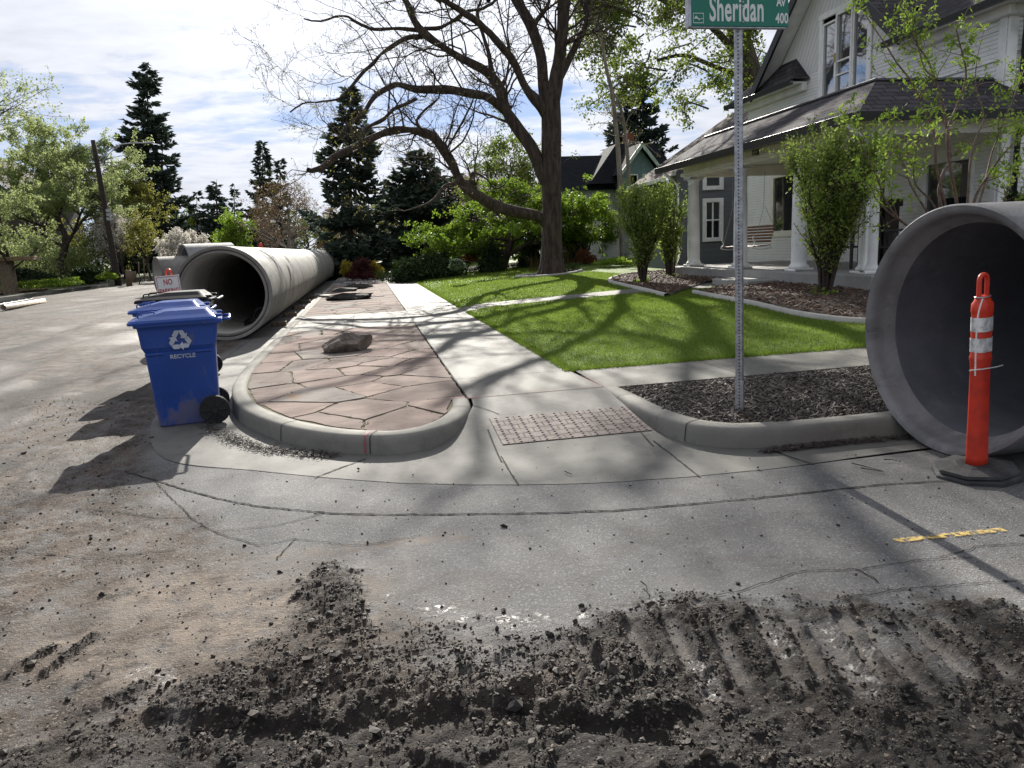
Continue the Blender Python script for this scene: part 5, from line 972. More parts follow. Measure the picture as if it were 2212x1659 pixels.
# ================================================================== HOUSES
def roofpoly(mb, pts, udir, mi=0, th=0):
    P = np.array(pts, float); n = np.cross(P[1] - P[0], P[2] - P[0]); n /= np.linalg.norm(n); u = np.array(udir, float); u /= np.linalg.norm(u); v = np.cross(n, u); v = v if v[2] > 0 else -v
    uv = np.c_[P @ u, P @ v, np.zeros(len(P))]; mb.quad(P, mi, uv)
def cut_wall(mb, ax, pos, u0, u1, z0, z1, holes, mi=0, thick=.12):
    """a wall in plane axis=pos, spanning u and z, with rectangular holes; thick goes to +axis"""
    us = sorted({u0, u1, *[h[0] for h in holes], *[h[1] for h in holes]}); zs = sorted({z0, z1, *[h[2] for h in holes], *[h[3] for h in holes]})
    for a, b in zip(us[:-1], us[1:]):
        for c_, d in zip(zs[:-1], zs[1:]):
            if any(a >= h[0] - 1e-6 and b <= h[1] + 1e-6 and c_ >= h[2] - 1e-6 and d <= h[3] + 1e-6 for h in holes): continue
            if ax == 0: mb.quad([(pos, a, c_), (pos, b, c_), (pos, b, d), (pos, a, d)], mi)
            else: mb.quad([(a, pos, c_), (b, pos, c_), (b, pos, d), (a, pos, d)], mi)
    for h in holes:
        for (a, c_), (b, d) in (((h[0], h[2]), (h[1], h[2])), ((h[1], h[2]), (h[1], h[3])), ((h[1], h[3]), (h[0], h[3])), ((h[0], h[3]), (h[0], h[2]))):
            if ax == 0: mb.quad([(pos, a, c_), (pos, b, d), (pos + thick, b, d), (pos + thick, a, c_)], mi)
            else: mb.quad([(a, pos, c_), (b, pos, d), (b, pos + thick, d), (a, pos + thick, c_)], mi)
def window(parent, ax, pos, u0, u1, z0, z1, frame='white', gl='glass', fw=.06, out=.035, mull=(), rails=(), blind=False, casing=.0):
    mb = MB()
    def bar(a, b, c_, d, p0=-out, p1=.05):
        if ax == 0: mb.bbox((pos + p0, a, c_), (pos + p1, b, d), .006)
        else: mb.bbox((a, pos + p0, c_), (b, pos + p1, d), .006)
    e = casing
    bar(u0 - e, u0 + fw, z0 - e, z1 + e); bar(u1 - fw, u1 + e, z0 - e, z1 + e); bar(u0 + fw, u1 - fw, z1 - fw, z1 + e, -out - .004); bar(u0 + fw, u1 - fw, z0 - e, z0 + fw, -out - .02)
    for q in mull: bar(q - .02, q + .02, z0 + fw, z1 - fw, -out * .4, .045)
    for q in rails: bar(u0 + fw, u1 - fw, q - .022, q + .022, -out * .55, .046)
    f = mb.build('window', M[frame], parent); g_ = MB(); 
    def pane(off_): 
        return [(pos + off_, u0 + fw * .6, z0 + fw * .6), (pos + off_, u1 - fw * .6, z0 + fw * .6), (pos + off_, u1 - fw * .6, z1 - fw * .6), (pos + off_, u0 + fw * .6, z1 - fw * .6)] if ax == 0 else [(u0 + fw * .6, pos + off_, z0 + fw * .6), (u1 - fw * .6, pos + off_, z0 + fw * .6), (u1 - fw * .6, pos + off_, z1 - fw * .6), (u0 + fw * .6, pos + off_, z1 - fw * .6)]
    g_.quad(pane(.02)); g_.build('pane', M['glass' if blind else gl], f)
    return f
# ---------------- white brick house
H = thing('white_house', 'white painted brick house with black shingle roof and columned porch', 'house', (0, 0, 0))
XW = 11.2; YS = 11.75; YN = 20.75
wb = MB()
big_ = (XW, 14.3, 16.2); 
lowh = [(17.35, 19.35, 1.45, 3.05), (14.55, 15.5, .74, 2.95), (12.35, 13.55, 1.1, 2.75)]
uph = [(15.45, 17.15, 4.5, 6.42)]
cut_wall(wb, 0, XW, YS, YN, .2, 4.0, lowh); cut_wall(wb, 0, XW, YS, YN, 4.0, 5.32, [(15.45, 17.15, 4.5, 5.32)])
wb.quad([(XW, YS, .2), (24, YS, .2), (24, YS, 5.32), (XW, YS, 5.32)]); wb.quad([(XW, YN, .2), (24, YN, .2), (24, YN, 5.32), (XW, YN, 5.32)]); wb.quad([(24, YS, .2), (24, YN, .2), (24, YN, 5.32), (24, YS, 5.32)])
# projecting brick pier beside the swing
wb.build('wall', M['brick'], H)
# band courses and corner boards
tb = MB()
tb.bbox((XW - .035, YS - .02, 4.28), (XW - .002, 14.2, 4.34), .008); tb.bbox((XW - .03, YS - .02, 4.78), (XW - .002, 14.2, 4.82), .008); tb.bbox((XW - .035, 17.5, 4.62), (XW - .002, YN, 4.68), .008)
tb.bbox((XW - .03, YS - .05, .5), (XW + .16, YS - .003, 5.3), .01); tb.bbox((XW - .05, YS + .0, .5), (XW - .003, YS + .16, 5.3), .01)
tb.bbox((XW - .003, YS - .04, 4.4), (24, YS - .003, 4.44), .008); tb.bbox((XW + .16, YS - .03, 4.9), (24, YS - .003, 4.94), .008)
tb.build('trim', M['white'], H)
# front gable
gz = 5.32; ya, yb_, yap, zap = 19.55, 14.05, 16.85, 7.78
gw = MB(); za_ = zap
def zr_(y): return gz + (zap - gz) * (1 - abs(y - yap) / (yap - yb_ if y < yap else ya - yap))
gpts = [(XW - .004, yb_, gz), (XW - .004, 15.45, gz), (XW - .004, 15.45, zr_(15.45))]; gw.quad(gpts[::-1])
gw.quad([(XW - .004, 17.15, gz), (XW - .004, ya, gz), (XW - .004, 17.15, zr_(17.15))]); gw.quad([(XW - .004, 15.45, 6.42), (XW - .004, 17.15, 6.42), (XW - .004, 17.15, zr_(17.15)), (XW - .004, yap, zap), (XW - .004, 15.45, zr_(15.45))])
mgs = MT('gable_board_siding'); vv = mgs.n('ShaderNodeSeparateXYZ'); mgs.t.links.new(mgs.tc.outputs['Object'], vv.inputs[0]); q_ = mgs.math('FRACT', mgs.math('DIVIDE', mgs.math('MULTIPLY_ADD', vv.outputs[2], .55, vv.outputs[1]), .16)); ln = mgs.ss(q_, .14, .02); mgs.base(mgs.mix(mgs.math('MULTIPLY', ln, .5), (.70, .70, .69), (.36, .36, .36))).rough(.5); mgs.bump(mgs.math('SUBTRACT', 1.0, ln), .8, .02)
gw.build('gable_wall', mgs.m, H)
# roofs
ov = .42; rf = MB(); sl_ = .9
x0r, y0r, y1r = XW - .45, YS - .45, YN + .45; zr0 = 5.22; xr1 = 24.5; hr = (y1r - y0r) / 2; zt_ = zr0 + hr * sl_
xm = XW + .35; zm_ = zr0 + (xm - x0r) * sl_
roofpoly(rf, [(x0r, y0r, zr0), (x0r, 14.2, zr0), (xm, 14.2, zm_), (xm, y0r + xm - x0r, zm_)], (0, 1, 0)); roofpoly(rf, [(x0r, 19.9, zr0), (x0r, y1r, zr0), (xm, y1r - xm + x0r, zm_), (xm, 19.9, zm_)], (0, 1, 0))
roofpoly(rf, [(xm, y0r + xm - x0r, zm_), (xm, y1r - xm + x0r, zm_), (x0r + hr, y0r + hr, zt_)], (0, 1, 0)); roofpoly(rf, [(x0r, y0r, zr0), (xr1, y0r, zr0), (xr1, y0r + hr, zt_), (x0r + hr, y0r + hr, zt_)], (1, 0, 0)); roofpoly(rf, [(xr1, y1r, zr0), (x0r, y1r, zr0), (x0r + hr, y0r + hr, zt_), (xr1, y0r + hr, zt_)], (1, 0, 0))
# cross gable roof
xg = XW - .5; zb = zr0 - .0; yl, yr = 14.0 - .25, 19.6 + .2; zg = zap + .12; xe = x0r + 4.4
roofpoly(rf, [(xg, yl, gz - .10), (xg, yap, zg), (xe, yap, zg), (xe, yl, gz - .10)], (1, 0, 0)); roofpoly(rf, [(xg, yap, zg), (xg, yr, gz - .10), (xe, yr, gz - .10), (xe, yap, zg)], (1, 0, 0)); rf.build('roof', M['shingle'], H)
rk = MB()
for y_, s_ in ((yl, 1), (yr, -1)):
    a = np.array([xg - .03, y_, gz - .14]); b = np.array([xg - .03, yap, zg - .02]); d = b - a; L_ = np.linalg.norm(d); d /= L_; up_ = np.array([0, -d[2], d[1]]) * (1 if d[1] > 0 else -1); n0 = rk.n
    for t0_, t1_ in ((0, L_),):
        q8 = [a + up_ * o_ + np.array([xx, 0, 0]) for xx in (0, .06) for o_ in (-.19, .02)] ; q9 = [p + d * L_ for p in q8]; v = np.array(q8 + q9); rk.add(v, [[0, 1, 3, 2], [4, 6, 7, 5], [0, 4, 5, 1], [2, 3, 7, 6], [0, 2, 6, 4], [1, 5, 7, 3]])
rk.build('rake_board', M['black'], H)
sof = MB()
sof.quad([(xg, yl, gz - .17), (xg, yap, zg - .12), (XW, yap, zg - .12), (XW, yl, gz - .17)]); sof.quad([(xg, yap, zg - .12), (xg, yr, gz - .17), (XW, yr, gz - .17), (XW, yap, zg - .12)])
sof.box((x0r + .02, y0r + .02, zr0 - .09), (XW - .003, 14.4, zr0 - .05)); sof.box((x0r + .02, 17.75, zr0 - .09), (XW - .003, y1r, zr0 - .05)); sof.box((XW - .003, y0r + .02, zr0 - .09), (xr1, YS - .003, zr0 - .05)); sof.box((x0r + .1, YN + .003, zr0 - .09), (xr1, y1r, zr0 - .05))
sof.bbox((XW - .16, YS - .16, zr0 - .26), (XW - .0035, 14.3, zr0 - .09), .02); sof.bbox((XW - .16, 17.75, zr0 - .26), (XW - .0035, YN, zr0 - .09), .02); sof.bbox((XW - .0035, YS - .16, zr0 - .26), (24, YS - .0035, zr0 - .09), .02); sof.build('soffit', M['white'], H)
# gutters
gt = MB()
def gutter(mb, a, b, hgt=.11, w_=.1):
    a = np.array(a, float); b = np.array(b, float); d = b - a; L_ = np.linalg.norm(d); d /= L_; n_ = np.array([-d[1], d[0], 0]); v = []
    for p in (a, b):
        for o_, z in ((0, 0), (w_ * .8, 0), (w_, hgt), (w_ * .97, hgt + .004), (w_ * .75, .02), (.02, .02), (0, hgt)): v.append(p + n_ * o_ + np.array([0, 0, z]))
    k = 7; mb.add(np.array(v), [[i, (i + 1) % k, k + (i + 1) % k, k + i] for i in range(k)]); mb.F.append((mb.n - 14 + np.arange(7).reshape(1, -1), 0)); mb.F.append((mb.n - 7 + np.arange(7)[::-1].reshape(1, -1), 0))
for a, b in (((x0r, y0r, zr0 - .13), (x0r, 14.35, zr0 - .13)), ((x0r, 17.7, zr0 - .13), (x0r, y1r, zr0 - .13)), ((xr1, y0r, zr0 - .13), (x0r - .1, y0r, zr0 - .13))):
    g_ = MB(); gutter(g_, a, b); g_.build('gutter', M['black'], H)
# small return roof at the foot of the gable
rr_ = MB(); roofpoly(rr_, [(x0r, 17.65, zr0), (x0r, 19.9, zr0), (XW, 19.9, zr0 + .62), (XW, 18.3, zr0 + .62)], (0, 1, 0)); roofpoly(rr_, [(x0r, 17.65, zr0), (XW, 18.3, zr0 + .62), (XW, 17.65, zr0)], (1, 0, 0)); rr_.build('return_roof', M['shingle'], H)
# upper door-window with two side lights
wup = window(H, 0, XW - .004, 16.0, 16.62, 4.5, 6.42, 'white', 'glassb', .06, .05, (), (5.05, 5.35))
window(H, 0, XW - .004, 15.45, 16.0, 4.5, 6.32, 'white', 'glassb', .05, .03); window(H, 0, XW - .004, 16.62, 17.15, 4.5, 6.32, 'white', 'glassb', .05, .03)
cs = MB(); cs.bbox((XW - .05, 15.33, 4.2), (XW - .006, 15.45, 6.45), .01); cs.bbox((XW - .05, 17.15, 4.2), (XW - .006, 17.27, 6.45), .01); cs.bbox((XW - .06, 15.3, 6.42), (XW - .006, 17.3, 6.55), .01); cs.build('window_casing', M['white'], H)
hd = MB(); hd.bbox((XW - .09, 16.57, 5.35), (XW - .06, 16.60, 5.55), .006); hd.build('handle', simple('brass', (.5, .33, .12), .3, metal=.8), wup)
# lower openings
window(H, 0, XW, 17.35, 19.35, 1.45, 3.05, 'cream', 'glass', .09, .03, casing=.06)
window(H, 0, XW, 12.35, 13.55, 1.1, 2.75, 'white', 'glass', .07, .03, casing=.05)
dr = MB(); dr.bbox((XW - .02, 14.6, .76), (XW + .03, 15.45, 2.92), .01); dr.bbox((XW - .04, 14.5, .76), (XW - .0, 14.6, 3.0), .01); dr.bbox((XW - .04, 15.45, .76), (XW - .0, 15.55, 3.0), .01); dr_ = dr.build('door', M['white'], H)
g_ = MB(); g_.quad([(XW - .024, 14.72, 1.1), (XW - .024, 15.33, 1.1), (XW - .024, 15.33, 2.75), (XW - .024, 14.72, 2.75)]); g_.build('door_glass', M['glass'], dr_)
# dark interior boxes so windows have depth
di = MB(); di.box((XW + .13, 12.2, .9), (XW + .5, 19.5, 3.2)); di.box((XW + .13, 15.4, 4.4), (XW + .5, 17.2, 6.4)); di.build('interior', simple('dark_interior', (.02, .02, .022), .9), H)
# porch
pf = MB(); pf.bbox((8.0, 10.75, .25), (XW - .002, 18.95, .74), .015)
pf.build('porch_slab', M['slab'], H)
st_ = MB(); st_.bbox((7.35, 13.55, .3), (7.997, 15.1, .585), .012); st_.build('porch_step', M['slab'], H)
def column(x, y):
    b = MB(); b.bbox((x - .20, y - .20, .74), (x + .20, y + .20, .80), .008); b.lathe([(.19, .80), (.195, .83), (.17, .86), (.155, .88), (.15, .92), (.152, 1.3), (.145, 2.2), (.125, 2.78), (.14, 2.79), (.14, 2.81), (.125, 2.83), (.13, 2.86), (.165, 2.90), (.17, 2.915)], (x, y, 0), 28); b.bbox((x - .19, y - .19, 2.915), (x + .19, y + .19, 2.975), .006); b.build('column', M['white'], H, True)
for y in (11.3, 13.35, 15.7, 18.15): column(8.32, y)
bm_ = MB(); bm_.bbox((8.20, 11.17, 2.975), (8.44, 18.5, 3.24), .01); bm_.bbox((8.441, 11.18, 2.98), (XW - .003, 11.42, 3.24), .01); bm_.bbox((8.441, 18.26, 2.98), (XW - .003, 18.49, 3.24), .01); bm_.bbox((8.14, 11.11, 3.02), (8.199, 18.55, 3.10), .01); bm_.build('porch_beam', M['cream'], H)
pc = MB(); pc.box((7.82, 10.95, 3.245), (XW - .003, 18.9, 3.27)); pc.build('porch_ceiling', M['cream'], H)
ex0, ey0, ey1, ez = 7.72, 10.85, 19.0, 3.27; dx0, dy0, dy1, dz = 8.8, 11.93, 18.4, 3.97
pr_ = MB(); roofpoly(pr_, [(ex0, ey0, ez), (ex0, ey1, ez), (dx0, dy1, dz), (dx0, dy0, dz)][::-1], (0, 1, 0)); roofpoly(pr_, [(ex0, ey0, ez), (dx0, dy0, dz), (XW, dy0, dz), (XW, ey0, ez)], (1, 0, 0)); roofpoly(pr_, [(ex0, ey1, ez), (dx0, dy1, dz), (XW, dy1, dz), (XW, ey1, ez)], (1, 0, 0)); pr_.build('porch_roof', M['shingle'], H)
dk = MB(); dk.box((dx0, dy0, dz - .03), (XW - .01, dy1, dz + .012)); dk.bbox((dx0 - .05, dy0 - .05, dz - .01), (dx0 + .03, dy1 + .05, dz + .035), .008); dk.bbox((dx0 + .03, dy0 - .05, dz - .01), (XW - .1, dy0 + .03, dz + .035), .008); dk.build('porch_deck', simple('deck_metal', (.07, .07, .075), .5), H)
for a, b in (((ex0, ey0, ez - .12), (ex0, ey1, ez - .12)), ((XW, ey0, ez - .12), (ex0 - .1, ey0, ez - .12))): g_ = MB(); gutter(g_, a, b, .13, .11); g_.build('gutter', M['black'], H)
ds = MB(); ds.tubes(np.array([(XW - .05, YS - .40, zr0 - .1), (XW + .22, YS - .14, zr0 - .5), (XW + .26, YS - .09, zr0 - .62), (XW + .26, YS - .09, .5)]), np.full(4, .048), 8, cap=True); ds.build('downspout', M['black'], H, True)
for y_, x_ in ((18.55, 8.06), (11.05, 8.08)):
    d = MB(); d.tubes(np.array([(7.68, y_, 3.14), (7.85, y_, 3.0), (x_, y_, 2.8), (x_, y_, .95), (x_ - .12, y_ - .1, .82)]), np.full(5, .042), 8, cap=True); d.build('downspout', M['white'], H, True)
hn = thing('hn', None, None) if False else None
text('house_number', '558', .25, M['iron'], H, (8.19, 14.85, 3.05), (PI / 2, 0, -PI / 2), .8, .003)
vn = MB(); vn.bbox((8.7, 15.4, 3.225), (9.0, 15.75, 3.24), .004); vn.build('ceiling_vent', M['iron'], H)
ch_ = MB(); ch_.bbox((15.2, 16.4, 8.2), (16.0, 17.2, 10.6), .02); ch_.build('chimney', simple('red_brick', (.22, .07, .045), .8, .3, 9), H)
# porch swing hanging on chains
S = thing('porch_swing', 'brown slatted porch swing hanging on chains beside the far column', 'porch swing', (9.45, 17.45, 1.18), math.radians(-82))
for k in range(6): b = MB(); b.bbox((-.62, .20 + .022 * k, .10 + .072 * k), (.62, .222 + .022 * k, .15 + .072 * k), .004); b.build('back_slat', M['wood'], S)
for k in range(6): b = MB(); b.bbox((-.66, -.30 + .085 * k, .0 + .004 * k), (.66, -.23 + .085 * k, .022 + .004 * k), .004); b.build('seat_slat', M['wood'], S)
for s_ in (-.64, .64):
    b = MB(); b.tubes(spline([(s_, -.30, .26), (s_, -.33, .20), (s_, -.26, .08), (s_, -.34, -.02), (s_, -.10, -.06), (s_, .22, -.03)], 16), np.full(16, .014), 6); b.build('armrest', M['zip'], S, True)
    b = MB(); b.tubes(np.array([(s_, -.28, .02), (s_ * .98, -.02, .95), (s_ * .98, 0, 1.78)]), np.full(3, .006), 5); b.tubes(np.array([(s_, .32, .42), (s_ * .98, .02, .95)]), np.full(2, .006), 5); b.build('chain', M['galv'], S)
# table and chairs
T_ = thing('porch_table', 'dark porch table against the white brick wall', 'table', (9.6, 12.35, .74)); b = MB(); b.bbox((-.5, -.7, .68), (.5, .7, .72), .01); b.build('tabletop', M['iron'], T_)
for sx in (-.42, .42):
    for sy in (-.6, .6): b = MB(); b.bbox((sx - .025, sy - .025, 0), (sx + .025, sy + .025, .68), .004); b.build('leg', M['iron'], T_)
def pchair(loc, rz, lb):
    c_ = thing('porch_chair', lb, 'chair', loc, rz); b = MB(); b.bbox((-.24, -.24, .40), (.24, .24, .43), .01); b.build('seat', M['iron'], c_)
    b = MB(); b.tubes(spline([(-.24, .24, .42), (-.25, .28, .75), (-.2, .31, .95), (0, .32, 1.0), (.2, .31, .95), (.25, .28, .75), (.24, .24, .42)], 22), np.full(22, .012), 6)
    for x in (-.12, 0, .12): b.tubes(np.array([(x, .25, .43), (x, .31, .97)]), np.full(2, .007), 5)
    b.build('backrest', M['iron'], c_, True)
    for sx in (-.22, .22):
        for sy in (-.22, .22): b = MB(); b.tubes(np.array([(sx, sy, .41), (sx * 1.12, sy * 1.12, 0)]), np.full(2, .012), 6); b.build('leg', M['iron'], c_)
    return c_
pchair((9.1, 11.75, .74), .4, 'wrought iron porch chair right behind the near column'); pchair((9.3, 13.2, .74), 2.4, 'wrought iron porch chair beyond the porch table')
wd = thing('porch_cabinet', 'tall dark wooden cabinet frame standing on the porch beyond the table', 'cabinet', (10.2, 13.6, .74)); b = MB(); b.bbox((-.18, -.5, 1.15), (.18, .5, 1.3), .01); b.build('top', M['polewood'], wd)
for sy in (-.42, -.15, .38): b = MB(); b.bbox((-.1, sy - .09, 0), (.1, sy + .09, 1.15), .01); b.build('leg', M['polewood'], wd)
# ---------------- grey sided house
Gh = thing('grey_house', 'grey lap sided house with white trimmed windows behind the porch', 'house', (0, 0, 0)); YG = 23.0; XG = 9.95
gwb = MB(); wz = [(10.92, 11.5, 1.38, 2.62), (10.92, 11.5, 3.02, 3.55)]; cut_wall(gwb, 1, YG, XG, 19, .1, 3.6, wz); gwb.quad([(XG, YG, .1), (XG, 26, .1), (XG, 26, 3.45), (XG, YG, 3.45)]); ridx = (XG + 19) / 2; gwb.quad([(XG, YG, 3.6), (19, YG, 3.6), (19, YG, 3.61), (ridx, YG, 3.4 + (ridx - XG) * .6), (XG, YG, 3.61)]); gwb.quad([(19, YG, .1), (19, 26, .1), (19, 26, 3.5), (19, YG, 3.5)]); gwb.build('wall', M['grey'], Gh)
window(Gh, 1, YG, 10.92, 11.5, 1.38, 2.62, 'white', 'glass', .06, .04, (11.21,), (2.0,), True, .07); window(Gh, 1, YG, 10.92, 11.5, 3.02, 3.55, 'white', 'glass', .06, .04, (), (), True, .07)
bl_ = MB(); bl_.quad([(10.9, YG + .06, 1.4), (11.5, YG + .06, 1.4), (11.5, YG + .06, 2.6), (10.9, YG + .06, 2.6)]); bl_.build('window_blind', M['blind'], Gh)
grf = MB(); zg0 = 3.38; k_ = .62; roofpoly(grf, [(XG - .4, YG - .35, zg0), (XG - .4, 26.2, zg0), (ridx, 26.2, zg0 + (ridx - XG + .4) * k_), (ridx, YG - .35, zg0 + (ridx - XG + .4) * k_)], (0, 1, 0)); roofpoly(grf, [(19.4, YG - .35, zg0), (19.4, 26.2, zg0), (ridx, 26.2, zg0 + (ridx - XG + .4) * k_), (ridx, YG - .35, zg0 + (ridx - XG + .4) * k_)][::-1], (0, 1, 0)); grf.build('roof', M['shinglebr'], Gh)
g_ = MB(); gutter(g_, (XG - .4, YG - .35, zg0 - .12), (XG - .4, 26.2, zg0 - .12)); g_.build('gutter', M['white'], Gh); g_ = MB(); g_.tubes(np.array([(XG - .42, YG - .3, zg0 - .1), (XG - .42, YG - .3, zg0 - .3), (XG - .06, YG - .07, zg0 - .6), (XG - .06, YG - .07, .3)]), np.full(4, .05), 8, cap=True); g_.build('downspout', M['white'], Gh, True)
# red fence between the houses
Fz = thing('red_fence', 'dark red board fence closing the gap between grey and white house', 'fence', (float(A(1594, 560, 21.6)[0]) + .25, 21.6, .2)); b = MB()
for k in range(12): b.bbox((-.25 + .15 * k, 0, 0), (-.11 + .15 * k, .025, 1.75), .004)
b.build('boards', M['redwood'], Fz); b = MB(); b.bbox((-.25, -.03, 1.7), (1.6, .05, 1.78), .006); b.bbox((-.25, -.02, .3), (1.6, -.001, .4), .006); b.build('rail', M['redwood'], Fz)
# ---------------- teal house
Th = thing('teal_house', 'teal gabled house with a dark steep roof behind the big tree', 'house', (0, 0, 0)); Yt_ = 40.0
def T3(px, py, Y=Yt_): return A(px, py, Y)
zb_ = .3; xl = T3(1218, 400)[0]; zt1 = T3(1220, 410)[2]; zrid = T3(1225, 337)[2]
b = MB(); b.box((xl - .2, Yt_, zb_), (xl + 3.2, Yt_ + 4.6, zt1)); b.box((xl + 3.2, Yt_ - 1.0, zb_), (xl + 7.5, Yt_ + 4.6, zt1 + .9)); b.build('wall', M['palewall'], Th)
b = MB(); e_ = xl - .5; roofpoly(b, [(e_, Yt_ - .4, zt1 - .1), (xl + 5.5, Yt_ - .4, zt1 - .1), (xl + 5.5, Yt_ + 2.3, zrid + .25), (e_, Yt_ + 2.3, zrid + .25)], (1, 0, 0)); roofpoly(b, [(e_, Yt_ + 5.0, zt1 - .1), (xl + 5.5, Yt_ + 5.0, zt1 - .1), (xl + 5.5, Yt_ + 2.3, zrid + .25), (e_, Yt_ + 2.3, zrid + .25)][::-1], (1, 0, 0))
tp_ = T3(1330, 320, 43); a_ = T3(1275, 400, 40); roofpoly(b, [(a_[0] - .3, 39.2, zt1 + .2), (a_[0] + 5.2, 39.2, zt1 + .2), (tp_[0] + 1.6, 41.2, tp_[2] + .0), (tp_[0] - .6, 41.2, tp_[2] + .0)], (1, 0, 0)); roofpoly(b, [(a_[0] - .3, 39.2, zt1 + .2), (tp_[0] - .6, 41.2, tp_[2] + .0), (tp_[0] - .6, 43, tp_[2] + .0), (a_[0] - .3, 44.6, zt1 + .2)], (0, 1, 0)); b.build('roof', M['shingledk'], Th)
# dormer gable facing the street corner
gx0, gx1 = T3(1345, 385, 38.6)[0], T3(1420, 385, 38.6)[0]; gm_, gzp = (gx0 + gx1) / 2, T3(1378, 318, 38.6)[2]; gz0 = T3(1380, 372, 38.6)[2]; zlow = T3(1380, 420, 38.6)[2]
b = MB(); b.quad([(gx0, 38.6, zlow), (gx1, 38.6, zlow), (gx1, 38.6, gz0), (gm_, 38.6, gzp), (gx0, 38.6, gz0)]); b.quad([(gx0, 38.6, zlow), (gx0, 44, zlow), (gx0, 44, gz0), (gx0, 38.6, gz0)]); b.quad([(gx1, 38.6, zlow), (gx1, 44, zlow), (gx1, 44, gz0), (gx1, 38.6, gz0)]); b.build('gable_wall', M['teal'], Th)
b = MB(); 
for s_ in (-1, 1): xx = gm_ + s_ * ((gx1 - gx0) / 2 + .3); roofpoly(b, [(gm_, 38.2, gzp + .2), (gm_, 44, gzp + .2), (xx, 44, gz0 - .1), (xx, 38.2, gz0 - .1)], (0, 1, 0))
b.build('dormer_roof', M['shingledk'], Th)
b = MB()
for s_ in (-1, 1):
    xx = gm_ + s_ * ((gx1 - gx0) / 2 + .3); b.add(np.array([(gm_, 38.17, gzp + .22), (gm_, 38.17, gzp - .05), (xx, 38.17, gz0 - .32), (xx, 38.17, gz0 - .08), (gm_, 38.25, gzp + .22), (gm_, 38.25, gzp - .05), (xx, 38.25, gz0 - .32), (xx, 38.25, gz0 - .08)]), [[0, 1, 2, 3], [4, 7, 6, 5], [0, 4, 5, 1], [2, 6, 7, 3], [1, 5, 6, 2], [0, 3, 7, 4]])
b.build('bargeboard', simple('pale_teal_trim', (.42, .52, .48), .5), Th)
for u in (gm_ - .75, gm_ + .12): window(Th, 1, 38.58, u, u + .62, zlow + .25, gz0 - .1, 'white', 'glassb', .06, .04)
b = MB(); b.bbox((tp_[0] + .1, 41.6, tp_[2] - .5), (tp_[0] + .6, 42.1, tp_[2] + .65), .02); b.build('chimney', simple('orange_brick', (.25, .085, .05), .8, .3, 9), Th)
gt_ = MB(); q0, q1 = A(1301, 545, 33), A(1340, 545, 33); gt_.bbox((q0[0], 33, .3), (q1[0], 33.06, A(1320, 475, 33)[2]), .01); tag(gt_.build('garden_gate', M['palewall']), 'tall pale gate beside the closed patio umbrella', 'gate')
for k, nm_ in enumerate(['patio_umbrella']):
    q = A(1352, 562, 30.5); t = thing(nm_, 'closed grey patio umbrella standing against the grey house', 'umbrella', (q[0], 30.5, .35)); b = MB(); b.lathe([(.02, .0), (.02, 1.0), (.16, .5), (.20, .62), (.12, 1.5), (.03, 2.0)], (0, 0, 0), 12, cap=False); b.build('canopy', simple('grey_canvas', (.22, .22, .21), .9), t); b = MB(); b.lathe([(.02, 0), (.02, 2.15)], (0, 0, 0), 8); b.build('pole', M['steel'], t)
# purple-brown outbuilding and far houses
def cottage(name, lb, Y, px0, px1, pbase, peave, pridge, wall, roofm, depth=7, gable_front=False, ridx_=None):
    h_ = thing(name, lb, 'house', (0, 0, 0)); x0, x1 = A(px0, peave, Y)[0], A(px1, peave, Y)[0]; ze = A((px0 + px1) / 2, peave, Y)[2]; zr_ = A((px0 + px1) / 2, pridge, Y + depth / 2)[2]
    b = MB(); b.box((x0, Y, -.2), (x1, Y + depth, ze - .003)); 
    if gable_front: mx_ = (x0 + x1) / 2; b.quad([(x0, Y + .003, ze), (x1, Y + .003, ze), (mx_, Y + .003, zr_)])
    else: my_ = Y + depth / 2; b.quad([(x0 + .003, Y, ze), (x0 + .003, Y + depth, ze), (x0 + .003, my_, zr_)]); b.quad([(x1 - .003, Y, ze), (x1 - .003, Y + depth, ze), (x1 - .003, my_, zr_)])
    b.build('wall', wall, h_); b = MB()
    if gable_front: mx_ = (x0 + x1) / 2; roofpoly(b, [(mx_, Y - .4, zr_ + .1), (mx_, Y + depth, zr_ + .1), (x0 - .4, Y + depth, ze - .1), (x0 - .4, Y - .4, ze - .1)], (0, 1, 0)); roofpoly(b, [(mx_, Y - .4, zr_ + .1), (mx_, Y + depth, zr_ + .1), (x1 + .4, Y + depth, ze - .1), (x1 + .4, Y - .4, ze - .1)], (0, 1, 0))
    else: roofpoly(b, [(x0 - .4, Y - .4, ze - .1), (x1 + .4, Y - .4, ze - .1), (x1 + .4, my_, zr_ + .1), (x0 - .4, my_, zr_ + .1)], (1, 0, 0)); roofpoly(b, [(x0 - .4, Y + depth + .4, ze - .1), (x1 + .4, Y + depth + .4, ze - .1), (x1 + .4, my_, zr_ + .1), (x0 - .4, my_, zr_ + .1)], (1, 0, 0))
    b.build('roof', roofm, h_); return h_, x0, x1, ze
wm_ = lambda n, c_: simple(n, c_, .7, .15)
h_, x0, x1, ze = cottage('brown_house', 'dark brown house with a pale roof behind the leafy street tree', 72, -260, 40, 600, 430, 335, wm_('brown_wall', (.05, .04, .033)), M['shinglebr'], 14, True)
for u in (-14, -9): window(h_, 1, 71.95, x1 + u, x1 + u + 1.5, 2.0, 4.0, 'cream', 'glass', .12, .05)
h_, x0, x1, ze = cottage('white_cottage', 'small white gabled cottage left of the white blossoming tree', 88, 330, 372, 560, 515, 490, wm_('cottage_white', (.55, .56, .55)), M['shinglebr'], 8, True)
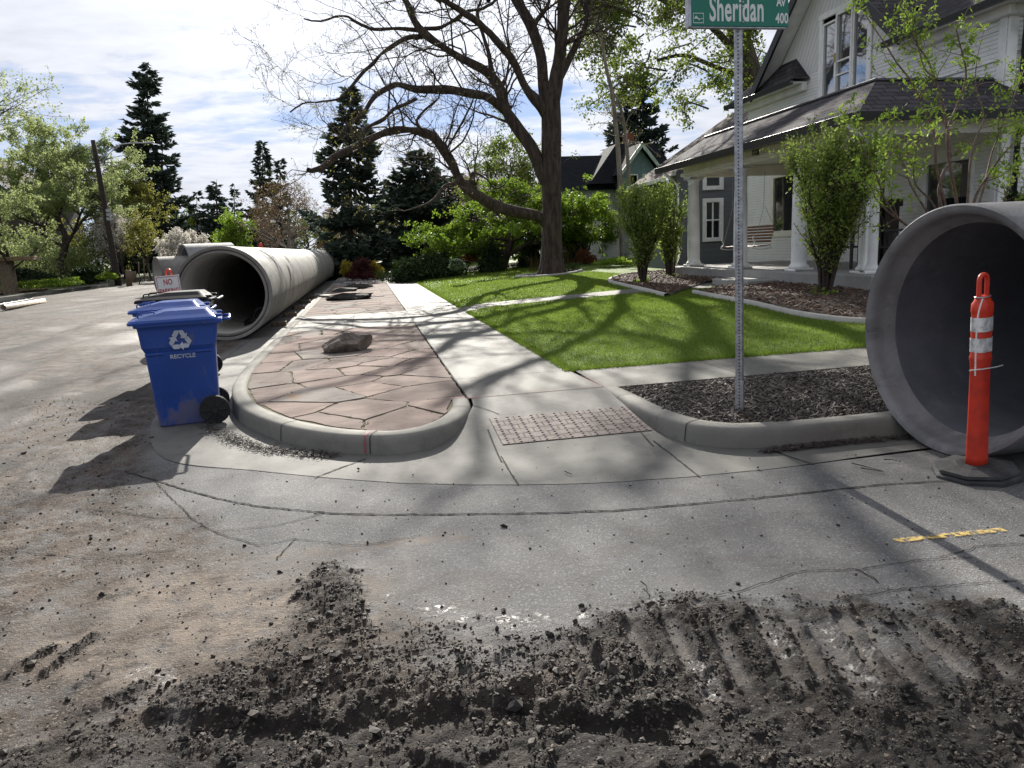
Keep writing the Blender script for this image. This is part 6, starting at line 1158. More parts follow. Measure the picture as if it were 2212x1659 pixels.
h_, x0, x1, ze = cottage('cottage', 'low cottage whose dark roof shows above the concrete pipes', 95, 540, 575, 560, 528, 505, wm_('tan_wall', (.42, .33, .24)), M['shingledk'], 7)
h_, x0, x1, ze = cottage('maroon_house', 'dark maroon house half hidden behind the maple and junipers', 52, 985, 1052, 590, 492, 470, wm_('maroon_wall', (.07, .035, .04)), M['shingledk'], 9)
h_, x0, x1, ze = cottage('slate_house', 'blue-grey roofed house among the dark conifers', 120, 415, 480, 560, 478, 462, wm_('slate_wall', (.15, .17, .2)), M['shinglebr'], 9)
# ================================================================== TREES AND PLANTS
LM = {
 'bud': leafmat('bud_leaf', (.10, .10, .02), (.26, .26, .05), .5),
 'maple': leafmat('maple_leaf', (.085, .145, .014), (.21, .31, .035), .5),
 'spring': leafmat('spring_leaf', (.19, .235, .08), (.38, .44, .19), .5),
 'olive': leafmat('olive_leaf', (.14, .15, .03), (.32, .32, .07), .5),
 'lime': leafmat('lime_leaf', (.13, .22, .02), (.28, .40, .05), .5),
 'canopy': leafmat('canopy_leaf', (.06, .10, .015), (.20, .25, .04), .5),
 'shrub': leafmat('shrub_leaf', (.11, .17, .025), (.34, .43, .10), .45),
 'sap': leafmat('sapling_leaf', (.12, .21, .02), (.34, .46, .08), .5),
 'blossom': leafmat('white_blossom', (.50, .47, .42), (.70, .68, .62), .4),
 'pink': leafmat('pink_blossom', (.40, .24, .25), (.55, .42, .40), .4),
 'conifer': leafmat('conifer_needles', (.026, .042, .034), (.08, .11, .08), .22, rough=.8),
 'blue': leafmat('blue_spruce_needles', (.018, .032, .032), (.06, .085, .08), .12, rough=.8),
 'juniper': leafmat('juniper_needles', (.012, .026, .010), (.05, .085, .025), .15, rough=.8),
 'grey': leafmat('silver_leaf', (.06, .09, .05), (.16, .20, .13), .3),
 'brown': leafmat('brown_twig_leaf', (.08, .05, .025), (.18, .13, .06), .4),
 'rust': leafmat('rust_leaf', (.10, .035, .015), (.25, .10, .05), .4),
 'purple': leafmat('barberry_leaf', (.05, .012, .014), (.14, .04, .04), .4),
 'gold': leafmat('gold_leaf', (.25, .20, .02), (.50, .40, .06), .4),
 'iris': leafmat('blade_leaf', (.05, .09, .02), (.14, .20, .06), .35),
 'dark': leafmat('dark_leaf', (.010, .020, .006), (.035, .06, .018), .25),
}
def unit(v): return v / (np.linalg.norm(v, axis=-1, keepdims=True) + 1e-9)
def grow(P, R, per, L_, ang, m=5, wander=.25, grav=0., t0=.25, t1=1., rf=.5, rend=.3, rg=None, Lvar=.35, taperlen=.5, rmin=.004):
    """children of polylines P [n,k,3]: returns P2 [n*per,m,3], R2"""
    rg = rg or rng; n, k, _ = P.shape; idx = np.repeat(np.arange(n), per); t = t0 + (t1 - t0) * rg.random(n * per); f = t * (k - 1); i = np.minimum(f.astype(int), k - 2); u = (f - i)[:, None]
    p0 = P[idx, i] * (1 - u) + P[idx, i + 1] * u; r0 = R[idx, i] * (1 - u[:, 0]) + R[idx, i + 1] * u[:, 0]; d = unit(P[idx, i + 1] - P[idx, i])
    r = unit(np.cross(d, rg.standard_normal(d.shape))); a = ang * (1 + .3 * rg.standard_normal(len(idx)))[:, None]; D = unit(d * np.cos(a) + r * np.sin(a))
    Ln = L_ * (1 - taperlen * t) * np.exp(Lvar * rg.standard_normal(len(idx))); out = [p0]; D_ = D
    for q in range(m - 1):
        D_ = unit(D_ + wander * rg.standard_normal(D_.shape) + np.array([0, 0, grav])); out.append(out[-1] + D_ * (Ln / (m - 1))[:, None])
    R2 = np.maximum(r0 * rf, rmin)[:, None] * np.linspace(1, rend, m)[None]; return np.stack(out, 1), np.maximum(R2, rmin * .7)
def leaf_at(mb, P, per, spread, size, asp=.55, up=0, rg=None, mi=0, t0=.3):
    rg = rg or rng; n, k, _ = P.shape; idx = np.repeat(np.arange(n), per); f = (t0 + (1 - t0) * rg.random(n * per)) * (k - 1); i = np.minimum(f.astype(int), k - 2); u = (f - i)[:, None]
    p = P[idx, i] * (1 - u) + P[idx, i + 1] * u + rg.normal(0, spread, (len(idx), 3)); ct = rg.random(n)[idx] * .6 + .4 * rg.random(len(idx)); return leaves(mb, p, size * rg.uniform(.6, 1.3, len(p)), asp, up, ct, mi)
# ------------------------------------------------ the big bare tree
def zD(x, y): return (1200 + x / 1.3829) * .5486, y / 1.3829 * .5486
TB = A(1190, 598, 26.0); TB[2] = zl(np.array(TB[0]), np.array(26.0)) - .03
def limb(pts, dy0, dy1, r0, r1, n=18, sub=zD):
    k = len(pts); P = []
    for i, (x, y) in enumerate(pts): u, v = sub(x, y); P.append(A(u, v, 26 + dy0 + (dy1 - dy0) * i / (k - 1)))
    P = spline(P, n); return P, np.linspace(r0, r1, n) ** 1.0
LB = []
LB.append(limb([(1345, 1490), (1345, 1300), (1345, 1100), (1343, 900), (1342, 700), (1338, 560), (1330, 450)], 0, 0, .335, .335, 24))
LB.append(limb([(1310, 600), (1298, 450), (1285, 300), (1240, 150), (1195, 50), (1130, -60), (1060, -220), (1020, -420)], 0, 1.5, .20, .16))
LB.append(limb([(1350, 600), (1370, 430), (1392, 300), (1405, 150), (1415, 0), (1420, -150), (1400, -350), (1430, -560)], 0, -1.2, .23, .17))
LB.append(limb([(1385, 430), (1425, 350), (1475, 250), (1520, 170), (1540, 90), (1530, 0), (1580, -130), (1680, -300)], 0, 1.8, .13, .10))
LB.append(limb([(1330, 1230), (1275, 1180), (1180, 1160), (1060, 1130), (950, 1070), (860, 1000), (800, 880), (740, 790), (690, 735), (600, 712), (500, 715), (400, 755), (300, 800), (180, 865), (95, 925), (40, 932)], 0, -2.2, .21, .075, 40))
LB.append(limb([(1330, 1010), (1285, 920), (1230, 800), (1150, 690), (1090, 600), (1060, 500), (1000, 410), (900, 350), (780, 280), (640, 190), (580, 100), (530, 0), (470, -110)], 0, 1.5, .25, .08, 36))
LB.append(limb([(1100, 610), (1050, 570), (990, 530), (900, 512), (800, 495), (700, 492), (600, 488), (530, 470), (480, 485), (400, 545), (340, 640), (250, 740), (190, 800)], .6, -1.6, .16, .05, 34))
LB.append(limb([(1320, 640), (1270, 560), (1200, 480), (1130, 340), (1050, 250), (980, 170), (860, 80), (750, 15), (640, -60), (520, -170)], 0, -2.0, .18, .06, 30))
LB.append(limb([(640, 200), (560, 205), (500, 240), (430, 290), (380, 350), (330, 400), (270, 470), (200, 545), (100, 575), (0, 590), (-80, 640)], 1.2, -.5, .085, .02, 26))
LB.append(limb([(620, 165), (500, 155), (380, 160), (300, 130), (200, 80), (60, 115), (-30, 90)], 1.3, 2.2, .08, .02, 22))
LB.append(limb([(650, 155), (740, 150), (830, 100), (880, 60), (950, 45), (1000, 5), (1050, -60)], 1.3, -.6, .07, .04, 18))
LB.append(limb([(1015, 410), (1005, 300), (975, 190), (945, 80), (965, 0), (930, -100)], 1, 2.4, .085, .04, 18))
LB.append(limb([(840, 960), (820, 1000), (760, 1020), (700, 1095), (620, 1138), (540, 1150)], -.9, -2.2, .09, .018, 16))
LB.append(limb([(900, 1020), (918, 940), (985, 968), (1050, 1018), (1130, 965)], -.8, .6, .06, .015, 14))
LB.append(limb([(640, 715), (610, 660), (650, 600), (720, 545), (745, 505)], -1.4, -.3, .06, .015, 12))
LB.append(limb([(300, 800), (330, 700), (420, 640), (500, 570), (610, 508)], -2, -1, .07, .05, 14))
LB.append(limb([(830, 100), (950, 210), (1000, 300), (1060, 330)], -1, -1.4, .03, .015, 10))
LB.append(limb([(1420, -120), (1300, -260), (1180, -420), (1100, -600)], -.8, -3.5, .10, .04, 12)); LB.append(limb([(1410, -60), (1560, -200), (1750, -360), (1950, -480)], -.5, -2.5, .10, .04, 12)); LB.append(limb([(1240, 140), (1330, 20), (1360, -120), (1500, -300)], 1, 4, .09, .03, 12)); LB.append(limb([(520, -20), (380, -120), (200, -200), (60, -240)], 1, -1, .07, .03, 12)); LB.append(limb([(740, 10), (600, -140), (560, -300), (420, -420)], -2, -4, .07, .03, 12))
LB.append(limb([(1000, 5), (1010, -140), (900, -300), (860, -460)], 0, 2, .07, .03, 12)); LB.append(limb([(1540, 60), (1640, 30), (1760, 60), (1860, 150)], 1.5, 0, .05, .02, 12))
for q_, pts in enumerate(([(1045, -260), (940, -420), (860, -620), (900, -820)], [(1020, -420), (1090, -600), (1180, -760), (1230, -900)], [(1400, -330), (1300, -520), (1330, -720), (1290, -880)], [(1430, -560), (1540, -700), (1650, -780), (1800, -860)], [(1400, -350), (1560, -470), (1760, -560), (1960, -640)], [(1580, -130), (1760, -260), (1960, -330), (2160, -430)], [(1660, -280), (1800, -420), (1860, -600), (2000, -760)], [(1420, -500), (1440, -700), (1500, -900), (1480, -1000)], [(1120, -60), (980, -200), (860, -400), (700, -560)], [(1410, -200), (1500, -380), (1620, -560), (1640, -700)])): LB.append(limb(pts, (1.3, 1.5, -.9, -1.2, -1, 1.7, 1.8, -1, 1.4, -.8)[q_], rng.uniform(-3, 3), .15, .07, 12))
tree = thing('street_tree', 'big gnarled bare-limbed tree with spreading crooked branches on the lawn', 'tree', TB)
off3 = TB
tk = MB(); P0, R0 = LB[0]; Rf = R0.copy(); hgt_ = P0[:, 2] - P0[0, 2]; Rf = R0 * (1 + .45 * np.exp(-hgt_ / .28) + .06 * np.exp(-hgt_ / 1.5)); a = np.arange(30) * 2 * PI / 30; rings = []
for p, r, h_ in zip(P0, Rf, hgt_): rr_ = r * (1 + (.16 * np.exp(-h_ / .5) + .035) * np.sin(a * 5 + 1.3) + .03 * np.sin(a * 9 + h_ * 2)); rings.append(np.stack([p[0] + rr_ * np.cos(a), p[1] + rr_ * np.sin(a), np.full(30, p[2] - .1 * (h_ < .01))], -1) - off3)
loft(tk, rings, cap0=False); tk.build('trunk', M['bark'], tree, True)
allP = []; allR = []; allL = []
for i, (P, R) in enumerate(LB[1:]):
    n = len(P); Pw = P + np.cumsum(rng.normal(0, .022, (n, 3)), 0) * np.linspace(0, 1, n)[:, None]; Rk = R * (1 + .14 * np.interp(np.arange(n), np.arange(0, n, 2), rng.standard_normal(len(np.arange(0, n, 2))) * .8)); b = MB(); b.tubes(Pw - off3, Rk, 12); b.build('limb', M['bark'], tree, True); LB[i + 1] = (Pw, R)
tw1 = MB(); s2, r2 = [], []
def resample(P, R, m): t = np.linspace(0, len(P) - 1, m); return np.stack([np.interp(t, np.arange(len(P)), P[:, k]) for k in range(3)], -1), np.interp(t, np.arange(len(P)), R)
for i, (P, R) in enumerate(LB[1:]):
    L_ = np.sum(np.linalg.norm(np.diff(P, axis=0), axis=1)); n = max(4, int(L_ * 2.4)); Pq, Rq = resample(P, R, 24)
    p, r = grow(Pq[None], Rq[None], n, 2.5, .85, 8, .24, .05, .22 if R[0] > .12 else .05, 1, .26, .3, taperlen=.1, rmin=.009); s2.append(p); r2.append(r)
s2 = np.concatenate(s2); r2 = np.concatenate(r2); kz = (s2[:, -1, 2] > s2[:, 0, 2] - .7) & (s2[:, :, 2].min(1) > 2.6); s2 = s2[kz]; r2 = r2[kz]; tw1.tubes(s2 - off3, r2, 5)
s3, r3 = grow(s2, r2, 6, 1.05, .85, 6, .32, .04, .15, 1, .6, .5, taperlen=.3, rmin=.006); tw1.tubes(s3 - off3, r3, 4); tw1.build('branches', M['bark'], tree, True)
s4, r4 = grow(s3, r3, 4, .38, .8, 4, .3, .05, .2, 1, .7, .6, taperlen=.3, rmin=.0042); 
s5, r5 = grow(s4, r4, 3, .15, .8, 3, .25, .1, .3, 1, .8, .7, rmin=.003)
tw2 = MB(); tw2.tubes(s4 - off3, r4, 3); tw2.tubes(s5 - off3, r5, 3); tw2.build('twigs', simple('twig_bark', (.10, .075, .055), .8), tree)
lowk = s5[:, 0, 2] < 7.2; bu = MB(); leaf_at(bu, s5[::3] - off3, 1, .015, .055, .6, .3); kk = s4[(s4[:, 0, 2] < 6.2) & (s4[:, 0, 0] < 1.5)]; leaf_at(bu, kk[::2] - off3, 3, .05, .07, .6); bu.build('buds', LM['bud'], tree)
# ------------------------------------------------ generators
def fit(Ps, base, H, W):
    allp = np.concatenate([p.reshape(-1, 3) for p in Ps]); z0 = 0; z1 = np.percentile(allp[:, 2], 99.7); cx = np.percentile(allp[:, 0], [1, 99]); cy = np.percentile(allp[:, 1], [1, 99]); sx = W / max(cx[1] - cx[0], .1); sz = H / z1
    return lambda P: (P - np.array([(cx[0] + cx[1]) / 2 * 0, 0, 0])) * np.array([sx, sx, sz])
def leafy(name, label, px, ptop, wpx, Y, zb, leaf, nl=9000, ls=.10, trunkfrac=.25, seed=1, barkm='bark', spread=.22, rt=.02, up=.0, ang=.65, group=None, cat='tree', pbase=None, dense=1.0, lean=0, wob=.12, gravt=.03):
    rg = np.random.default_rng(seed); b = A(px, ptop, Y); H = b[2] - zb; W = wpx * Y / FOC * 1.02
    x0 = A(px, CY if pbase is None else pbase, Y)[0] if pbase is not None else None
    t = thing(name, label, cat, ((A(px, 560, Y)[0]), Y, zb), 0, group)
    h_ = 1.0; zz = np.linspace(0, .8, 9); P = np.stack([np.cumsum(rg.normal(0, .012, 9)) + lean * zz, np.cumsum(rg.normal(0, .012, 9)), zz], -1); P[0, :2] = 0; R = np.linspace(rt, rt * .35, 9)
    p1, r1 = grow(P[None], R[None], 16, .50, ang, 7, wob, gravt, trunkfrac, 1, .55, .35, rg, .25, .45, rt * .10); p2, r2_ = grow(p1, r1, 8, .24, .7, 5, .2, .05, .25, 1, .6, .4, rg, .3, .4, rt * .05); p3, r3_ = grow(p2, r2_, 6, .11, .75, 4, .22, .05, .25, 1, .6, .5, rg, .3, .3, rt * .03)
    F = fit([p2, p3], None, H, W); s_ = W / .9
    br = MB(); sc_ = max(H, W)
    tr_ = MB(); tr_.tubes(F(P), R * sc_, 9); 
    tr_.build('trunk', M[barkm], t, True)
    br.tubes(F(p1), r1 * sc_, 6); br.tubes(F(p2), r2_ * sc_, 4); br.tubes(F(p3[::2]), r3_[::2] * sc_, 3); br.build('branches', M[barkm], t, True)
    if nl: lf = MB(); per = max(1, int(nl / len(p3))); leaf_at(lf, F(p3), per, spread * .12 * sc_ * .35, ls, .6, up, rg); lf.build('crown', LM[leaf], t)
    return t
def conifer(name, label, px, ptop, wpx, Y, zb, leaf='conifer', seed=1, nb=150, irr=.3, cards=11, group=None, z0f=.03, droop=-.25, cs=.30, power=.8, lean=0, cardn=1.0):
    rg = np.random.default_rng(seed); top = A(px, ptop, Y); H = top[2] - zb; W = wpx * Y / FOC; bx = A(px, 560, Y)[0]
    t = thing(name, label, 'conifer', (bx, Y, zb), 0, group); dx = top[0] - bx
    tk = MB(); P = np.linspace([0, 0, 0], [dx, 0, H], 12); tk.tubes(P, np.linspace(max(.12, H * .016), .02, 12), 8); tk.build('trunk', M['bark'], t, True)
    h_ = z0f + (1 - z0f) * rg.random(nb) ** 1.1; h_ = np.sort(h_); a = rg.random(nb) * 2 * PI; prof = (1 - h_) ** power * (.72 + .28 * np.minimum(1, (h_ - z0f + .08) / .15)); clump = 1 + irr * (np.interp(h_ * 22, np.arange(23), rg.standard_normal(23))) * .6 + irr * .6 * rg.standard_normal(nb)
    Lb = np.maximum(W * .5 * prof * clump, .04 * W); d = np.stack([np.cos(a), np.sin(a), np.full(nb, .12)], -1); p0 = np.stack([dx * h_, 0 * h_, h_ * H], -1); m = 7; out = []
    for q in range(m): u = q / (m - 1); out.append(p0 + d * (Lb * u)[:, None] + np.array([0, 0, 1]) * (droop * Lb * np.sin(u * PI * .62) * (1 - .55 * u ** 3))[:, None])
    P = np.stack(out, 1); R = np.outer(np.maximum(.012, Lb * .02), np.linspace(1, .3, m)); br = MB(); br.tubes(P, R, 4); br.build('branches', M['bark'], t, True)
    nc = np.maximum(10, (Lb / cs * cards * cardn * 1.9)).astype(int); idx = np.repeat(np.arange(nb), nc); u = rg.random(len(idx)) ** .75; f = u * (m - 1); i = np.minimum(f.astype(int), m - 2); fr_ = (f - i)[:, None]; p = P[idx, i] * (1 - fr_) + P[idx, i + 1] * fr_
    dr = unit(P[idx, i + 1] - P[idx, i]); side = unit(np.cross(dr, np.array([0, 0, 1.]))) * rg.choice([-1, 1], len(idx))[:, None]; wdt = (1 - u * .75)[:, None] * Lb[idx][:, None] * .32
    p = p + side * wdt * rg.random((len(idx), 1)) + np.array([0, 0, -1]) * (rg.random((len(idx), 1)) * .12 * wdt); dd = unit(dr * .8 + side * .8 + np.array([0, 0, -.18])); lf = MB(); ct = .5 * rg.random(nb)[idx] + .5 * rg.random(len(idx)); leaves(lf, p, cs * 1.15 * rg.uniform(.6, 1.3, len(p)), .38, -.05, ct, 0, dd * 1.6); lf.build('crown', LM[leaf], t)
    return t
def blobshrub(name, label, px, pbase, ptop, wpx, Y, leaf, n=4000, ls=.06, zb=None, seed=1, cat='shrub', flat=1., lump=.25, dep=1., up=.3, group=None, inner='dark'):
    rg = np.random.default_rng(seed); b = A(px, pbase, Y); zb = b[2] if zb is None else zb; H = A(px, ptop, Y)[2] - zb; W = wpx * Y / FOC; t = thing(name, label, cat, (b[0], Y, zb), 0, group)
    st = MB(); ns = 14; a = rg.random(ns) * 2 * PI; e = np.stack([np.cos(a) * W * .42 * rg.random(ns), np.sin(a) * W * .42 * dep * rg.random(ns), H * rg.uniform(.6, .95, ns)], -1); P = np.stack([e * 0 + [0, 0, -.03], e * [.35, .35, .45], e], 1); st.tubes(P, np.tile([[.02, .013, .005]], (ns, 1)) * max(1, H * .5), 4); st.build('stems', M['stem'], t)
    cl = max(8, int(n / 90)); v = unit(rg.standard_normal((cl, 3))); v[:, 2] = np.abs(v[:, 2]); c_ = v * (rg.random((cl, 1)) ** .35) * np.array([W / 2 * .82, W / 2 * .82 * dep, H * .82]); k = rg.integers(0, cl, n); sp = np.array([W, W * dep, H * .9]) * (.10 + lump * .12); p = c_[k] + rg.normal(0, 1, (n, 3)) * sp * .55; p[:, 2] = np.abs(p[:, 2]); ok = (p[:, 2] < H * 1.03)
    lf = MB(); leaves(lf, p[ok], ls * rg.uniform(.6, 1.4, ok.sum()), .5, up, (.6 * rg.random(cl)[k] + .4 * rg.random(n))[ok]); lf.build('foliage', LM[leaf], t); return t
# ------------------------------------------------ named background trees (left to right across the scene)
leafy('street_tree', 'pale spring-green tree whose branch tips reach in over the dark brown house roof', -90, 60, 260, 40, .9, 'spring', 8000, .14, seed=31, rt=.018)
leafy('leafy_tree', 'broad light green tree with a dark forked trunk beyond the dirt street', 135, 255, 265, 64, 1.0, 'spring', 52000, .17, .10, seed=4, rt=.026, ang=.75, dense=1.2, gravt=.0)
leafy('leafy_tree', 'olive green tree just behind the leaning utility pole', 258, 345, 160, 72, .9, 'olive', 18000, .17, .12, seed=5, rt=.02, ang=.75)
leafy('leafy_tree', 'yellow-green tree below the tall ragged spruce', 305, 385, 110, 72, .9, 'olive', 9000, .18, .12, seed=6, rt=.02, ang=.75)
leafy('leafy_tree', 'low leafy tree at the edge of the photo in front of the dark brown house', 20, 400, 150, 50, 1.0, 'spring', 12000, .15, .1, seed=7, rt=.02, ang=.8)
leafy('flowering_tree', 'white and pink blossoming tree right of the leaning pole', 268, 440, 70, 64, .3, 'blossom', 6500, .12, .2, seed=8, rt=.02, cat='tree')
leafy('flowering_tree', 'pinkish blossoming sapling close behind the leaning pole', 243, 468, 45, 66, .5, 'pink', 3000, .12, .2, seed=9, rt=.02)
leafy('flowering_tree', 'golden green street sapling beside the tall pale stake', 322, 455, 60, 63, .2, 'olive', 4000, .12, .25, seed=10, rt=.018)
leafy('flowering_tree', 'white blossoming tree directly above the bell-ended pipe', 378, 492, 60, 62, .3, 'blossom', 5500, .13, .2, seed=11, rt=.02, ang=.8)
leafy('flowering_tree', 'white blossoming tree left of the lime green tree', 425, 497, 50, 64, .3, 'blossom', 4500, .13, .2, seed=12, rt=.02, ang=.8)
leafy('leafy_tree', 'lime green tree rising above the concrete pipes', 500, 458, 88, 66, .3, 'lime', 7000, .17, .2, seed=13, rt=.018, ang=.7)
conifer('spruce', 'tallest ragged spruce standing against the sky beyond the street', 318, 138, 98, 82, .6, seed=21, nb=260, irr=.6, cards=9, cs=.55, power=.55, droop=-.2, z0f=.02)
conifer('spruce', 'shorter spruce leaning on the tallest ragged spruce', 350, 290, 105, 80, .6, seed=22, nb=130, irr=.4, cards=8, cs=.5, power=.7)
conifer('conifer', 'small dark conifer right of the tallest spruce', 425, 415, 75, 100, .5, seed=23, nb=90, cards=6, cs=.55, power=.5)
conifer('conifer', 'pointed dark conifer above the blue-grey roofed house', 468, 388, 68, 105, .5, seed=24, nb=90, cards=6, cs=.55)
conifer('conifer', 'slim dark conifer with a thin top beside the lime green tree', 506, 398, 45, 110, .5, seed=25, nb=80, cards=6, cs=.55)
conifer('spruce', 'dense dark spruce with two tops behind the lime green tree', 567, 308, 95, 80, .4, seed=26, nb=150, cards=9, cs=.5)
conifer('spruce', 'narrow second spruce crown just right of the two-topped spruce', 605, 345, 60, 84, .4, seed=27, nb=100, cards=8, cs=.5)
conifer('spruce', 'massive dark spruce behind the drooping limbs of the big bare tree', 755, 190, 175, 46, .2, seed=28, nb=170, irr=.35, cards=9, cs=.42, power=.62, droop=-.4)
conifer('spruce', 'dark spruce between the sidewalk and the maple', 905, 325, 190, 50, .2, seed=29, nb=170, irr=.35, cards=11, cs=.42, power=.5)
conifer('blue_spruce', 'dark spruce standing behind the maple crown', 990, 375, 170, 56, .2, seed=30, nb=130, cards=10, cs=.42, power=.45)
conifer('blue_spruce', 'blue-grey spruce towering behind the teal house', 1378, 135, 190, 62, .3, 'blue', seed=33, nb=180, irr=.35, cards=9, cs=.5, power=.6)
conifer('spruce', 'lower dark spruce left of the blue-grey one behind the teal house', 1325, 260, 90, 66, .3, seed=34, nb=90, cards=7, cs=.5)
leafy('budding_tree', 'brown budding tree with a forked grey trunk left of the massive spruce', 640, 385, 140, 60, .2, 'brown', 5500, .11, .22, seed=14, rt=.026, barkm='barkpale', ang=.75)
leafy('budding_tree', 'thin brown budding tree in front of the two-topped spruce', 590, 415, 70, 66, .2, 'brown', 3000, .11, .2, seed=15, rt=.02, barkm='barkpale')
leafy('maple_tree', 'bright green maple with a low wide crown left of the big bare trunk', 1085, 395, 350, 34, .2, 'maple', 42000, .13, .22, seed=16, rt=.03, ang=.95, gravt=-.02, wob=.2)
leafy('leafy_tree', 'tall light green tree rising behind the maple', 1120, 255, 185, 44, .2, 'canopy', 12000, .14, .15, seed=17, rt=.02, ang=.6)
leafy('flowering_tree', 'pale pink budding tree left of the tall light green one', 1040, 350, 130, 48, .2, 'pink', 2600, .10, .2, seed=18, rt=.02)
leafy('maple_tree', 'bright green young maple between the big bare trunk and the teal house', 1265, 395, 165, 33, .2, 'maple', 9000, .12, .15, seed=19, rt=.02, ang=.95)
lbk = MB(); st_ = thing('shade_tree', 'huge leafy shade tree with thick twin dark trunks behind the white house gable', 'tree', tuple(A(1660, 560, 37) * [1, 1, 0] + [0, 0, .3])); o0 = np.array(st_.location)
for pts, r in (([(1660, 560), (1650, 300), (1625, 180), (1600, 90), (1560, -40), (1530, -150)], .62), ([(1668, 300), (1700, 180), (1722, 60), (1740, -60), (1760, -200)], .72), ([(1610, 140), (1540, 60), (1470, 20), (1390, -20)], .16), ([(1640, 170), (1560, 150), (1480, 120), (1420, 130)], .12)):
    P = spline([A(u, v, 37) - o0 for u, v in pts], 14); lbk.tubes(P, np.linspace(r * 1.2, r * .6, 14), 12)
lbk.build('trunk', M['bark'], st_, True); fp = []
rg_ = np.random.default_rng(77)
for k in range(64):
    if k < 46: u, v = rg_.uniform(1330, 1730), rg_.uniform(-150, 235)
    else: u, v = rg_.uniform(1290, 1420), rg_.uniform(-60, 120)
    yq = 38 + rg_.uniform(-3, 3); fp.append(spline([A(u, v, yq) - o0, A(u - rg_.uniform(10, 60), v + rg_.uniform(-20, 40), yq - 1) - o0, A(u - rg_.uniform(40, 110), v + rg_.uniform(0, 75), yq - 1) - o0], 6))
fp = np.array(fp); b = MB(); b.tubes(fp, np.tile(np.linspace(.05, .015, 6), (len(fp), 1)), 5); f2, fr2 = grow(fp, np.tile(np.linspace(.05, .015, 6), (len(fp), 1)), 10, 1.25, .8, 5, .3, -.03, .1, 1, .5, .4, rg_, rmin=.008); b.tubes(f2, fr2, 3); b.build('branches', M['bark'], st_, True); lf = MB(); leaf_at(lf, f2, 30, .16, .16, .65, 0, rg_); lf.build('crown', LM['canopy'], st_)
# pale two-stemmed tree in front of the teal house
bt = thing('birch_tree', 'thin pale two-stemmed tree with bare branches before the teal house', 'tree', tuple(A(1342, 560, 32) * [1, 1, 0] + [0, 0, .3])); o0 = np.array(bt.location); b = MB(); pl_ = []
for pts, r in (([(1345, 560), (1340, 400), (1333, 300), (1322, 200), (1310, 150), (1300, 90), (1285, 40)], .13), ([(1352, 560), (1358, 400), (1352, 300), (1340, 230), (1322, 195)], .11)):
    P = spline([A(u, v, 32) - o0 for u, v in pts], 16); R = np.linspace(r, r * .35, 16); b.tubes(P, R, 9); pl_.append((P, R))
b.build('trunk', M['barkpale'], bt, True); b = MB(); PP = np.stack([p for p, _ in pl_]); RR = np.stack([r for _, r in pl_]); q1, k1 = grow(PP, RR, 13, 2.0, .9, 7, .3, .02, .35, 1, .3, .3, rmin=.009); b.tubes(q1, k1, 4); q2, k2 = grow(q1, k1, 6, .7, .8, 5, .3, 0, .2, 1, .6, .5, rmin=.006); b.tubes(q2, k2, 3); b.build('branches', M['barkpale'], bt, True); b = MB(); leaf_at(b, q2, 4, .04, .07, .6); b.build('crown', LM['bud'], bt)
# far tree belt closing the horizon: a few kinds, copied
belt = []
for k, (lf_, cn, lb) in enumerate((('canopy', 0, 'far green tree of the belt closing the end of the street'), ('olive', 0, 'far olive tree of the belt closing the end of the street'), ('conifer', 1, 'far dark conifer of the belt closing the end of the street'), ('brown', 0, 'far brown budding tree of the belt closing the end of the street'))):
    gl = ['green trees of the far belt', 'olive trees of the far belt', 'dark conifers of the far belt', 'brown budding trees of the far belt'][k]
    belt.append(conifer('far_conifer', lb, 760, 420, 75, 120, 0, seed=50 + k, nb=80, cards=5, cs=.7, group=gl) if cn else leafy('far_tree', lb, 760, 430, 110, 120, 0, lf_, 4200, .34, .1, seed=50 + k, rt=.02, ang=.8, group=gl))
rb = np.random.default_rng(9); spots = []
for x in np.arange(-130, 150, 6.2): spots.append((x + rb.normal(0, 2), 118 + rb.uniform(-8, 30)))
for x in (-30, -36, -44, -53, 12, 18, 25, 31, 38, 46, 56): spots.append((x, 78 + rb.uniform(-6, 14)))
for x, y in ((-34, 92), (-39, 96), (-46, 90), (-52, 98), (-58, 92), (-29, 100), (-18, 104), (9, 58), (12, 62), (6.5, 74), (3.6, 70), (4.4, 84), (-1, 92), (-.8, 75), (3.8, 98), (-22, 96), (-24, 84), (7, 63), (-14, 125), (-9, 130), (-5, 122)): spots.append((x, y))
first = [True] * 4
for i, (x, y) in enumerate(spots):
    k = int(rb.integers(0, 4)); o = belt[k] if first[k] else copy_tree(belt[k]); first[k] = False; o.location = (x, y, 0); o.rotation_euler.z = rb.uniform(0, 6); s_ = rb.uniform(.7, 1.15) * (1 if y > 100 else .72); o.scale = (s_, s_, s_ * rb.uniform(.9, 1.2))
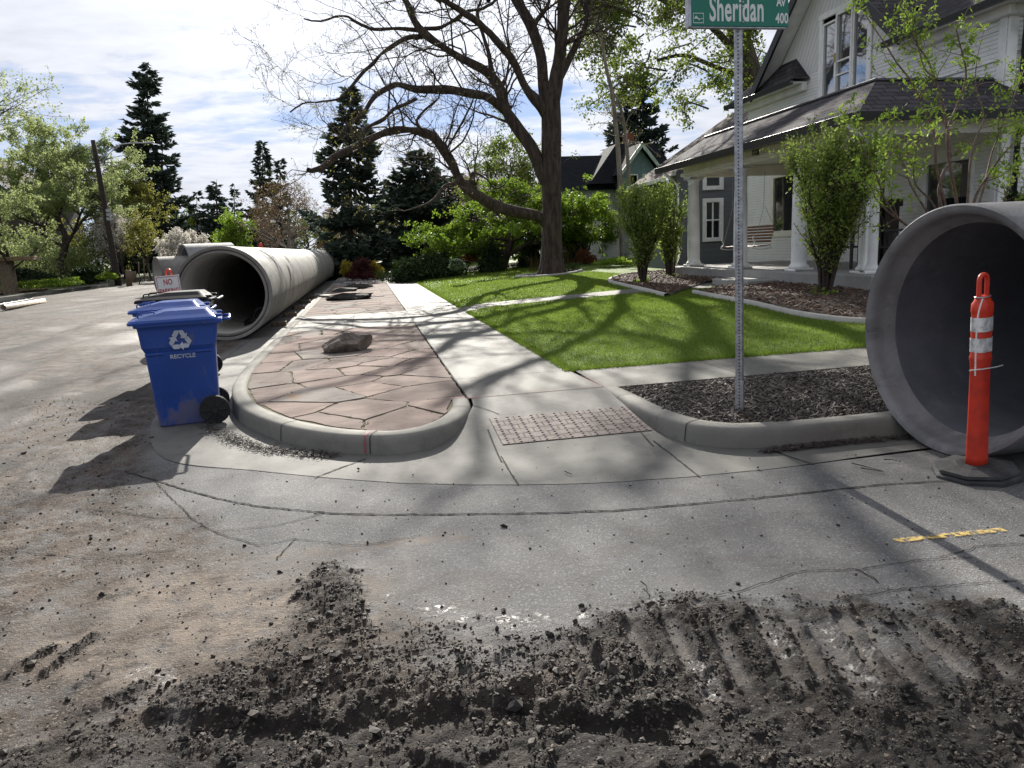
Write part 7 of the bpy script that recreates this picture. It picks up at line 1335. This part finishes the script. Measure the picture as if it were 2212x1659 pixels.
# ------------------------------------------------ shrubs and planting
def vase(name, label, px, pbase, ptop, wpx, Y, zb, seed, nst=26, nl=9000, ls=.045, lowleaf=.35, boost=1.0):
    rg = np.random.default_rng(seed); b = A(px, pbase, Y); H = A(px, ptop, Y)[2] - zb; W = wpx * Y / FOC; t = thing(name, label, 'shrub', (b[0], Y, zb)); a = rg.random(nst) * 2 * PI; rad = rg.random(nst) ** .6; P = []
    for k in range(nst):
        e = np.array([math.cos(a[k]) * W * .42 * rad[k], math.sin(a[k]) * W * .42 * rad[k], H * (1 - .16 * rad[k] ** 2) * rg.uniform(.86, .98)]); o_ = np.array([math.cos(a[k]), math.sin(a[k]), 0]) * .07 * rad[k]
        P.append(spline([o_ + [0, 0, -.03], o_ + e * [.10, .10, .22] + rg.normal(0, .015, 3), e * [.42, .42, .5] + rg.normal(0, .03, 3), e * [.80, .80, .78] + rg.normal(0, .04, 3), e], 12))
    P = np.array(P); R = np.tile(np.linspace(1, .22, 12), (nst, 1)) * rg.uniform(.014, .032, (nst, 1)); st = MB(); st.tubes(P, R, 6); q, r = grow(P, R, 14, .55 * H / 2.4, .45, 6, .14, .12, .22, 1, .4, .4, rg, rmin=.0035); st.tubes(q, r, 4); st.build('stems', M['stem'], t, True)
    lf = MB(); hi = q[q[:, -1, 2] > H * .5]; lo = q[q[:, -1, 2] <= H * .62]; leaf_at(lf, hi, max(1, int(nl / len(hi))), .035 * boost, ls, .55, .4, rg, t0=.15); leaf_at(lf, lo, max(2, int(nl * lowleaf / max(1, len(lo)))), .03, ls, .55, .2, rg, t0=.1)
    lf2 = rg.normal(0, .07, (90, 3)) * [1.4, 1.4, .8] + [0, 0, .08]; leaves(lf, lf2, ls * 1.5, .7, .2); lf.build('foliage', LM['shrub'], t); return t
vase('vase_shrub', 'tall vase-shaped leafy shrub in front of the porch column, in the long mulch bed', 1780, 650, 272, 240, 11.0, .37, 61, 34, 15000, .055, .30)
vase('vase_shrub', 'larger of the two vase-shaped shrubs in the round mulch bed', 1388, 610, 392, 150, 17.2, .36, 62, 28, 11000, .062, .4)
vase('vase_shrub', 'smaller vase-shaped shrub standing close to the far porch corner', 1448, 600, 402, 85, 18.4, .38, 63, 20, 6000, .062, .45)
# sapling with bright leaves behind the large pipe
def sD(x, y): return (3300 + x / 1.843) * .5486, y / 1.843 * .5486
sp0 = A(2030, 600, 8.3); sp0[2] = .36; sp = thing('young_tree', 'many-stemmed sapling with bright yellow-green leaves rising behind the large pipe', 'tree', sp0); stems = []
for pts, r, dy in (([(900, 1900), (745, 1500), (750, 1280), (812, 1180), (800, 1000), (772, 820), (700, 560), (640, 420), (560, 300), (500, 120), (430, 0)], .020, .2), ([(900, 1900), (862, 1470), (820, 1240), (792, 960), (860, 780), (930, 560), (900, 380), (860, 200), (930, 120)], .018, -.2), ([(910, 1900), (940, 1450), (960, 1180), (1000, 1000), (1060, 850), (1000, 640), (1010, 420), (1060, 220)], .014, .3),
                   ([(920, 1900), (985, 1470), (1090, 1270), (1200, 1120), (1349, 960), (1500, 800)], .016, -.3), ([(905, 1900), (1060, 1350), (1120, 1100), (1200, 900), (1300, 640), (1360, 480)], .014, .4), ([(880, 1900), (600, 1700), (430, 1580), (330, 1420), (280, 1280), (200, 1130), (150, 980), (140, 830)], .014, -.3), ([(890, 1900), (720, 1250), (700, 970), (600, 740), (540, 600), (430, 460), (330, 300), (220, 140), (140, -20)], .015, .1),
                   ([(880, 1900), (560, 1400), (500, 1250), (440, 1100), (400, 960), (370, 800)], .012, .2), ([(895, 1900), (700, 1500), (560, 1330), (560, 1150), (590, 960)], .012, -.4), ([(900, 1900), (1180, 1500), (1250, 1330), (1349, 1240)], .012, 0), ([(700, 560), (620, 480), (560, 200), (570, 0)], .010, .3), ([(850, 1900), (500, 1640), (300, 1480), (220, 1340), (60, 1260)], .010, .2)):
    k = len(pts); P = spline([A(*sD(*p), 8.3 + dy * i / k * 2) - sp0 for i, p in enumerate(pts)], 22); stems.append((P, np.linspace(r * 1.25, r * .25, 22)))
PS = np.stack([p for p, _ in stems]); RS = np.stack([r for _, r in stems]); b = MB(); b.tubes(PS, RS, 7); q1, k1 = grow(PS, RS, 11, .50, .75, 6, .16, .06, .30, 1, .45, .4, rmin=.003); b.tubes(q1, k1, 4); b.build('stems', M['stempale'], sp, True); lf = MB(); q2, k2 = grow(q1, k1, 2, .20, .8, 4, .2, .05, .2, 1, .6, .5, rmin=.002)
leaf_at(lf, q1, 11, .026, .066, .45, .12); leaf_at(lf, q2, 8, .022, .06, .45, .12); leaf_at(lf, PS[:, 9:], 45, .035, .06, .42, .2, t0=0); lf.build('foliage', LM['sap'], sp)
# hedge and junipers
blobshrub('juniper_hedge', 'low spreading dark juniper hedge beside the sidewalk', 925, 585, 546, 165, 33, 'juniper', 16000, .16, .14, 71, 'hedge', lump=.25, dep=.7, up=.5)
for k, (px, pb, pt, w_, Y_, lb) in enumerate(((1065, 572, 505, 68, 33, 'rounded grey-green juniper in front of the maroon house'), (1150, 570, 500, 62, 34, 'dark upright juniper directly left of the big bare trunk'), (1238, 560, 470, 90, 34, 'dark bushy juniper right of the big bare trunk'))): blobshrub('juniper', lb, px, pb, pt, w_, Y_, 'juniper', 5200, .12, .2, 72 + k, 'shrub', up=1.2)
for k, (px, pb, pt, w_, Y_, lf_, lb, n_, ls_) in enumerate(((1262, 568, 535, 60, 32, 'rust', 'rusty brown shrub between the big trunk and the pale gate', 2200, .10), (1020, 565, 520, 45, 36, 'rust', 'rusty brown shrub before the maroon house', 1500, .1), (1330, 570, 555, 95, 28, 'lime', 'low lime green ground plants in front of the pale gate', 2600, .09), (985, 578, 560, 34, 26, 'grey', 'silvery tuft of lavender in the rock bed', 1500, .11),
      (782, 602, 553, 62, 37, 'purple', 'dark purple barberry shrub on the gravel bed', 4200, .09), (748, 600, 556, 36, 37.5, 'gold', 'golden yellow shrub on the pipe side of the barberry', 2200, .10), (812, 600, 560, 36, 37.5, 'gold', 'golden yellow shrub on the sidewalk side of the barberry', 2200, .10), (797, 552, 535, 24, 60, 'maple', 'small green bush at the far end of the sidewalk', 1200, .14), (852, 572, 520, 36, 48, 'grey', 'pale sapling in the garden left of the juniper hedge', 1500, .12), (862, 578, 562, 30, 44, 'maple', 'low green bush beside the far sidewalk', 1200, .12), (820, 560, 548, 25, 70, 'olive', 'round olive bush beside the far sidewalk', 900, .16), (770, 553, 543, 30, 58, 'maple', 'green bush behind the purple barberry', 1400, .15),
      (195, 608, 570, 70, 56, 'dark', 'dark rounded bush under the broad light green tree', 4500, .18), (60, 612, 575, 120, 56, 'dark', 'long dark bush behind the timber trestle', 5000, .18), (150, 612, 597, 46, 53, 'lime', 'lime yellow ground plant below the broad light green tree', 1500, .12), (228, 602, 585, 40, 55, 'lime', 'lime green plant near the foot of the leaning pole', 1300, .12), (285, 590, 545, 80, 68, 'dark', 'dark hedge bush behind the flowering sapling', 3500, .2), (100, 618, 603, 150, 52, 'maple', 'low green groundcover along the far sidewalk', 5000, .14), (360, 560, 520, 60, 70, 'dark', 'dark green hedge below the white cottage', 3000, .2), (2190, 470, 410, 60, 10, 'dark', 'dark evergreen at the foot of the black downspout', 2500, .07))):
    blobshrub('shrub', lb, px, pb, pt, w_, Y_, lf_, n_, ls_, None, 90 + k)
for k, (px, pb, pt, w_, Y_, lf_, lb, n_, ls_) in enumerate(((95, 600, 470, 190, 66, 'spring', 'light green thicket filling the space under the broad light green tree', 12000, .17), (215, 598, 480, 120, 70, 'spring', 'light green thicket between the broad tree and the leaning pole', 8000, .17), (310, 590, 490, 100, 84, 'canopy', 'green thicket behind the wooden stakes', 6000, .2))): blobshrub('thicket', lb, px, pb, pt, w_, Y_, lf_, n_, ls_, .4, 190 + k)
# rock bed on the lawn
x = rng.uniform(1.5, 12, 30000); y = rng.uniform(18, 40, 30000); k = sdf(rock_bed, x, y) > 0; x, y = x[k][:4500], y[k][:4500]
chips('mulch', np.c_[x, y, zl(x, y) + .05 + rng.random(len(x)) * .05], rng.uniform(.06, .15, len(x)), M['chip'], 'dark bark chips of the rock bed on the lawn')
for k, (px, pb, w_, h_, lb) in enumerate(((940, 590, .75, .42, 'rounded dark boulder at the sidewalk end of the rock bed'), (950, 583, .6, .5, 'upright dark boulder behind the rounded one in the rock bed'), (1065, 580, .95, .3, 'flat dark boulder in the middle of the rock bed'))): q = G(px, pb, .25); rock('boulder', lb, (q[0], q[1], .22), (w_, w_ * .7, h_), 40 + k, 'rockdk', k * .7, 10, sub=3)
q = G(1312, 577, .35); o = rock('boulder', 'tilted flat slab rock beside the lime green ground plants', (q[0], q[1], .42), (1.5, .9, .35), 55, 'rockdk', .3, 8, sub=3); o.rotation_euler.y = -.25
q = A(1460, 553, 21.5); rock('boulder', 'pale round rock at the corner of the grey house', (q[0], 21.6, .42), (.45, .4, .36), 57, 'wallst', 0, 5, sub=3)
# ring of stones and iris blades at the tree foot
rn = MB(); a = np.linspace(0, 2 * PI, 60); rx = 1.15 + .12 * np.sin(a * 3); P = np.stack([TB[0] + rx * np.cos(a), TB[1] + .9 * rx * np.sin(a)], -1); P3 = np.c_[P, zl(P[:, 0], P[:, 1]) + .03]; rn.tubes(P3, np.full(60, .05), 6); tag(rn.build('tree_ring', M['edging'], None, True), 'pale stone ring edging round the foot of the big tree', 'edging')
pr_ = MB(); pr_.add(np.c_[TB[0] + 1.15 * np.cos(a[:-1]), TB[1] + 1.03 * np.sin(a[:-1]), zl(TB[0] + 1.15 * np.cos(a[:-1]), TB[1] + 1.03 * np.sin(a[:-1])) + .022], [list(range(59))]); struct('tree_bed', pr_, M['soil'])
for k, (px, pb, lb, n_, hh) in enumerate(((1158, 597, 'dry upright stalks left of the big tree foot', 26, .75), (1222, 592, 'tall dry stalks right of the big tree foot', 20, 1.1), (1240, 598, 'leafy green tuft inside the tree ring', 60, .35), (1178, 603, 'small green tuft at the root of the big tree', 40, .3), (825, 600, 'tuft of long green grass at the sidewalk edge of the gravel', 70, .5), (1870, 590, 'green seedling at the porch corner', 5, .1))):
    q = G(px, pb, .25); b = MB(); r_ = np.random.default_rng(200 + k); e = r_.normal(0, .14, (n_, 2)); P0 = np.c_[r_.normal(0, .13, (n_, 2)), np.zeros(n_)]; P = np.stack([P0, P0 + np.c_[e * .4, np.full(n_, hh * .55)], P0 + np.c_[e * 1.4, hh * r_.uniform(.7, 1, n_)]], 1); b.tubes(P, np.tile([[.010, .008, .003]], (n_, 1)), 3, 0, np.repeat(r_.random(n_), 9)); o = b.build('grass_tuft', LM['iris' if 'green' in lb else 'brown']); o.location = (q[0], q[1], float(zl(np.array(q[0]), np.array(q[1])))); tag(o, lb, 'plant')
